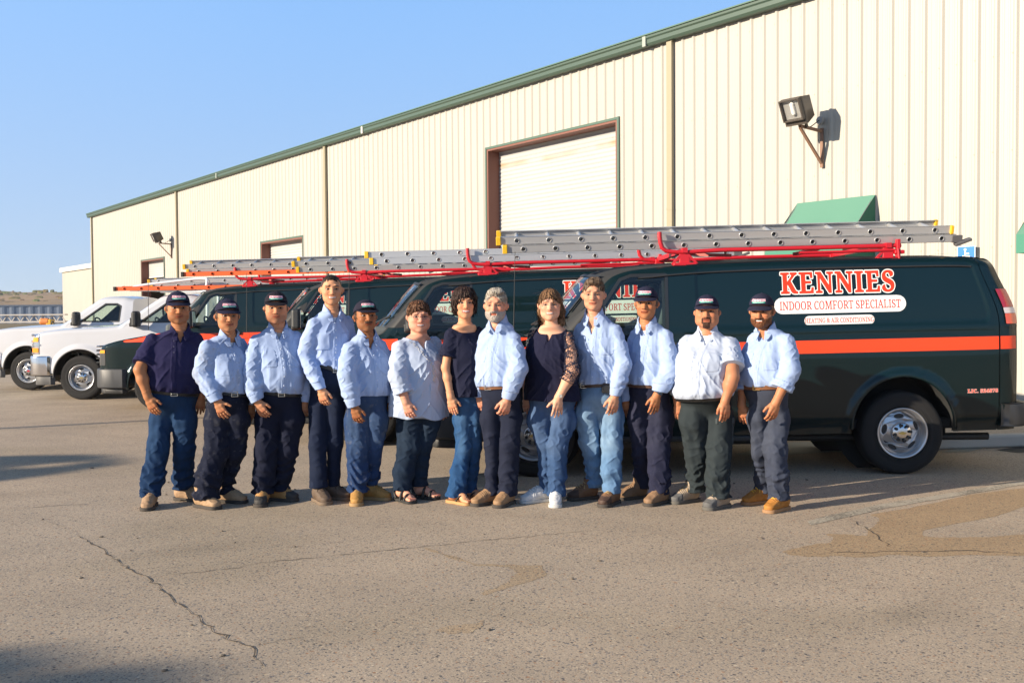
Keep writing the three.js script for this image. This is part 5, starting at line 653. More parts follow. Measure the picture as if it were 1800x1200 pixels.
function makePerson(o) {
  const NP = o.name ?? 'person', S = o;
  // ---- joints in the place, from the photograph's pixels and depths
  const foot = (fx, gy, yaw) => { const a = yaw * Math.PI / 180, g = onGround(fx, gy), Z = -g.z + 0.15 * Math.cos(a); const p = at(fx, gy, Z); return { p: V(p.x, 0, p.z), a }; };
  const FL = foot(...S.footL), FR = foot(...S.footR), Zp = -(FL.p.z + FR.p.z) / 2, B0 = V((FL.p.x + FR.p.x) / 2, 0, -Zp), s = FOC / Zp;
  const P = (px, py, dz = 0) => at(px, py, Zp - dz).sub(B0);
  const phi = S.phi * Math.PI / 180, fwd = V(Math.sin(phi), 0, Math.cos(phi)), left = V(Math.cos(phi), 0, -Math.sin(phi));
  const midX = (S.shL[0] + S.shR[0]) / 2, tanP = clamp(Math.tan(phi), -0.9, 0.9), shDz = (x) => -(x - midX) / s * tanP;
  const shL = P(...S.shL, shDz(S.shL[0])), shR = P(...S.shR, shDz(S.shR[0])), neck = P(S.neck[0], S.neck[1] - (S.shirt.collar ? 4 : 1)), ankL = FL.p.clone().sub(B0).setY(0.09), ankR = FR.p.clone().sub(B0).setY(0.09);
  // ---- torso: rows of [photo y, left x, right x, depth ratio, belly]
  const rows = []; for (const [py, xl, xr, ratio = 0.72, fo = 0] of S.torso) { const a = P(xl, py), b = P(xr, py), hwA = (b.x - a.x) / 2, w = hwA / Math.sqrt(Math.cos(phi) ** 2 + (ratio * Math.sin(phi)) ** 2); rows.push([(a.y + b.y) / 2, (a.x + b.x) / 2 , 0, w, w * ratio, fo]); }
  const shy = (shL.y + shR.y) / 2, scx = (shL.x + shR.x) / 2, scz = (shL.z + shR.z) / 2, shHalf = shL.distanceTo(shR) / 2;
  rows.push([shy + 0.01, scx, scz, shHalf * 0.88, shHalf * 0.88 * 0.56, 0], [lerp(shy + 0.02, neck.y, 0.5) + 0.018, lerp(scx, neck.x, 0.6), lerp(scz, neck.z, 0.6), Math.max(0.095, shHalf * 0.52), 0.088, 0], [neck.y + 0.015, neck.x, neck.z, 0.062, 0.066, 0]);
  const cX = curve(rows, 1), cZ = curve(rows, 2), cW = curve(rows, 3), cD = curve(rows, 4), cF = curve(rows, 5), cs = Math.cos(phi), sn = Math.sin(phi);
  const frame = (x, y, z) => { const dx = x - cX(y), dz = z - cZ(y); return [dx * cs - dz * sn, dx * sn + dz * cs]; };           // lateral (person's left +), forward
  const torso = (x, y, z, e) => { const dx = x - cX(y), dz = z - cZ(y), l = dx * cs - dz * sn, f = dx * sn + dz * cs - cF(y), w = cW(y) + e, d = cD(y) + e, a = l / w, b = f / d, k0 = Math.sqrt(a * a + b * b), g = Math.sqrt((a / w) ** 2 + (b / d) ** 2); return g < 1e-6 ? -Math.min(w, d) : k0 * (k0 - 1) / g; };
  const beltA = P(S.belt[0], S.belt[1]), beltB = P(S.belt[2], S.belt[3]), beltY = (x) => lerp(beltA.y, beltB.y, clamp((x - beltA.x) / (beltB.x - beltA.x), -0.5, 1.5));
  // ---- limbs
  const px = (v) => v / s, leg = (rowsL, F, ank) => { const dz0 = ank.z; return rowsL.map(([x, y, hw], i) => ({ p: at(x, y, Zp - lerp(0, dz0, clamp(i / 2.2, 0, 1)) - (i === 1 ? 0.02 : 0)).sub(B0), r: px(hw) * 0.97 })); };
  const lgL = leg(S.legL, FL, ankL), lgR = leg(S.legR, FR, ankR);
  for (const g of [lgL, lgR]) { const o = g[0], cx0 = (lgL[0].p.x + lgR[0].p.x) / 2; g.top = { p: o.p.clone().add(V((cx0 - o.p.x) * 0.18, 0.115, 0)), r: o.r * 0.95 }; }
  const legD = (g) => chain([g.top.p, ...g.map((q) => q.p)], [g.top.r, ...g.map((q) => q.r)], 0.03), dL = legD(lgL), dR = legD(lgR), bodyD = (x, y, z) => Math.min(y > rows[0][0] - 0.02 ? torso(x, y, z, 0.012) : 9, dL(x, y, z), dR(x, y, z));
  const arm = (A, sh) => { const d0 = shDz(A.side < 0 ? S.shL[0] : S.shR[0]), near = !A.dz || A.dz[0] >= 0, put = (p, d, need) => { let q = P(...p, d); if (near) for (let k = 0; k < 60 && bodyD(q.x, q.y, q.z) < need; k++) q = P(...p, d += 0.006); return q; };
    const depthFor = (p, d, need) => { if (near) for (let k = 0; k < 70; k++) { const q = P(...p, d); if (bodyD(q.x, q.y, q.z) >= need) break; d += 0.006; } return d; };
    const d1 = depthFor(A.wr, d0 * 0.8 + 0.05 + (A.dz?.[1] ?? 0), A.clear ?? 0.040), d2 = depthFor(A.tip, d0 * 0.8 + 0.05 + (A.dz?.[2] ?? 0), 0.016), dm = near ? Math.max(d1, d2) : 0, wr = P(...A.wr, near ? dm : d1), tip = P(...A.tip, near ? dm - 0.005 : d2);
    return { ...A, sh, el: put(A.el, d0 * 0.9 + (A.dz?.[0] ?? 0), 0.052), wr, tip }; };
  shL.add(V(0.014, -0.016, 0)); shR.add(V(-0.014, -0.016, 0));
  const armL = arm({ ...S.armL, side: -1 }, shL), armR = arm({ ...S.armR, side: 1 }, shR);
  const root = base('person', B0, S.label, 'person', 'people standing in a line in front of the vans');
  const seed = S.seed, sx = S.slim ?? 1, ar = (S.armR0 ?? 0.047);
  // ---- head
  const hs = (S.hs ?? 1) * 1.05, hyaw = S.yaw * Math.PI / 180, hp = (S.pitch ?? 0) * Math.PI / 180, hr = (S.roll ?? 0) * Math.PI / 180;
  const chin = P(S.cx, S.chin), hc = V(chin.x, chin.y + 0.114 * hs, neck.z + 0.035 * Math.cos(hyaw)), Rm = new THREE.Matrix4().makeRotationFromEuler(new THREE.Euler(hp, hyaw, hr, 'YXZ')), Ri = Rm.clone().invert(), ie = Ri.elements;
  const toHead = (x, y, z) => { x -= hc.x; y -= hc.y; z -= hc.z; return [(ie[0] * x + ie[4] * y + ie[8] * z) / hs, (ie[1] * x + ie[5] * y + ie[9] * z) / hs, (ie[2] * x + ie[6] * y + ie[10] * z) / hs]; };
  const H = makeHead({ ...S.head, skin: S.skin, hs }), inHead = (fld) => (x, y, z) => { const q = toHead(x, y, z); return fld(q[0], q[1], q[2]) * hs; };
  const hp3 = (x, y, z) => V(x * hs, y * hs, z * hs).applyMatrix4(Rm).add(hc);
  const headD = inHead(H.f), nk = S.neckR ?? 0.053, neckD = chain([hp3(0, -0.03, -0.025), hp3(0, -0.10, -0.012).lerp(V(neck.x, neck.y + 0.03, neck.z), 0.55), V(neck.x, neck.y - 0.05, neck.z - 0.005)], [nk, nk, nk * 1.12], 0.02);
  const chestY = neck.y - 0.20, headSkin = (x, y, z) => { const h = headD(x, y, z); let d = smin(h, neckD(x, y, z), 0.010); if (y < neck.y + 0.04) d = smin(d, Math.max(torso(x, y, z, -0.004), y - neck.y - 0.02), 0.02); return Math.max(d, chestY - y); };
  const skinAt = (x, y, z, k = 1) => { const n = (1 + 0.07 * fbm(x * 30, y * 30, z * 30)) * k; return [S.skin[0] * n, S.skin[1] * n, S.skin[2] * n]; };
  const geos = [];
  const headGeo = netMesh(headSkin, V(Math.min(hc.x, neck.x) - 0.16, chestY + 0.0, Math.min(hc.z, neck.z) - 0.17), V(Math.max(hc.x, neck.x) + 0.16, hc.y + 0.14 * hs, Math.max(hc.z, neck.z) + 0.17), 0.0036, (x, y, z, nx, ny, nz) => { const q = toHead(x, y, z); if (q[1] > -0.125 && Math.hypot(q[0], q[2]) < 0.13) return H.col(q[0], q[1], q[2], nx, (ie[1] * nx + ie[5] * ny + ie[9] * nz), nz); if (S.undershirt && y < S.undershirt.y(neck.y)) { return S.undershirt.c; } return skinAt(x, y, z, 0.97); });
  geos.push(headGeo);
  // ---- arms and hands (one skin surface with the head and the trunk)
  const handGeo = (A) => {
    const f = A.tip.clone().sub(A.wr).normalize(), ts = A.thumb, b = V(A.back ?? A.side * 0.35, 0.05, 0.95).addScaledVector(f, -V(A.back ?? A.side * 0.35, 0.05, 0.95).dot(f)).normalize(), t = new THREE.Vector3().crossVectors(f, b).normalize(); if (Math.sign(t.x) !== ts) t.negate();
    const hsz = (A.size ?? 1), C = (u, v, w) => A.wr.clone().addScaledVector(f, u * hsz).addScaledVector(t, v * hsz).addScaledVector(b, w * hsz), fs = [];
    const palm = [chain([C(0, 0, 0), C(0.045, 0.022, 0.002), C(0.086, 0.029, 0)], [0.021 * hsz, 0.0165 * hsz, 0.0125 * hsz], 0.01), chain([C(0, 0, 0), C(0.045, 0, 0.003), C(0.090, 0.008, 0.002)], [0.022 * hsz, 0.0165 * hsz, 0.0125 * hsz], 0.01), chain([C(0, 0, 0), C(0.045, -0.022, 0), C(0.084, -0.030, -0.002)], [0.021 * hsz, 0.0155 * hsz, 0.0115 * hsz], 0.01), chain([C(0.005, -0.003, 0), C(0.088, -0.012, 0.001)], [0.020 * hsz, 0.0125 * hsz], 0.01), chain([C(0.012, 0.012, -0.006), C(0.045, 0.036, -0.010)], [0.018 * hsz, 0.0135 * hsz], 0.01)];
    const sp = A.spread ?? 0.05, curl = A.curl ?? 0.22; [[0.030, 0.070, 1.4], [0.009, 0.079, 0.4], [-0.013, 0.073, -0.5], [-0.032, 0.056, -1.5]].forEach(([v, len, k], i) => { let p = C(0.082 - Math.abs(v) * 0.12, v, 0), a = curl * (0.5 + 0.12 * i), dir = (ang) => f.clone().multiplyScalar(Math.cos(ang)).addScaledVector(b, -Math.sin(ang)).addScaledVector(t, k * sp).normalize(); const pts = [p]; for (const [q, da] of [[0.45, 0], [0.31, curl * 1.1], [0.24, curl * 0.9]]) { a += da; p = p.clone().addScaledVector(dir(a), len * q * hsz); pts.push(p); } fs.push(chain(pts, [0.0098, 0.0092, 0.0085, 0.0072].map((r) => r * hsz), 0.004)); });
    { const p0 = C(0.030, 0.032, -0.008), d1 = f.clone().multiplyScalar(0.80).addScaledVector(t, 0.55 + (A.thumbOut ?? 0)).addScaledVector(b, -0.18).normalize(), p1 = p0.clone().addScaledVector(d1, 0.040 * hsz), d2 = f.clone().multiplyScalar(0.95).addScaledVector(t, 0.30 + (A.thumbOut ?? 0)).addScaledVector(b, -0.25).normalize(), p2 = p1.clone().addScaledVector(d2, 0.030 * hsz); fs.push(chain([p0, p1, p2], [0.0125 * hsz, 0.0108 * hsz, 0.0085 * hsz], 0.005)); }
    const fore = capsule(A.wr, A.wr.clone().lerp(A.el, 0.35), 0.0265 * (A.thick ?? 1), 0.038 * (A.thick ?? 1)), cutP = A.wr.clone().addScaledVector(f, -0.045);
    const sd = (x, y, z) => { let d = palm[0](x, y, z); for (let i = 1; i < palm.length; i++) d = smin(d, palm[i](x, y, z), 0.012); d = smin(d, fore(x, y, z), 0.02); let m = fs[0](x, y, z); for (let i = 1; i < 5; i++) m = Math.min(m, fs[i](x, y, z)); d = smin(d, m, 0.006); return Math.max(d, -((x - cutP.x) * f.x + (y - cutP.y) * f.y + (z - cutP.z) * f.z)); };
    const pts = [A.wr, cutP, C(0.19, 0.03, 0), C(0.19, -0.03, 0), C(0.09, 0.075, -0.03), C(0.1, -0.05, -0.06), C(0.1, 0, 0.04)], [lo, hi] = sdfBox(sd, pts, 0.035);
    return netMesh(sd, lo, hi, 0.0034, (x, y, z) => { const d = V(x, y, z).sub(A.wr), u = d.dot(f) / hsz, w = d.dot(b), kn = (u > 0.078 && u < 0.1) || (u > 0.122 && u < 0.134) ? 0.80 : 1, nail = u > 0.148 && w > -0.03 ? 1.12 : 1; const c = skinAt(x, y, z, (A.tone ?? 0.96)); return [c[0] * (kn < 1 ? 0.93 : nail), c[1] * kn * nail, c[2] * kn * nail]; });
  };
  for (const A of [armL, armR]) {
    const k = (A.thick ?? 1) * (ar / 0.047), fld = chain([A.sh, A.sh.clone().lerp(A.el, 0.5), A.el, A.el.clone().lerp(A.wr, 0.35), A.wr], [0.038 * k, 0.046 * k, 0.040 * k, 0.0405 * k, 0.0255 * (A.thick ?? 1)], 0.02), [lo, hi] = sdfBox(null, [A.sh, A.el, A.wr], 0.07);
    geos.push(netMesh(fld, lo, hi, 0.009, (x, y, z) => skinAt(x, y, z, 0.95)));
    if (A.tip) geos.push(handGeo(A));
  }
  // ---- clothes
  const lgChain = (g, e) => { const c = chain(g.map((q) => q.p), g.map((q) => q.r + e), 0.03); return c; };
  const hemL = S.hem?.[0] ?? 0.075, hemR = S.hem?.[1] ?? 0.075, hang = V(0, 0, 0);
  const legField = (g, ank, hem, e) => { const pts = [g.top.p, ...g.map((q) => q.p), V(ank.x + (g[3].p.x - ank.x) * 0.3, hem - 0.04, ank.z)], rs = [g.top.r + e, ...g.map((q) => q.r + e), g[3].r * (S.flare ?? 1.02) + e], c = chain(pts, rs, 0.03); return c; };
  const LL = legField(lgL, ankL, hemL, 0), LR = legField(lgR, ankR, hemR, 0), crotchY = (P(0, S.crotch ?? 745)).y;
  const fold = S.foldK ?? 1, legRumple = (x, y, z, hem) => { const k = sstep(0.52, 0.10, y - hem), n = vnoise(x * 7 + seed, y * 5, z * 7 + seed); const acc = Math.sin((y - hem) * (62 + 10 * n) + 7 * n + 18 * (x + z)) * 0.5 + 0.5; const kn = sstep(0.22, 0.0, Math.abs(y - 0.52)), tw = ridge(vnoise(x * 11 + y * 6 + seed, y * 13 - x * 5, z * 11)) - 0.5, v = vnoise((x + z) * 20 + seed, y * 3.2, (x - z) * 14); return -fold * (k * k * 0.015 * (acc - 0.4) * (S.stack ?? 1) + 0.014 * tw * (0.4 + 0.6 * Math.max(kn, k)) + 0.010 * (Math.pow(ridge(vnoise(x * 17 + y * 9 + seed, y * 14 - x * 9, z * 17)), 3) - 0.35) * (0.15 + 0.85 * Math.max(kn * 0.8, k, 0.5 * sstep(0.70, 0.80, y) * sstep(0.95, 0.85, y))) + 0.006 * v); };
  const trousers = (x, y, z) => { const by = beltY(x); let a = LL(x, y, z), b = LR(x, y, z); const near = Math.min(a, b); if (near < 0.045) { a = Math.max(a + legRumple(x, y, z, hemL), hemL - y); b = Math.max(b + legRumple(x + 3.1, y, z, hemR), hemR - y); } let d = smin(a, b, y > crotchY ? 0.03 : 0.008); if (y > crotchY - 0.10) { const h = Math.max(torso(x, y, z, 0.003 - 0.125 * sstep(crotchY + 0.22, crotchY - 0.06, y)), crotchY - 0.06 - y); d = smin(d, h, 0.03); } return Math.max(d, y - by - 0.012); };
  const pantCol = S.pants, pc = (x, y, z, nx, ny, nz) => { let g = 1 + 0.10 * fbm(x * 26 + seed, y * 26, z * 26), c = [...pantCol.c]; if (pantCol.jeans) { const w = ridge(vnoise(x * 40, y * 16, z * 40 + seed)); const [l, f] = frame(x, y, z); const fade = clamp(sstep(0.30, 0.75, y) * sstep(1.04, 0.72, y) * 0.55 + sstep(0.18, 0.0, Math.abs(y - 0.5)) * 0.35 + 0.12, 0, 1) * sstep(-0.1, 0.75, nx * fwd.x + nz * fwd.z) * pantCol.jeans; g += 0.16 * (w - 0.5) + 0.08 * vnoise(x * 130, y * 60, z * 130); c = c.map((v, i) => lerp(v, pantCol.f[i], fade * (0.7 + 0.3 * vnoise(x * 18, y * 12, z * 18)))); } if (pantCol.dirty) { const sp = sstep(0.42, 0.62, vnoise(x * 34 + seed, y * 24, z * 34)) * 0.35 + sstep(0.66, 0.8, vnoise(x * 90, y * 90 + seed, z * 90)) * 0.5; c = c.map((v, i) => lerp(v, [0.20, 0.19, 0.18][i], sp * pantCol.dirty)); } return [c[0] * g, c[1] * g, c[2] * g]; };
  {
    const pts = [...lgL, ...lgR].map((q) => q.p).concat([beltA, beltB, ankL.clone().setY(0), ankR.clone().setY(0)]), [lo, hi] = sdfBox(null, pts, 0.14); lo.y = Math.min(hemL, hemR) - 0.02; hi.y = Math.max(beltA.y, beltB.y) + 0.04; hi.z = Math.max(hi.z, 0.24); lo.z = Math.min(lo.z, -0.24);
    const tm = part('trousers', netMesh(trousers, lo, hi, 0.0088, pc), clothM, root, S.pantsLabel);
    // side seam / fly / pocket edge as thin raised cord
  }
  // trunk and legs of the body under the clothes
  { const under = (x, y, z) => { let d = smin(LL(x, y, z) + 0.022, LR(x, y, z) + 0.022, 0.02); d = smin(d, Math.max(torso(x, y, z, -0.030 - 0.09 * sstep(crotchY + 0.16, crotchY, y)), y - neck.y + 0.12, crotchY + 0.02 - y), 0.04); return Math.max(d, 0.13 - y); }; const [lo, hi] = sdfBox(null, [...lgL, ...lgR].map((q) => q.p).concat([shL, shR, ankL, ankR]), 0.2); geos.push(netMesh(under, lo, hi, 0.026, () => S.skin)); }
  // ---- upper garment
  const shirt = S.shirt, ease = shirt.ease ?? 0.012, tucked = shirt.tucked !== false, hemY = tucked ? 0 : P(0, shirt.hem).y;
  const sleeveOf = (A) => { const k = A.thick ?? 1, w = (shirt.sleeve ?? 1) * (ar / 0.047), L = shirt.len; // len: 1 long, fraction of the arm otherwise
    const m = A.sh.clone().lerp(A.el, 0.5), fm = A.el.clone().lerp(A.wr, 0.5), cuff = A.el.clone().lerp(A.wr, 0.80);
    let c, cut; if (L === 'long') { c = chain([A.sh, m, A.el, fm, cuff, A.wr.clone().lerp(A.tip, 0.08)], [0.054 * w, 0.062 * w, 0.060 * w, 0.060 * w, 0.050 * w, 0.044 * w], 0.02); const f = A.tip.clone().sub(A.wr).normalize(), q = A.wr.clone().addScaledVector(f, A.cuff ?? 0.012); cut = (x, y, z) => (x - q.x) * f.x + (y - q.y) * f.y + (z - q.z) * f.z; }
    else { const e = L === 'short' ? A.sh.clone().lerp(A.el, A.sl ?? 0.72) : A.el.clone().lerp(A.wr, A.sl ?? 0.4), f = L === 'short' ? A.el.clone().sub(A.sh).normalize() : A.wr.clone().sub(A.el).normalize(); c = L === 'short' ? chain([A.sh, m, e.clone().addScaledVector(f, 0.05)], [0.055 * w, 0.064 * w, 0.070 * w], 0.02) : chain([A.sh, m, A.el, e.clone().addScaledVector(f, 0.05)], [0.054 * w, 0.061 * w, 0.060 * w, 0.060 * w], 0.02); cut = (x, y, z) => (x - e.x) * f.x + (y - e.y) * f.y + (z - e.z) * f.z; }
    return { d: (x, y, z) => { let d = c(x, y, z); if (d < 0.04) { const u = cut(x, y, z), n = vnoise(x * 9 + seed, y * 9, z * 9); d -= 0.52 * (0.014 * (ridge(vnoise(x * 10 + seed, y * 16 + x * 10, z * 10)) - 0.6) + 0.010 * (Math.pow(ridge(vnoise(x * 16 + y * 12 + seed, y * 20 - x * 14, z * 14)), 3) - 0.35) + 0.005 * (ridge(vnoise(x * 30, y * 34 + seed, z * 30)) - 0.5)) * (shirt.fold ?? 1) + 0.004 * Math.sin(y * 75 + 5 * n + 12 * z) * sstep(-0.30, -0.08, u) * (L === 'long' ? 1 : 0.3); if (L === 'long' && u > -0.062) d = Math.min(d + 0.008, c(x, y, z) + 0.001) ; if (L !== 'long' && u > -0.022) d -= 0.0035; if (shirt.rolled && u > -0.055) d -= 0.006; } return Math.max(d, cut(x, y, z)); }, c, cut }; };
  const sL = sleeveOf(armL), sR = sleeveOf(armR), nHole = shirt.neckR ?? 0.064, vY = shirt.v ? neck.y - shirt.v : null;
  const neckCut = (x, y, z) => { const dx = x - neck.x, dz = z - neck.z - 0.012 * cs, r = Math.sqrt(dx * dx + dz * dz), dip = shirt.scoop ? shirt.scoop * sstep(-0.02, 0.10, dx * sn + dz * cs) : 0; const y0 = neck.y - 0.045 - dip; let res = Math.min(nHole - r + (shirt.collar ? 0.15 : 1.3) * Math.max(0, y - y0), y - y0); // > 0 inside the hole
    if (vY !== null) { const l = dx * cs - dz * sn, f = dx * sn + dz * cs; if (f > -0.01) res = Math.max(res, Math.min((y - vY) * (shirt.vw ?? 0.42) - Math.abs(l), y - vY)); } return res; };
  const upper = (noSleeve) => (x, y, z) => { let e = ease, by = beltY(x); if (tucked) e += (shirt.blouse ?? 0.012) * Math.exp(-(((y - by - 0.045) / 0.05) ** 2)); let d = torso(x, y, z, e); if (!tucked) { const fl = sstep(neck.y - 0.2, hemY, y); d = torso(x, Math.max(y, S.hipLow ?? -9), z, e + fl * (shirt.flare ?? 0.015)); }
    if (d < 0.05) { const [l, f] = frame(x, y, z), fr = sstep(0.0, 0.06, f), n = vnoise(x * 5 + seed, y * 4, z * 5); const wx = x + 0.03 * vnoise(x * 7 + seed, y * 7, z * 7), wy = y + 0.05 * n, dg = l > 0 ? l : -l; d -= (shirt.fold ?? 1) * (0.013 * (ridge(vnoise(wx * 10 + seed, wy * 3.4, z * 10)) - 0.6) + 0.009 * (Math.pow(ridge(vnoise((dg + wy * 0.8) * 15 + seed, (wy - dg) * 4, 3 + (l > 0 ? 4 : 0))), 3) - 0.35) + 0.0055 * (ridge(vnoise(wx * 27 + seed, wy * 9, z * 27)) - 0.5)) * (f > 0 ? 1 : 0.6) * (shirt.placket && f > 0 ? 0.45 + 0.55 * sstep(0.02, 0.06, Math.abs(l)) : 1); if (tucked) d -= 0.005 * Math.sin(l * 70 + 6 * n) * sstep(0.14, 0.02, y - by); if (shirt.placket && fr > 0) { const al = Math.abs(l - 0.0); d -= 0.0035 * sstep(0.022, 0.016, al) * fr; } if (shirt.pockets && f > 0) { for (const sd of shirt.pockets) { const pr = rrect(l, y, sd > 0 ? 0.045 : -0.155, sd > 0 ? 0.155 : -0.045, neck.y - 0.305, neck.y - 0.165, 0.02); d -= 0.0035 * sstep(0.003, -0.003, pr) - 0.003 * sstep(0.004, 0, Math.abs(pr)); } } }
    if (tucked) d = Math.max(d, by + 0.002 - y); else d = Math.max(d, hemY + (shirt.hemWave ?? 0.006) * vnoise(x * 9, 2, z * 9) - y);
    if (!noSleeve) { d = smin(d, sL.d(x, y, z), 0.028); d = smin(d, sR.d(x, y, z), 0.028); }
    return smax(d, neckCut(x, y, z), 0.006); };
  const up = upper(shirt.lace), sc = (x, y, z, nx, ny, nz) => { let g = 1 + 0.035 * fbm(x * 30 + seed, y * 30, z * 30), c = [...shirt.c]; if (shirt.dirty) { const sp = sstep(0.30, 0.62, vnoise(x * 15 + seed, y * 12, z * 15)) * 0.30 + sstep(0.60, 0.74, vnoise(x * 70, y * 70 + seed, z * 70)) * 0.35; c = c.map((v, i) => lerp(v, [0.24, 0.22, 0.20][i], sp * shirt.dirty)); } if (shirt.stripe) g += 0.02 * Math.sin((x + z) * 900); return [c[0] * g, c[1] * g, c[2] * g]; };
  {
    const pts = [shL, shR, armL.el, armR.el, neck, beltA, beltB]; if (shirt.len !== 'short') pts.push(armL.wr, armR.wr, armL.tip, armR.tip); const [lo, hi] = sdfBox(null, pts, 0.11); lo.y = tucked ? Math.min(lo.y, beltA.y - 0.03) : Math.min(lo.y, hemY - 0.02); hi.y = neck.y + 0.05; hi.z = Math.max(hi.z, 0.30); lo.z = Math.min(lo.z, -0.26); for (const r of rows) { lo.x = Math.min(lo.x, r[1] - r[3] - 0.05); hi.x = Math.max(hi.x, r[1] + r[3] + 0.05); }
    const sh = part(shirt.name ?? 'shirt', netMesh(up, lo, hi, 0.0076, sc), clothM, root, shirt.label);
    if (shirt.collar) { // folded collar: a band round the neck, falling to two points in front
      const cy = neck.y - 0.012, col = (x, y, z) => { const lean = 0.30 * Math.max(0, y - cy), dx = x - neck.x - fwd.x * (0.006 - lean * 0 + lean * 0.5), dz = z - neck.z - fwd.z * (0.006 + lean * 0.5), r = Math.sqrt(dx * dx + dz * dz), a = Math.atan2(dx * cs - dz * sn, dx * sn + dz * cs), aa = Math.abs(a), gap = shirt.gap ?? 0.30, pt = sstep(gap + 0.75, gap + 0.12, aa), rise = 0.050 * sstep(gap + 0.15, 2.1, aa), top = cy + 0.032 + rise - 0.024 * sstep(1.1, gap, aa), bot = cy - 0.014 - 0.050 * pt, k = (top - y) / (0.06 + rise), rad = nHole + 0.003 + 0.022 * clamp(k, 0, 2) + 0.018 * sstep(0.4, 1.6, k); return Math.max(Math.abs(r - rad) - 0.0042, y - top, bot - y, (gap - aa) * r * 0.9 - 0.10 * Math.max(0, cy - 0.01 - y) * 0) * 0.75; };
      part('collar', netMesh(col, V(neck.x - 0.13, cy - 0.08, neck.z - 0.13), V(neck.x + 0.13, cy + 0.095, neck.z + 0.14), 0.0042, sc), clothM, sh);
    }
    if (shirt.placket && shirt.buttons !== 0) for (let k = 0; k < 6; k++) { const y = lerp(neck.y - 0.085, beltY(cX(beltA.y)) + 0.06, k / 5), p = surf(up, V(cX(y), y, cZ(y)).addScaledVector(fwd, cF(y)), fwd); part('button', new THREE.SphereGeometry(0.0055, 8, 6).scale(1, 1, 0.5).translate(p.x, p.y, p.z), mat([0.50, 0.56, 0.68], 0.35), sh); }
    if (shirt.extra) shirt.extra({ sh, up, cX, cZ, cF, fwd, left, neck, beltY, armL, armR, P, root, sL, sR, frame, hp3, beltA, beltB, seed });
  }
  if (S.beltMat) {
    const bf = (x, y, z) => { const by = beltY(x); return Math.max(Math.abs(torso(x, y, z, 0.009)) - 0.0045, Math.abs(y - by + 0.004) - 0.0185) * 0.9; }, [lo, hi] = sdfBox(null, [beltA, beltB], 0.05); lo.z = -0.30; hi.z = 0.34; const ym = (beltA.y + beltB.y) / 2; lo.x -= 0.04; hi.x += 0.04;
    const bl = part('belt', netMesh(bf, lo, hi, 0.0058), S.beltMat, root);
    if (S.buckle) { const bx = P(S.buckle[0], S.buckle[1]), y = beltY(bx.x) - 0.004; let o0 = V(bx.x, y, cZ(y)); const dir = V(fwd.x * 0.5, 0, Math.max(0.5, fwd.z)).normalize(), p = surf((x, yy, z) => torso(x, yy, z, 0.013), o0, V(0, 0, 1)), g = merged([rbox(0.052, 0.006, 0.006, 0.002, 0, 0.0185, 0), rbox(0.052, 0.006, 0.006, 0.002, 0, -0.0185, 0), rbox(0.006, 0.043, 0.006, 0.002, 0.024, 0, 0), rbox(0.006, 0.043, 0.006, 0.002, -0.024, 0, 0), rbox(0.05, 0.004, 0.004, 0.001, 0, 0, 0.002)]); g.rotateY(Math.atan2(dir.x, dir.z)); part('buckle', g.translate(p.x, p.y, p.z + 0.004), S.buckleMat ?? buckleM, bl); }
  }
  // ---- footwear
  for (const [F, side] of [[FL, 0], [FR, 1]]) {
    const o0 = F.p.clone().sub(B0), a = F.a, ca = Math.cos(a), sa = Math.sin(a), k = S.shoe.size ?? 1, loc = (x, z) => { const dx = x - o0.x, dz = z - o0.z; return [(dx * ca - dz * sa) / k, (dx * sa + dz * ca) / k]; };
    const outline = (l, f) => { const w = 0.046 + 0.008 * sstep(0.0, 0.12, f) - 0.004 * sstep(-0.02, 0.05, f) * sstep(0.1, 0.03, f), c = clamp(f, -0.045, 0.175 - 0.03); const dz = f - c; return Math.sqrt((l * 0.05 / w) ** 2 + (dz * (f > 0.1 ? 1.05 : 1)) ** 2) - 0.05; };
    const kind = S.shoe.kind, toWorld = (l, y, f) => V(o0.x + (l * ca + f * sa) * k, y * k, o0.z + (-l * sa + f * ca) * k);
    const lo = V(o0.x - 0.24, -0.004, o0.z - 0.24), hi = V(o0.x + 0.24, 0.17, o0.z + 0.24);
    const soleT = S.shoe.sole ?? 0.026, sole = (x, y, z) => { const [l, f] = loc(x, z), heel = f > 0.0 && f < 0.06 && S.shoe.heel ? 0.010 : 0, yy = y / k; return Math.max(outline(l, f) - 0.002, Math.abs(yy - soleT / 2 - heel / 2 - 0.001) - soleT / 2 + heel / 2, -1) * 0.85 * k; };
    if (kind === 'sandal') {
      const toes = [[-0.034, 0.158, 0.0095], [-0.018, 0.170, 0.010], [0, 0.176, 0.0105], [0.016, 0.178, 0.011], [0.033, 0.176, 0.0135]].map(([l, f, r]) => { const m = side ? 1 : -1; return capsule(toWorld(-l * m * -1, 0.038, f - 0.045), toWorld(-l * m * -1, 0.034, f), r * 1.1, r); });
      const foot0 = chain([toWorld(0, 0.062, -0.04), toWorld(0, 0.085, 0.03), toWorld(0, 0.056, 0.10), toWorld(0, 0.040, 0.135)], [0.032, 0.034, 0.030, 0.020], 0.02), fl = capsule(toWorld(-0.026, 0.04, 0.12), toWorld(0.026, 0.042, 0.13), 0.017), an = capsule(toWorld(0, 0.075, -0.01), toWorld(0, 0.20, -0.01), 0.036, 0.042);
      const fd = (x, y, z) => { let d = smin(foot0(x, y, z), fl(x, y, z), 0.02); d = smin(d, an(x, y, z), 0.02); let t = 9; for (const q of toes) t = Math.min(t, q(x, y, z)); d = smin(d, t, 0.006); return Math.max(d, 0.025 - y); };
      geos.push(netMesh(fd, lo, hi, 0.0045, (x, y, z) => { const [l, f] = loc(x, z); const c = skinAt(x, y, z, 0.98); return f > 0.168 && y > 0.038 ? [c[0], c[1] * 0.7, c[2] * 0.75] : c; }));
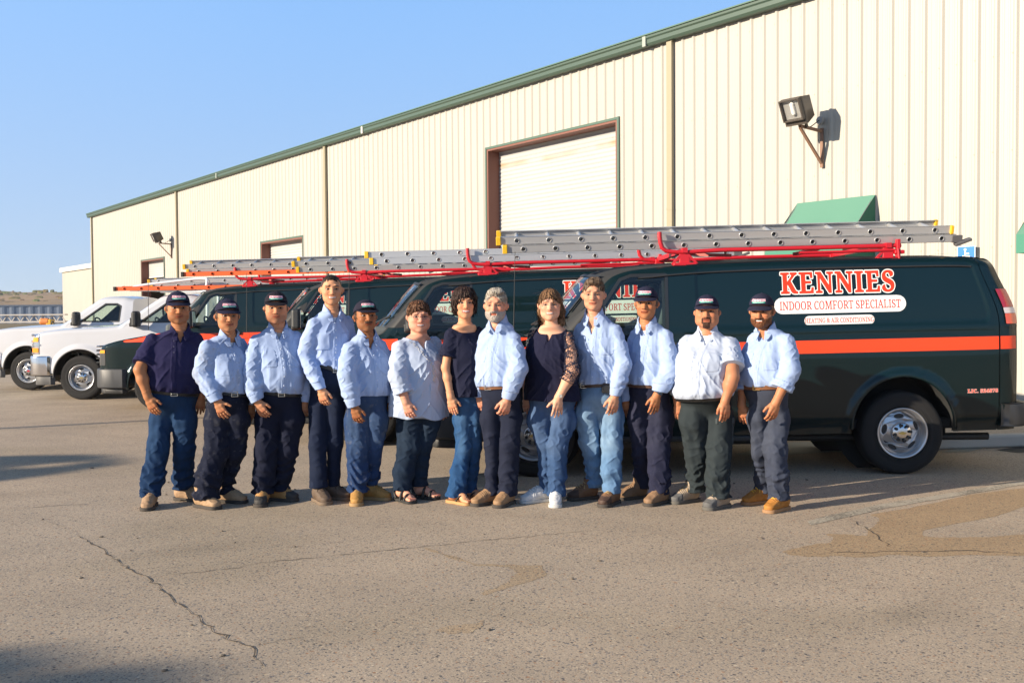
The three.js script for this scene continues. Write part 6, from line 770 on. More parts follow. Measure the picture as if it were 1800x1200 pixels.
      const sb = part('sandal', netMesh(sole, lo, hi, 0.005), S.shoe.soleMat ?? mat([0.02, 0.02, 0.02], 0.7), root), straps = S.shoe.thong ? [[toWorld(0.05, 0.03, 0.05), toWorld(0.035, 0.078, 0.085), toWorld(0.012, 0.066, 0.135), toWorld(0.012, 0.03, 0.16)], [toWorld(-0.05, 0.03, 0.05), toWorld(-0.035, 0.074, 0.085), toWorld(0.0, 0.068, 0.13), toWorld(0.012, 0.04, 0.155)]] : [[toWorld(0.056, 0.022, 0.12), toWorld(0.034, 0.066, 0.12), toWorld(-0.034, 0.066, 0.12), toWorld(-0.056, 0.022, 0.12)], [toWorld(0.054, 0.022, 0.055), toWorld(0.034, 0.092, 0.06), toWorld(-0.034, 0.092, 0.06), toWorld(-0.054, 0.022, 0.055)], [toWorld(0.045, 0.03, -0.02), toWorld(0.04, 0.07, -0.05), toWorld(0, 0.085, -0.075), toWorld(-0.04, 0.07, -0.05), toWorld(-0.045, 0.03, -0.02)]];
      for (const p of straps) part('strap', tube(p, S.shoe.thong ? 0.007 : 0.011, 8), mat([0.014, 0.014, 0.015], 0.6), sb);
      if (S.shoe.thong) part('bow', [new THREE.TorusGeometry(0.012, 0.004, 6, 12).rotateY(1).translate(...toWorld(0.014, 0.072, 0.13).toArray()), new THREE.TorusGeometry(0.012, 0.004, 6, 12).rotateY(-1).translate(...toWorld(-0.006, 0.072, 0.13).toArray())], mat([0.014, 0.014, 0.015], 0.6), sb);
    } else {
      const upC = chain([toWorld(0, 0.075, -0.035), toWorld(0, 0.085, 0.02), toWorld(0, 0.062, 0.085), toWorld(0, 0.044, 0.143)], [0.042 * k, 0.044 * k, 0.038 * k, 0.032 * k], 0.03), shaft = capsule(toWorld(0, 0.08, -0.012), toWorld(0, 0.19, -0.02), 0.046 * k, 0.052 * k);
      const upperF = (x, y, z) => { const [l, f] = loc(x, z), yy = y / k; let d = Math.max(outline(l, f) + 0.004 + 0.35 * Math.max(0, yy - 0.05) * sstep(0.02, 0.12, f), yy - (0.085 - 0.026 * sstep(0.08, 0.17, f))) * k; d = smax(d, upC(x, y, z) - 0.018, 0.02); d = smin(d, upC(x, y, z), 0.02); if (kind !== 'sneaker') d = smin(d, shaft(x, y, z), 0.02); else d = smin(d, Math.max(shaft(x, y, z), yy - 0.105), 0.02); const cr = Math.exp(-(((f - 0.085) / 0.03) ** 2)); d += 0.0025 * Math.sin(f * 420) * cr * sstep(0.05, 0.07, yy) + 0.0015 * vnoise(x * 60, y * 60, z * 60); if (S.shoe.cap) d -= 0.003 * sstep(0.112, 0.116, f); if (S.shoe.moc) { const m = Math.abs(Math.hypot(l / 0.034, (f - 0.085) / 0.062) - 1); d += 0.003 * sstep(0.10, 0.0, m) * sstep(0.05, 0.07, yy) * sstep(0.06, 0.08, f); } return Math.max(d, soleT * k * 0.8 - y) * 0.85; };
      const c1 = S.shoe.c, c2 = S.shoe.toe ?? c1; const bt = part(kind === 'sneaker' ? 'sneaker' : 'boot', netMesh(upperF, lo, hi, 0.0055, (x, y, z) => { const [l, f] = loc(x, z), n = 1 + 0.16 * fbm(x * 40 + seed, y * 40, z * 40), c = (f > 0.105 && y < 0.085) ? c2 : c1; const sc2 = sstep(0.35, 0.6, vnoise(x * 60, y * 60, z * 60 + seed)) * 0.25 * sstep(0.08, 0.14, f); return [c[0] * n * (1 + sc2 * 0.2), c[1] * n * (1 + sc2 * 0.25), c[2] * n * (1 + sc2 * 0.4)]; }), leatherM, root, S.shoe.label);
      part('sole', netMesh(sole, lo, hi, 0.0055), S.shoe.soleMat ?? soleM, bt);
      if (S.shoe.lace) { const lc = []; for (let q = 0; q < 4; q++) { const f = 0.035 + q * 0.021, h = surf(upperF, toWorld(0, 0.05, f), V(0, 1, 0)).y / k + 0.002; lc.push(tube([toWorld(0.022, h - 0.010, f), toWorld(0, h + 0.002, f + 0.004), toWorld(-0.022, h - 0.010, f)], 0.0032, 5, 4)); } lc.push(tube([toWorld(0.005, 0.125, 0.035), toWorld(0.035, 0.115, 0.05), toWorld(0.045, 0.08, 0.06)], 0.003, 5), tube([toWorld(-0.005, 0.125, 0.035), toWorld(-0.03, 0.12, 0.055), toWorld(-0.043, 0.085, 0.06)], 0.003, 5)); part('lace', lc, S.shoe.laceMat ?? mat([0.30, 0.2, 0.08], 0.8), bt); }
    }
  }
  const body = part('body', geos, skinM, root);
  // ---- hair, cap, glasses
  if (S.hair) { const hf = inHead(hairField({ ...S.hair }, S.hair.kind)), big = S.hair.kind === 'long' ? 0.30 : 0.17; part('hair', netMesh(hf, V(hc.x - 0.155, hc.y - big, hc.z - 0.165), V(hc.x + 0.155, hc.y + 0.165, hc.z + 0.155), 0.0042, (x, y, z) => { const q = toHead(x, y, z), ang = Math.atan2(q[0], q[2] + 0.02), v = 0.5 + 0.5 * vnoise(ang * 40, q[1] * 14, 2) + 0.22 * vnoise(ang * 95, q[1] * 30, 5); const a = S.hair.c, b = S.hair.c2 ?? a.map((t) => t * 1.7); const k = clamp(v, 0, 1); return [lerp(a[0], b[0], k), lerp(a[1], b[1], k), lerp(a[2], b[2], k)]; }), hairM, root); }
  if (S.hair && !S.hair.crop) { const g0 = root.children.find((c) => c.name === 'hair').geometry, pp = g0.attributes.position, nn = g0.attributes.normal, r = rng(Math.round(seed * 100)), pos = [], nor = [], colr = [], len = { short: 0.018, fluffy: 0.035, bob: 0.035, long: 0.07 }[S.hair.kind] * (S.hair.tuft || S.hair.kind !== 'short' ? 1.2 : 0.5), N = S.hair.kind === 'short' ? 450 : S.hair.kind === 'bob' ? 500 : 800; for (let q = 0; q < N; q++) { const i = (r() * pp.count) | 0, p = V(pp.getX(i), pp.getY(i), pp.getZ(i)), n = V(nn.getX(i), nn.getY(i), nn.getZ(i)), t = V((r() - 0.5) * 0.9, -1 + n.y * 0.6, (r() - 0.5) * 0.9).addScaledVector(n, 0).normalize(); t.addScaledVector(n, -t.dot(n)).normalize(); const b = t.clone().cross(n).normalize(), w = 0.0014, L = len * (0.6 + r() * 0.8), k = 0.4 + r() * 1.1, c = (S.hair.c2 ?? S.hair.c).map((v, m) => lerp(S.hair.c[m], v, r()) * k); const P0 = p.clone().addScaledVector(n, -0.002), P1 = p.clone().addScaledVector(t, L * 0.5).addScaledVector(n, 0.004), P2 = p.clone().addScaledVector(t, L).addScaledVector(n, 0.001 + r() * 0.010); for (const [A, Bq, wa, wb] of [[P0, P1, w, w], [P1, P2, w, w * 0.3]]) { const a = A.clone().addScaledVector(b, wa), a2 = A.clone().addScaledVector(b, -wa), c1 = Bq.clone().addScaledVector(b, wb), c2 = Bq.clone().addScaledVector(b, -wb); for (const v of [a, a2, c1, c1, a2, c2]) { pos.push(v.x, v.y, v.z); nor.push(n.x, n.y, n.z); colr.push(c[0], c[1], c[2]); } } } const g = new THREE.BufferGeometry(); g.setAttribute('position', new THREE.Float32BufferAttribute(pos, 3)); g.setAttribute('normal', new THREE.Float32BufferAttribute(nor, 3)); g.setAttribute('color', new THREE.Float32BufferAttribute(colr, 3)); const st = part('strands', g, hairM2, root.children.find((c) => c.name === 'hair')); st.userData.kind = 'stuff'; }
  if (S.cap) {
    const cf = inHead(capField()), cl = S.cap.c, cc = (x, y, z) => { const n = 1 + 0.12 * fbm(x * 50, y * 50, z * 50); return [cl[0] * n, cl[1] * n, cl[2] * n]; }, pad = 0.17, cp = part('cap', netMesh(cf, V(hc.x - pad, hc.y - 0.02, hc.z - pad), V(hc.x + pad, hc.y + 0.17, hc.z + pad), 0.0042, cc), clothM, root);
    part('brim', netMesh(inHead(brimField(S.cap.bend ?? 2.4)), V(hc.x - 0.19, hc.y - 0.04, hc.z - 0.13), V(hc.x + 0.19, hc.y + 0.11, hc.z + 0.19), 0.0030, cc), clothM, cp);
    const N = 14, Mv = 6, pos = [], uv = [], idx = []; for (let j = 0; j <= Mv; j++) for (let i = 0; i <= N; i++) { const a = (i / N - 0.5) * 1.06, y = lerp(0.064, 0.101, j / Mv), org = V(0, y, 0.0), dir = V(Math.sin(a), 0.02, Math.cos(a)).normalize(); const w0 = V(org.x * hs, org.y * hs, org.z * hs).applyMatrix4(Rm).add(hc), wd = dir.clone().applyMatrix4(Rm), q = surf(cf, w0, wd, 0.2).addScaledVector(wd, 0.0028); pos.push(q.x, q.y, q.z); uv.push(i / N, j / Mv); }
    for (let j = 0; j < Mv; j++) for (let i = 0; i < N; i++) { const q = j * (N + 1) + i; idx.push(q, q + 1, q + N + 2, q, q + N + 2, q + N + 1); } const g = new THREE.BufferGeometry(); g.setAttribute('position', new THREE.Float32BufferAttribute(pos, 3)); g.setAttribute('uv', new THREE.Float32BufferAttribute(uv, 2)); g.setIndex(idx); g.computeVertexNormals(); part('cap_lettering', g, capLogo, cp);
  }
  if (S.glasses) { const wire = [], gl = []; for (const sd of [1, -1]) { const pts = Array.from({ length: 16 }, (_, i) => { const a = i / 15 * 6.283; return hp3(sd * (0.032 + 0.024 * Math.cos(a)), 0.000 + 0.015 * Math.sin(a), 0.106 - 0.010 * Math.abs(Math.cos(a) * 0.5 + 0.5)); }); wire.push(tube(pts, 0.0013, 5, 2), rod(hp3(sd * 0.056, 0.004, 0.098), hp3(sd * 0.082, 0.006, 0.0), 0.0013, 5)); } wire.push(rod(hp3(-0.009, 0.003, 0.108), hp3(0.009, 0.003, 0.108), 0.0013, 5)); part('glasses', wire, mat([0.25, 0.10, 0.07], 0.3, 0.6), root); }
  if (S.earrings) for (const sd of [1, -1]) part('earring', new THREE.SphereGeometry(0.0075, 10, 8).translate(...hp3(sd * 0.086, -0.040, 0.0).toArray()), mat([0.6, 0.6, 0.62], 0.15, 1), root);
  const band = (A, t, r, w, name, m) => { const p = A.wr.clone().lerp(A.el, t), d = A.wr.clone().sub(A.el).normalize(), g = new THREE.CylinderGeometry(r, r, w, 24, 1, true).applyQuaternion(new THREE.Quaternion().setFromUnitVectors(V(0, 1, 0), d)).translate(p.x, p.y, p.z); return part(name, g, m, root); };
  if (S.watch) { const A = armR, p = A.wr.clone().lerp(A.el, 0.10), w = band(A, 0.10, 0.0345, 0.022, 'watch', mat([0.02, 0.02, 0.022], 0.5, 0, { side: THREE.DoubleSide })), n = V(0.35, 0.1, 0.93).normalize(); part('watch_face', rbox(0.034, 0.040, 0.010, 0.004).rotateZ(-0.45).rotateY(0.36).translate(p.x + n.x * 0.036, p.y + n.y * 0.036, p.z + n.z * 0.036), mat([0.03, 0.05, 0.08], 0.1), w); }
  if (S.bracelet) { const A = armR, p = A.wr.clone().lerp(A.el, 0.06), w = band(A, 0.06, 0.0335, 0.012, 'wristwatch', mat([0.62, 0.58, 0.5], 0.25, 1, { side: THREE.DoubleSide })); part('watch_face', new THREE.CylinderGeometry(0.014, 0.014, 0.006, 16).rotateX(Math.PI / 2).translate(p.x + 0.006, p.y, p.z + 0.035), mat([0.7, 0.68, 0.62], 0.2, 0.6), w); }
  if (S.more) S.more({ root, P, torso, surf, hp3, up, beltY, fwd, cX, cZ, cF });
  return root;
}
// ---------------------------------------------------------------- the thirteen
const CHAMBRAY = [0.315, 0.41, 0.62], NAVY = { c: [0.012, 0.015, 0.030] }, DKJ = { c: [0.011, 0.030, 0.078], f: [0.026, 0.062, 0.13], jeans: 0.7 }, TANSK = [0.43, 0.185, 0.085], LIGHTSK = [0.60, 0.345, 0.255];
const capNavy = { c: [0.022, 0.022, 0.045], bend: 2.6 }, boots = (c, more = {}) => ({ kind: 'boot', c, ...more });
const work = (more = {}) => ({ c: CHAMBRAY, len: 'long', placket: true, pockets: [1, -1], collar: true, v: 0.085, vw: 0.5, ...more });
const white = (d) => ({ c: [0.70, 0.71, 0.73], y: (n) => n - d });
const people = [
  { label: 'man in navy polo shirt, dark cap and blue jeans, leftmost in the line', seed: 1.1, footL: [265, 897, 8], footR: [323, 881, 72], phi: 22, yaw: 24, cx: 315, chin: 568, neck: [316, 586], shL: [264, 597], shR: [345, 594], skin: TANSK, head: { fat: 0.8, sideHair: true, hairCol: [0.02, 0.015, 0.012], stubble: 0.8, smile: 0.4 }, cap: capNavy, neckR: 0.058,
    torso: [[745, 262, 344, 0.70], [718, 259, 345, 0.72], [688, 262, 345, 0.76], [655, 258, 344, 0.84, 0.02], [620, 258, 348, 0.74, 0.01]], belt: [263, 681, 345, 692], buckle: [317, 692], beltMat: beltBlack,
    armL: { el: [245, 650], wr: [259, 697], tip: [276, 733], thumb: 1, thick: 1.12, size: 1.05, spread: 0.02, sl: 0.80 }, armR: { el: [357, 650], wr: [353, 696], tip: [349, 724], thumb: -1, dz: [-0.05, -0.05, -0.05] },
    legL: [[283, 738, 20], [277, 788, 17.5], [268, 837, 18.5], [264, 873, 16]], legR: [[324, 738, 21], [323, 789, 18], [323, 837, 17], [323, 866, 16.5]], hem: [0.085, 0.095],
    shirt: { name: 'polo_shirt', c: [0.020, 0.019, 0.060], len: 'short', placket: true, buttons: 0, collar: true, v: 0.10, vw: 0.30, sleeve: 1.16, fold: 0.8, blouse: 0.02, extra: (k) => { for (let i = 0; i < 3; i++) { const y = k.neck.y - 0.075 - i * 0.045, p = k.surf ? null : surf(k.up, V(k.cX(y), y, k.cZ(y)), k.fwd); part('button', new THREE.SphereGeometry(0.005, 8, 6).translate(p.x, p.y, p.z), mat([0.08, 0.08, 0.14], 0.4), k.sh); } } }, pants: DKJ, shoe: boots([0.32, 0.205, 0.12], { heel: true }) },
  { label: 'shorter man in grease-stained pale blue work shirt and navy cap, second from left', seed: 2.3, footL: [356, 895, 58], footR: [397, 884, 76], phi: 42, yaw: 28, cx: 401, chin: 582, neck: [401, 596], shL: [361, 607], shR: [423, 603], skin: [0.453, 0.205, 0.102], head: { sideHair: true, hairCol: [0.02, 0.015, 0.012], smile: 0.5, fat: 0.2 }, cap: capNavy,
    torso: [[745, 362, 440, 0.76], [716, 362, 440, 0.78], [688, 374, 432, 0.86], [660, 372, 433, 0.92, 0.02], [628, 368, 431, 0.84]], belt: [374, 682, 432, 692], buckle: [419, 691], beltMat: beltBlack,
    armL: { el: [355, 657], wr: [381, 704], tip: [393, 733], thumb: 1, spread: 0.16, thumbOut: 0.5, cuff: 0.0 }, armR: { el: [437, 660], wr: [440, 708], tip: [439, 736], thumb: -1, dz: [-0.06, -0.05, -0.05] },
    legL: [[383, 738, 24], [379, 793, 20], [367, 837, 22], [361, 873, 19]], legR: [[419, 738, 19], [413, 793, 17], [399, 837, 13], [396, 866, 13]], hem: [0.07, 0.075], stack: 1.3, foldK: 1.1,
    shirt: work({ dirty: 1, label: 'pale blue work shirt spotted with grease', sleeve: 1.12, fold: 1.15 }), undershirt: white(0.045), pants: { ...NAVY, dirty: 0.3 }, shoe: boots([0.36, 0.235, 0.135]) },
  { label: 'stocky man in black cap and pale blue work shirt, third from left', seed: 3.7, footL: [463, 891, 4], footR: [487, 881, 74], phi: 22, yaw: 14, cx: 487, chin: 568, neck: [488, 582], shL: [449, 598], shR: [521, 592], skin: [0.515, 0.237, 0.127], head: { fat: 1.0, sideHair: true, hairCol: [0.02, 0.015, 0.012], stubble: 0.9, smile: 0.3 }, cap: { c: [0.020, 0.018, 0.026], bend: 1.2 }, neckR: 0.058,
    torso: [[745, 448, 534, 0.74], [716, 449, 532, 0.76], [688, 456, 527, 0.84], [655, 455, 530, 0.92, 0.02], [622, 453, 527, 0.80]], belt: [459, 684, 526, 692], buckle: [502, 691], beltMat: beltBlack,
    armL: { el: [441, 653], wr: [451, 705], tip: [466, 732], thumb: 1, curl: 0.3, cuff: 0.0, size: 1.02 }, armR: { el: [537, 655], wr: [535, 703], tip: [532, 730], thumb: -1, dz: [-0.05, -0.05, -0.05] },
    legL: [[472, 738, 24], [467, 793, 19.5], [464, 837, 18.5], [461, 868, 15.5]], legR: [[512, 738, 22], [505, 793, 18.5], [497, 837, 16], [490, 861, 15]], hem: [0.08, 0.085], stack: 1.3,
    shirt: work({ sleeve: 1.15, blouse: 0.02 }), undershirt: { c: [0.30, 0.32, 0.36], y: (n) => n - 0.03 }, pants: { c: [0.01054, 0.01302, 0.0279] }, shoe: boots([0.42, 0.22, 0.075], { toe: [0.035, 0.033, 0.032], lace: true, cap: true }) },
  { label: 'tall bareheaded young man with black cropped hair and a wide smile', seed: 4.2, footL: [561, 887, 32], footR: [583, 879, 68], phi: 32, yaw: 14, cx: 584, chin: 535, neck: [583, 553], shL: [548, 567], shR: [612, 563], skin: [0.597, 0.293, 0.160], head: { smile: 1, browCol: [0.03, 0.02, 0.015], fw: 1.0, scalp: true, hairCol: [0.022, 0.016, 0.012] }, hair: { kind: 'short', c: [0.014, 0.010, 0.008], c2: [0.030, 0.022, 0.016], vol: -0.004, hairline: 0.006, crop: true },
    torso: [[745, 545, 610, 0.72], [690, 545, 612, 0.72], [660, 549, 607, 0.74], [642, 556, 606, 0.74], [615, 553, 608, 0.74], [590, 552, 610, 0.70]], belt: [555, 636, 606, 652], buckle: [594, 648], beltMat: beltBlack, crotch: 722,
    armL: { el: [535, 624], wr: [564, 683], tip: [571, 713], thumb: 1, curl: 0.4 , cuff: 0.002 }, armR: { el: [617, 622], wr: [612, 680], tip: [608, 708], thumb: -1, dz: [-0.07, -0.07, -0.07] },
    legL: [[560, 715, 18], [558, 782, 15.5], [559, 830, 14.5], [559, 858, 15]], legR: [[590, 715, 17], [588, 778, 14], [586, 830, 11.5], [585, 856, 11]], hem: [0.12, 0.11], stack: 0.15, foldK: 0.6, flare: 1.05,
    shirt: work({ fold: 0.9, c: [0.33, 0.43, 0.67] }), undershirt: white(0.04), pants: { c: [0.0124, 0.0186, 0.04092] }, shoe: boots([0.105, 0.072, 0.05], { lace: true, laceMat: mat([0.05, 0.03, 0.02], 0.8), soleMat: mat([0.16, 0.115, 0.08], 0.8) }) },
  { label: 'short young man in blue jeans and tan boots, head tilted back under his cap', seed: 5.9, footL: [628, 889, 6], footR: [650, 879, 74], phi: 36, yaw: 24, pitch: -6, cx: 643, chin: 583, neck: [644, 595], shL: [612, 611], shR: [668, 606], skin: [0.309, 0.126, 0.054], head: { beard: 'stache', beardCol: [0.05, 0.03, 0.02], sideHair: true, hairCol: [0.015, 0.011, 0.01], stubble: 0.5, fat: 0.2, squint: 0.0045 }, cap: { c: [0.022, 0.021, 0.036], bend: 0.8 },
    torso: [[745, 606, 683, 0.74], [716, 603, 684, 0.76], [695, 608, 681, 0.80], [662, 608, 682, 0.82, 0.01], [630, 607, 680, 0.76]], belt: [609, 692, 680, 695], beltMat: null,
    armL: { el: [609, 658], wr: [622, 714], tip: [630, 742], thumb: 1, curl: 0.38, cuff: 0.002 }, armR: { el: [687, 655], wr: [688, 705], tip: [685, 735], thumb: -1, dz: [-0.05, -0.05, -0.05] },
    legL: [[629, 738, 23], [628, 793, 18.5], [630, 837, 16], [626, 866, 15]], legR: [[664, 738, 20], [658, 793, 13.5], [656, 833, 10], [650, 860, 10]], hem: [0.085, 0.085], stack: 1.2,
    shirt: work({ sleeve: 1.18, fold: 1.1, v: 0.11 }), pants: { c: [0.0177, 0.0392, 0.1059], f: [0.0589, 0.0980, 0.1740], jeans: 1, dirty: 0.5 }, shoe: boots([0.36, 0.19, 0.05], { lace: true, soleMat: mat([0.35, 0.22, 0.10], 0.8) }) },
  { label: 'woman with short auburn hair, glasses and long pale tunic with silver embroidery', seed: 6.4, footL: [706, 885, 40], footR: [738, 878, 68], phi: 30, yaw: 14, cx: 737, chin: 583, neck: [736, 590], shL: [700, 608], shR: [765, 602], skin: [0.639, 0.321, 0.217], head: { fat: 1.0, smile: 0.9, browK: 0.35, rosy: 1, fw: 1.02 }, hair: { kind: 'fluffy', c: [0.060, 0.028, 0.016], c2: [0.17, 0.085, 0.048] }, glasses: true, neckR: 0.060,
    torso: [[760, 692, 779, 0.74], [735, 690, 780, 0.76], [700, 690, 781, 0.80, 0.01], [660, 692, 780, 0.84, 0.02], [630, 694, 778, 0.80, 0.015]], belt: [692, 700, 780, 702], beltMat: null,
    armL: { el: [699, 660], wr: [713, 706], tip: [722, 734], thumb: 1, spread: 0.09, sl: 0.66, thick: 1.12, curl: 0.3, size: 0.95 }, armR: { el: [782, 662], wr: [781, 706], tip: [778, 732], thumb: -1, dz: [-0.06, -0.05, -0.05], sl: 0.66 },
    legL: [[721, 742, 24], [720, 785, 20], [709, 829, 16.5], [706, 858, 14.5]], legR: [[757, 742, 18], [744, 785, 14], [738, 829, 13.5], [737, 852, 13.5]], hem: [0.095, 0.105], stack: 0.2, flare: 1.12,
    shirt: { name: 'tunic', c: [0.39, 0.46, 0.60], len: 'threequarter', tucked: false, hem: 738, v: 0.125, vw: 0.42, neckR: 0.084, fold: 1.0, sleeve: 1.22, flare: 0.02, hemWave: 0.02, extra: (k) => { const r = rng(61), g = []; for (let i = 0; i < 190; i++) { const t = r(), y = k.neck.y - 0.02 - t * 0.36, l = lerp(-0.10, 0.035, Math.min(1, t * 1.5)) + (r() - 0.5) * 0.035 * (1 - t * 0.4), o = V(k.cX(y), y, k.cZ(y)).addScaledVector(k.left, l), p = surf(k.up, o, k.fwd); g.push(new THREE.SphereGeometry(0.0028 + r() * 0.003, 5, 4).scale(1, 1, 0.6).translate(p.x, p.y, p.z)); } const e = part('embroidery', g, mat([0.50, 0.50, 0.50], 0.35, 0.5), k.sh, 'silver beaded embroidery running down the tunic'); e.userData.kind = 'stuff'; } }, pants: { c: [0.01116, 0.02108, 0.04092], f: [0.0248, 0.0403, 0.062], jeans: 0.6 }, shoe: { kind: 'sandal', size: 0.94 } },
  { label: 'woman with dark bobbed hair in navy T-shirt and blue jeans, smiling', seed: 7.7, footL: [800, 888, 52], footR: [820, 881, 68], phi: 26, yaw: 10, cx: 817, chin: 559, neck: [817, 573], shL: [790, 586], shR: [841, 582], skin: [0.618, 0.307, 0.172], head: { smile: 1, lip: [0.55, 0.10, 0.10], fw: 0.94, rosy: 0.7, browCol: [0.04, 0.025, 0.02] }, hair: { kind: 'bob', c: [0.016, 0.010, 0.009], c2: [0.055, 0.032, 0.026] }, earrings: true, neckR: 0.046, armR0: 0.038,
    torso: [[745, 796, 845, 0.80], [716, 795, 846, 0.80], [690, 797, 844, 0.78], [655, 796, 843, 0.76], [618, 793, 843, 0.80, 0.012]], belt: [798, 690, 844, 692], beltMat: null,
    armL: { el: [783, 646], wr: [792, 697], tip: [799, 733], thumb: 1, size: 0.95, sl: 0.66, spread: 0.02, curl: 0.15 }, armR: { el: [850, 645], wr: [850, 695], tip: [848, 725], thumb: -1, dz: [-0.08, -0.08, -0.08], sl: 0.68 },
    legL: [[814, 738, 18.5], [816, 785, 13.5], [807, 829, 14.5], [803, 866, 15.5]], legR: [[836, 738, 13], [834, 785, 11], [828, 829, 11.5], [824, 860, 12]], hem: [0.055, 0.065], stack: 0.35, flare: 1.15,
    shirt: { name: 't_shirt', c: [0.014, 0.016, 0.036], len: 'short', tucked: false, hem: 702, neckR: 0.082, scoop: 0.02, sleeve: 1.22, fold: 1.0, flare: 0.016, extra: (k) => { const y = k.neck.y - 0.155, pos = [], uv = [], idx = []; for (let j = 0; j <= 4; j++) for (let i = 0; i <= 8; i++) { const yy = y + (j / 4 - 0.5) * 0.040, o = V(k.cX(yy), yy, k.cZ(yy)).addScaledVector(k.left, 0.10 + (i / 8 - 0.5) * 0.085), p = surf(k.up, o, k.fwd).addScaledVector(k.fwd, 0.002); pos.push(p.x, p.y, p.z); uv.push(i / 8, j / 4); } for (let j = 0; j < 4; j++) for (let i = 0; i < 8; i++) { const q = j * 9 + i; idx.push(q, q + 1, q + 10, q, q + 10, q + 9); } const g = new THREE.BufferGeometry(); g.setAttribute('position', new THREE.Float32BufferAttribute(pos, 3)); g.setAttribute('uv', new THREE.Float32BufferAttribute(uv, 2)); g.setIndex(idx); g.computeVertexNormals(); part('chest_lettering', g, teeLogo, k.sh); } }, pants: { c: [0.01612, 0.0558, 0.1457], f: [0.0806, 0.155, 0.2604], jeans: 0.8 }, shoe: { kind: 'sandal', thong: true, size: 0.92, soleMat: mat([0.45, 0.25, 0.10], 0.7) } },
  { label: 'man with white hair and trimmed white beard, brown belt and navy trousers', seed: 8.1, footL: [863, 889, -52], footR: [892, 892, -28], phi: -26, yaw: -10, cx: 872, chin: 564, neck: [876, 572], shL: [854, 587], shR: [906, 594], skin: [0.618, 0.288, 0.184], head: { beard: 'full', beardCol: [0.38, 0.345, 0.31], smile: 0.5, rosy: 0.5, browCol: [0.20, 0.14, 0.10] }, hair: { kind: 'short', c: [0.20, 0.175, 0.14], c2: [0.46, 0.42, 0.36], vol: 0.010, tuft: true, hairline: 0.006 },
    torso: [[745, 845, 921, 0.74], [716, 846, 919, 0.76], [685, 845, 914, 0.82], [655, 841, 915, 0.84, 0.012], [620, 840, 916, 0.76]], belt: [847, 679, 914, 674], buckle: [858, 679], beltMat: beltBrown,
    armR: { el: [912, 648], wr: [892, 701], tip: [883, 735], thumb: -1, curl: 0.55, cuff: 0.0, size: 1.05 }, armL: { el: [840, 645], wr: [842, 695], tip: [845, 725], thumb: 1, dz: [-0.08, -0.08, -0.08] },
    legL: [[862, 735, 18], [866, 782, 13.5], [865, 830, 11.5], [864, 866, 11.5]], legR: [[898, 735, 21], [895, 782, 18], [894, 837, 16], [891, 872, 16]], hem: [0.07, 0.07], stack: 0.5, foldK: 0.8,
    shirt: work({ sleeve: 1.12, v: 0.075 }), pants: { c: [0.01488, 0.0186, 0.03596] }, shoe: boots([0.26, 0.155, 0.08]), more: (k) => { const p = k.P(900, 770, 0.1); } },
  { label: 'woman with long light brown hair, navy lace-sleeved top and white sneakers', seed: 9.6, footL: [951, 884, -66], footR: [977, 892, -4], phi: -18, yaw: -4, cx: 967, chin: 562.5, neck: [970, 573], shL: [938, 585], shR: [1000, 588], skin: [0.680, 0.372, 0.246], head: { smile: 0.7, freckle: true, rosy: 0.8, browK: 0.4, fat: 0.3, browCol: [0.2, 0.12, 0.07] }, hair: { kind: 'long', c: [0.085, 0.045, 0.024], c2: [0.24, 0.135, 0.072] }, neckR: 0.052,
    torso: [[745, 926, 1017, 0.72], [716, 926, 1017, 0.74], [685, 927, 1014, 0.76], [655, 929, 1010, 0.80, 0.015], [620, 927, 1009, 0.82, 0.022]], belt: [927, 694, 1016, 696], beltMat: null,
    armR: { el: [1007, 652], wr: [982, 698], tip: [979, 733], thumb: -1, spread: 0.11, thumbOut: 0.35, sl: 0.42, thick: 1.12, curl: 0.12 }, armL: { el: [925, 650], wr: [926, 695], tip: [928, 722], thumb: 1, dz: [-0.08, -0.08, -0.08], sl: 0.42 },
    legL: [[948, 738, 21], [956, 782, 13.5], [959, 837, 10.5], [959, 864, 10]], legR: [[988, 738, 25], [980, 782, 18], [979, 837, 15], [979, 868, 15]], hem: [0.075, 0.065], stack: 0.35, flare: 1.06,
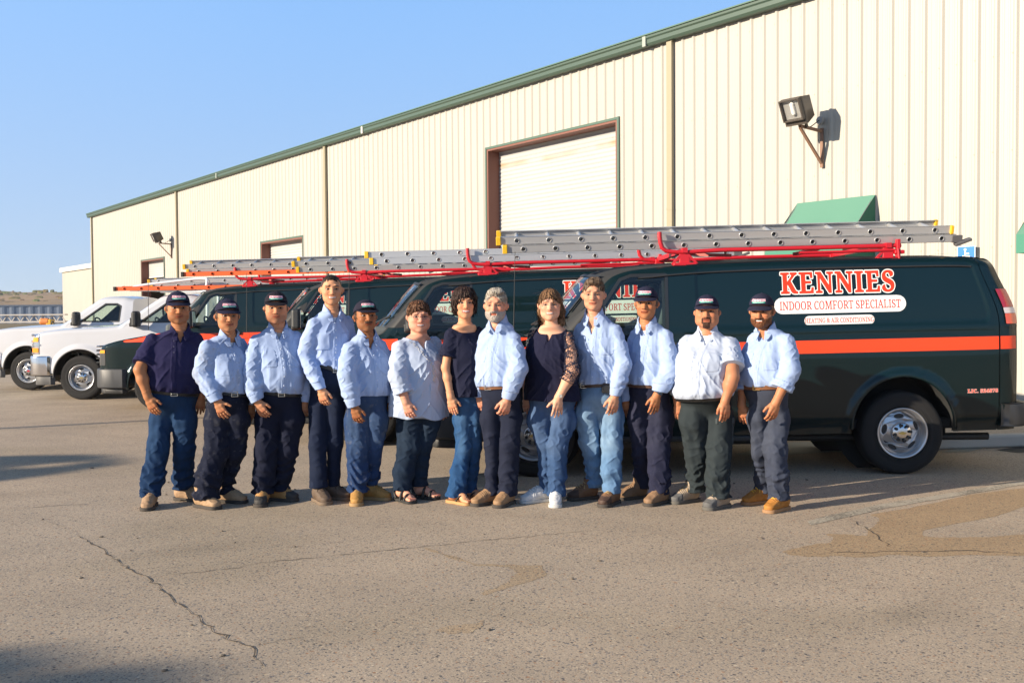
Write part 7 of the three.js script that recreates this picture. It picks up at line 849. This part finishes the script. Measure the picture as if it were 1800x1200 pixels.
    shirt: { name: 'blouse', c: [0.014, 0.015, 0.036], len: 'threequarter', tucked: false, hem: 710, neckR: 0.098, v: 0.13, vw: 0.32, scoop: 0.03, fold: 0.8, flare: 0.012, lace: true, sleeve: 1.04, extra: (k) => { const lm = new THREE.MeshStandardMaterial({ color: new THREE.Color().setRGB(0.014, 0.015, 0.036), roughness: 0.9, side: THREE.DoubleSide, alphaTest: 0.5, alphaMap: dataTex(512, 512, (() => { const c = [], r = rng(9); for (let q = 0; q < 70; q++) c.push([r() * 512, r() * 512]); return (i, j) => { let a = 1e9, b = 1e9; for (const [x, y] of c) { let dx = Math.abs(i - x), dy = Math.abs(j - y); dx = Math.min(dx, 512 - dx); dy = Math.min(dy, 512 - dy); const d = Math.hypot(dx, dy); if (d < a) { b = a; a = d; } else if (d < b) b = d; } const v = (b - a < 9 || a < 7 + 5 * Math.sin(Math.atan2(j, i) * 5)) ? 255 : 0; return [v, v, v]; }; })()) }); for (const [A, sl] of [[k.armL, k.sL], [k.armR, k.sR]]) { const g = netMesh((x, y, z) => Math.max(sl.d(x, y, z), y - A.sh.y - 0.045), ...(() => { const b = sdfBox(null, [A.sh, A.el, A.el.clone().lerp(A.wr, 0.6)], 0.10); return b; })(), 0.0085), p = g.attributes.position, uv = []; const ax = A.el.clone().sub(A.sh).normalize(); for (let i = 0; i < p.count; i++) { const d = V(p.getX(i), p.getY(i), p.getZ(i)).sub(A.sh); uv.push((Math.atan2(d.x - ax.x * d.dot(ax), d.z - ax.z * d.dot(ax)) * 0.075) / 0.22, d.y / 0.22); } g.setAttribute('uv', new THREE.Float32BufferAttribute(uv, 2)); part('lace_sleeve', g, lm, k.sh, 'openwork navy lace sleeve'); } } }, pants: { c: [0.0294, 0.0634, 0.1437], f: [0.1001, 0.1557, 0.2723], jeans: 0.9 }, shoe: { kind: 'sneaker', c: [0.52, 0.53, 0.55], soleMat: mat([0.48, 0.48, 0.47], 0.7), lace: true, laceMat: mat([0.75, 0.75, 0.75], 0.8), size: 0.97 }, bracelet: true },
  { label: 'tall man with grey-brown hair, open collar, faded jeans and phone pouch on belt', seed: 10.3, footL: [1034, 879, -68], footR: [1077, 891, -34], phi: -24, yaw: -9, cx: 1043, chin: 545, neck: [1045, 560], shL: [1019, 576], shR: [1085, 578], skin: [0.597, 0.293, 0.180], head: { smile: 0.6, rosy: 0.5, browCol: [0.16, 0.11, 0.08] }, hair: { kind: 'short', c: [0.055, 0.036, 0.024], c2: [0.17, 0.12, 0.085], vol: 0.010, hairline: 0.002, tuft: true },
    torso: [[745, 1012, 1096, 0.70], [716, 1013, 1097, 0.72], [680, 1017, 1088, 0.76], [650, 1018, 1088, 0.76, 0.005], [615, 1016, 1090, 0.74]], belt: [1018, 676, 1088, 670], beltMat: mat([0.06, 0.03, 0.02], 0.5), buckle: [1024, 676],
    armR: { el: [1097, 640], wr: [1081, 695], tip: [1076, 728], thumb: -1, curl: 0.3, cuff: 0.0, size: 1.06 }, armL: { el: [1010, 640], wr: [1012, 690], tip: [1014, 720], thumb: 1, dz: [-0.09, -0.09, -0.09] },
    legL: [[1031, 730, 20], [1038, 782, 18], [1044, 822, 14], [1045, 862, 14]], legR: [[1074, 730, 23], [1076, 782, 18.5], [1075, 829, 17], [1076, 867, 14.5]], hem: [0.10, 0.09], stack: 0.7,
    shirt: work({ v: 0.15, vw: 0.36, pockets: [1, -1], fold: 0.9 }), pants: { c: [0.084, 0.167, 0.301], f: [0.251, 0.360, 0.469], jeans: 0.9 }, shoe: boots([0.155, 0.080, 0.040], { toe: [0.06, 0.032, 0.022], lace: true, laceMat: mat([0.4, 0.28, 0.12], 0.8) }),
    more: (k) => { const q = k.P(1063, 681), p = k.surf((x, y, z) => k.torso(x, y, z, 0.014), V(q.x, q.y, k.cZ(q.y)), V(0, 0, 1)); part('phone_pouch', rbox(0.075, 0.062, 0.026, 0.008, p.x, p.y, p.z + 0.012), mat([0.016, 0.016, 0.017], 0.5), k.root); } },
  { label: 'man in navy cap with a watch on his wrist, shirt and navy trousers', seed: 11.2, footL: [1121, 878, -66], footR: [1162, 889, -48], phi: -32, yaw: -18, cx: 1136, chin: 560, neck: [1138, 574], shL: [1117, 588], shR: [1174, 590], skin: [0.433, 0.181, 0.082], head: { sideHair: true, hairCol: [0.05, 0.04, 0.035], smile: 0.4, stubble: 0.3 }, cap: capNavy,
    torso: [[745, 1105, 1180, 0.74], [716, 1106, 1180, 0.76], [685, 1106, 1174, 0.80], [655, 1106, 1175, 0.82, 0.01], [620, 1108, 1176, 0.76]], belt: [1107, 675, 1174, 675], beltMat: mat([0.09, 0.045, 0.03], 0.5),
    armR: { el: [1179, 655], wr: [1155, 694], tip: [1147, 734], thumb: -1, spread: 0.07, curl: 0.18, cuff: -0.03, dz: [0, 0.03, 0.03] }, armL: { el: [1103, 655], wr: [1099, 702], tip: [1104, 733], thumb: 1, dz: [-0.04, -0.03, -0.03] }, watch: true,
    legL: [[1121, 735, 18], [1126, 795, 14], [1129, 835, 13], [1130, 862, 13]], legR: [[1160, 735, 24], [1158, 795, 19.5], [1160, 837, 17.5], [1158, 873, 15.5]], hem: [0.085, 0.075], stack: 1.0,
    shirt: work({ sleeve: 1.14, v: 0.09 }), undershirt: white(0.05), pants: { c: [0.01736, 0.01922, 0.04092], f: [0.0434, 0.0465, 0.0682], jeans: 0.45 }, shoe: boots([0.21, 0.125, 0.068]) },
  { label: 'heavyset man with goatee, short-sleeved pale shirt and grey-green cargo trousers', seed: 12.8, footL: [1213, 885, -62], footR: [1268, 896, -52], phi: -22, yaw: -16, pitch: -3, cx: 1242, chin: 576, neck: [1244, 586], shL: [1207, 602], shR: [1286, 604], skin: [0.474, 0.205, 0.107], head: { fat: 1.3, fw: 1.03, beard: 'goatee', beardCol: [0.035, 0.016, 0.010], sideHair: true, hairCol: [0.03, 0.02, 0.016] }, cap: capNavy, neckR: 0.061, armR0: 0.056,
    torso: [[745, 1197, 1289, 0.80], [716, 1195, 1290, 0.86, 0.01], [694, 1192, 1283, 0.94, 0.04], [665, 1191, 1284, 0.98, 0.05], [625, 1194, 1286, 0.86, 0.025]], belt: [1196, 699, 1282, 693], beltMat: beltBlack,
    armR: { el: [1288, 662], wr: [1275, 704], tip: [1275, 741], thumb: -1, thick: 1.08, size: 1.05, sl: 0.70, spread: 0.03, curl: 0.22, thumbOut: -0.2 }, armL: { el: [1187, 660], wr: [1192, 706], tip: [1196, 738], thumb: 1, thick: 1.2, sl: 0.75, dz: [-0.05, -0.05, -0.05] },
    legL: [[1219, 738, 26], [1224, 797, 19], [1226, 837, 17], [1222, 867, 16]], legR: [[1264, 738, 27], [1264, 797, 21], [1261, 837, 18.5], [1263, 875, 19]], hem: [0.085, 0.08], stack: 0.9,
    shirt: work({ len: 'short', c: [0.42, 0.48, 0.60], sleeve: 1.18, v: 0.11, vw: 0.5, blouse: 0.03, label: 'short-sleeved pale shirt' }), undershirt: white(0.035), pants: { c: [0.02604, 0.0341, 0.03844] }, shoe: boots([0.33, 0.26, 0.19], { toe: [0.10, 0.10, 0.10], lace: true, cap: true, soleMat: mat([0.10, 0.095, 0.085], 0.8) }),
    more: (k) => { const q = k.P(1277, 762, 0.14), g = rbox(0.15, 0.20, 0.022, 0.012).rotateY(0.35); part('cargo_pocket', g.translate(q.x, q.y, q.z - 0.05), mat([0.040, 0.052, 0.059], 0.9), k.root); const g2 = rbox(0.165, 0.05, 0.026, 0.01).rotateY(0.35); part('pocket_flap', g2.translate(q.x, q.y + 0.095, q.z - 0.046), mat([0.042, 0.055, 0.062], 0.9), k.root); } },
  { label: 'rightmost man in the line, brown beard, rolled cuffs and honey-coloured boots', seed: 13.5, footL: [1340, 887, -66], footR: [1373, 901, -50], phi: -38, yaw: -28, pitch: 5, cx: 1338, chin: 574, neck: [1347, 584], shL: [1327, 594], shR: [1386, 597], skin: [0.474, 0.200, 0.098], head: { beard: 'full', beardCol: [0.125, 0.048, 0.020], smile: 0.9, sideHair: true, hairCol: [0.10, 0.05, 0.025], squint: 0.0036 }, cap: { c: [0.024, 0.024, 0.045], bend: 4 },
    torso: [[745, 1313, 1391, 0.74], [716, 1313, 1389, 0.76], [685, 1310, 1382, 0.80], [652, 1308, 1383, 0.84, 0.012], [618, 1313, 1386, 0.78]], belt: [1311, 679, 1382, 675], buckle: [1323, 681], buckleMat: goldM, beltMat: beltBrown,
    armR: { el: [1391, 650], wr: [1365, 706], tip: [1354, 744], thumb: -1, sl: 0.60, thick: 1.1, size: 1.05, curl: 0.32 }, armL: { el: [1307, 655], wr: [1304, 712], tip: [1309, 738], thumb: 1, dz: [-0.02, -0.02, -0.02], sl: 0.55 },
    legL: [[1331, 735, 17], [1335, 795, 12.5], [1340, 835, 11.5], [1341, 866, 12]], legR: [[1366, 735, 22], [1363, 795, 19.5], [1367, 837, 19], [1370, 878, 17]], hem: [0.085, 0.085], stack: 0.6,
    shirt: work({ len: 'rolled', rolled: true, sleeve: 1.2, v: 0.08, label: 'pale blue work shirt with rolled cuffs' }), pants: { c: [0.03596, 0.0434, 0.06696], f: [0.0806, 0.093, 0.124], jeans: 0.5 }, shoe: boots([0.36, 0.15, 0.024], { lace: true, moc: true, laceMat: mat([0.7, 0.42, 0.05], 0.8), soleMat: mat([0.30, 0.17, 0.085], 0.8) }),
    more: (k) => { const q = k.P(1359, 674), p = k.surf((x, y, z) => k.torso(x, y, z, 0.014), V(q.x, q.y, k.cZ(q.y)), V(0, 0, 1)); part('tape_measure', rbox(0.03, 0.07, 0.03, 0.006, p.x, p.y, p.z + 0.008), mat([0.03, 0.03, 0.03], 0.5), k.root); } },
];
for (const p of people) makePerson(p);
renderer.render(scene, camera);
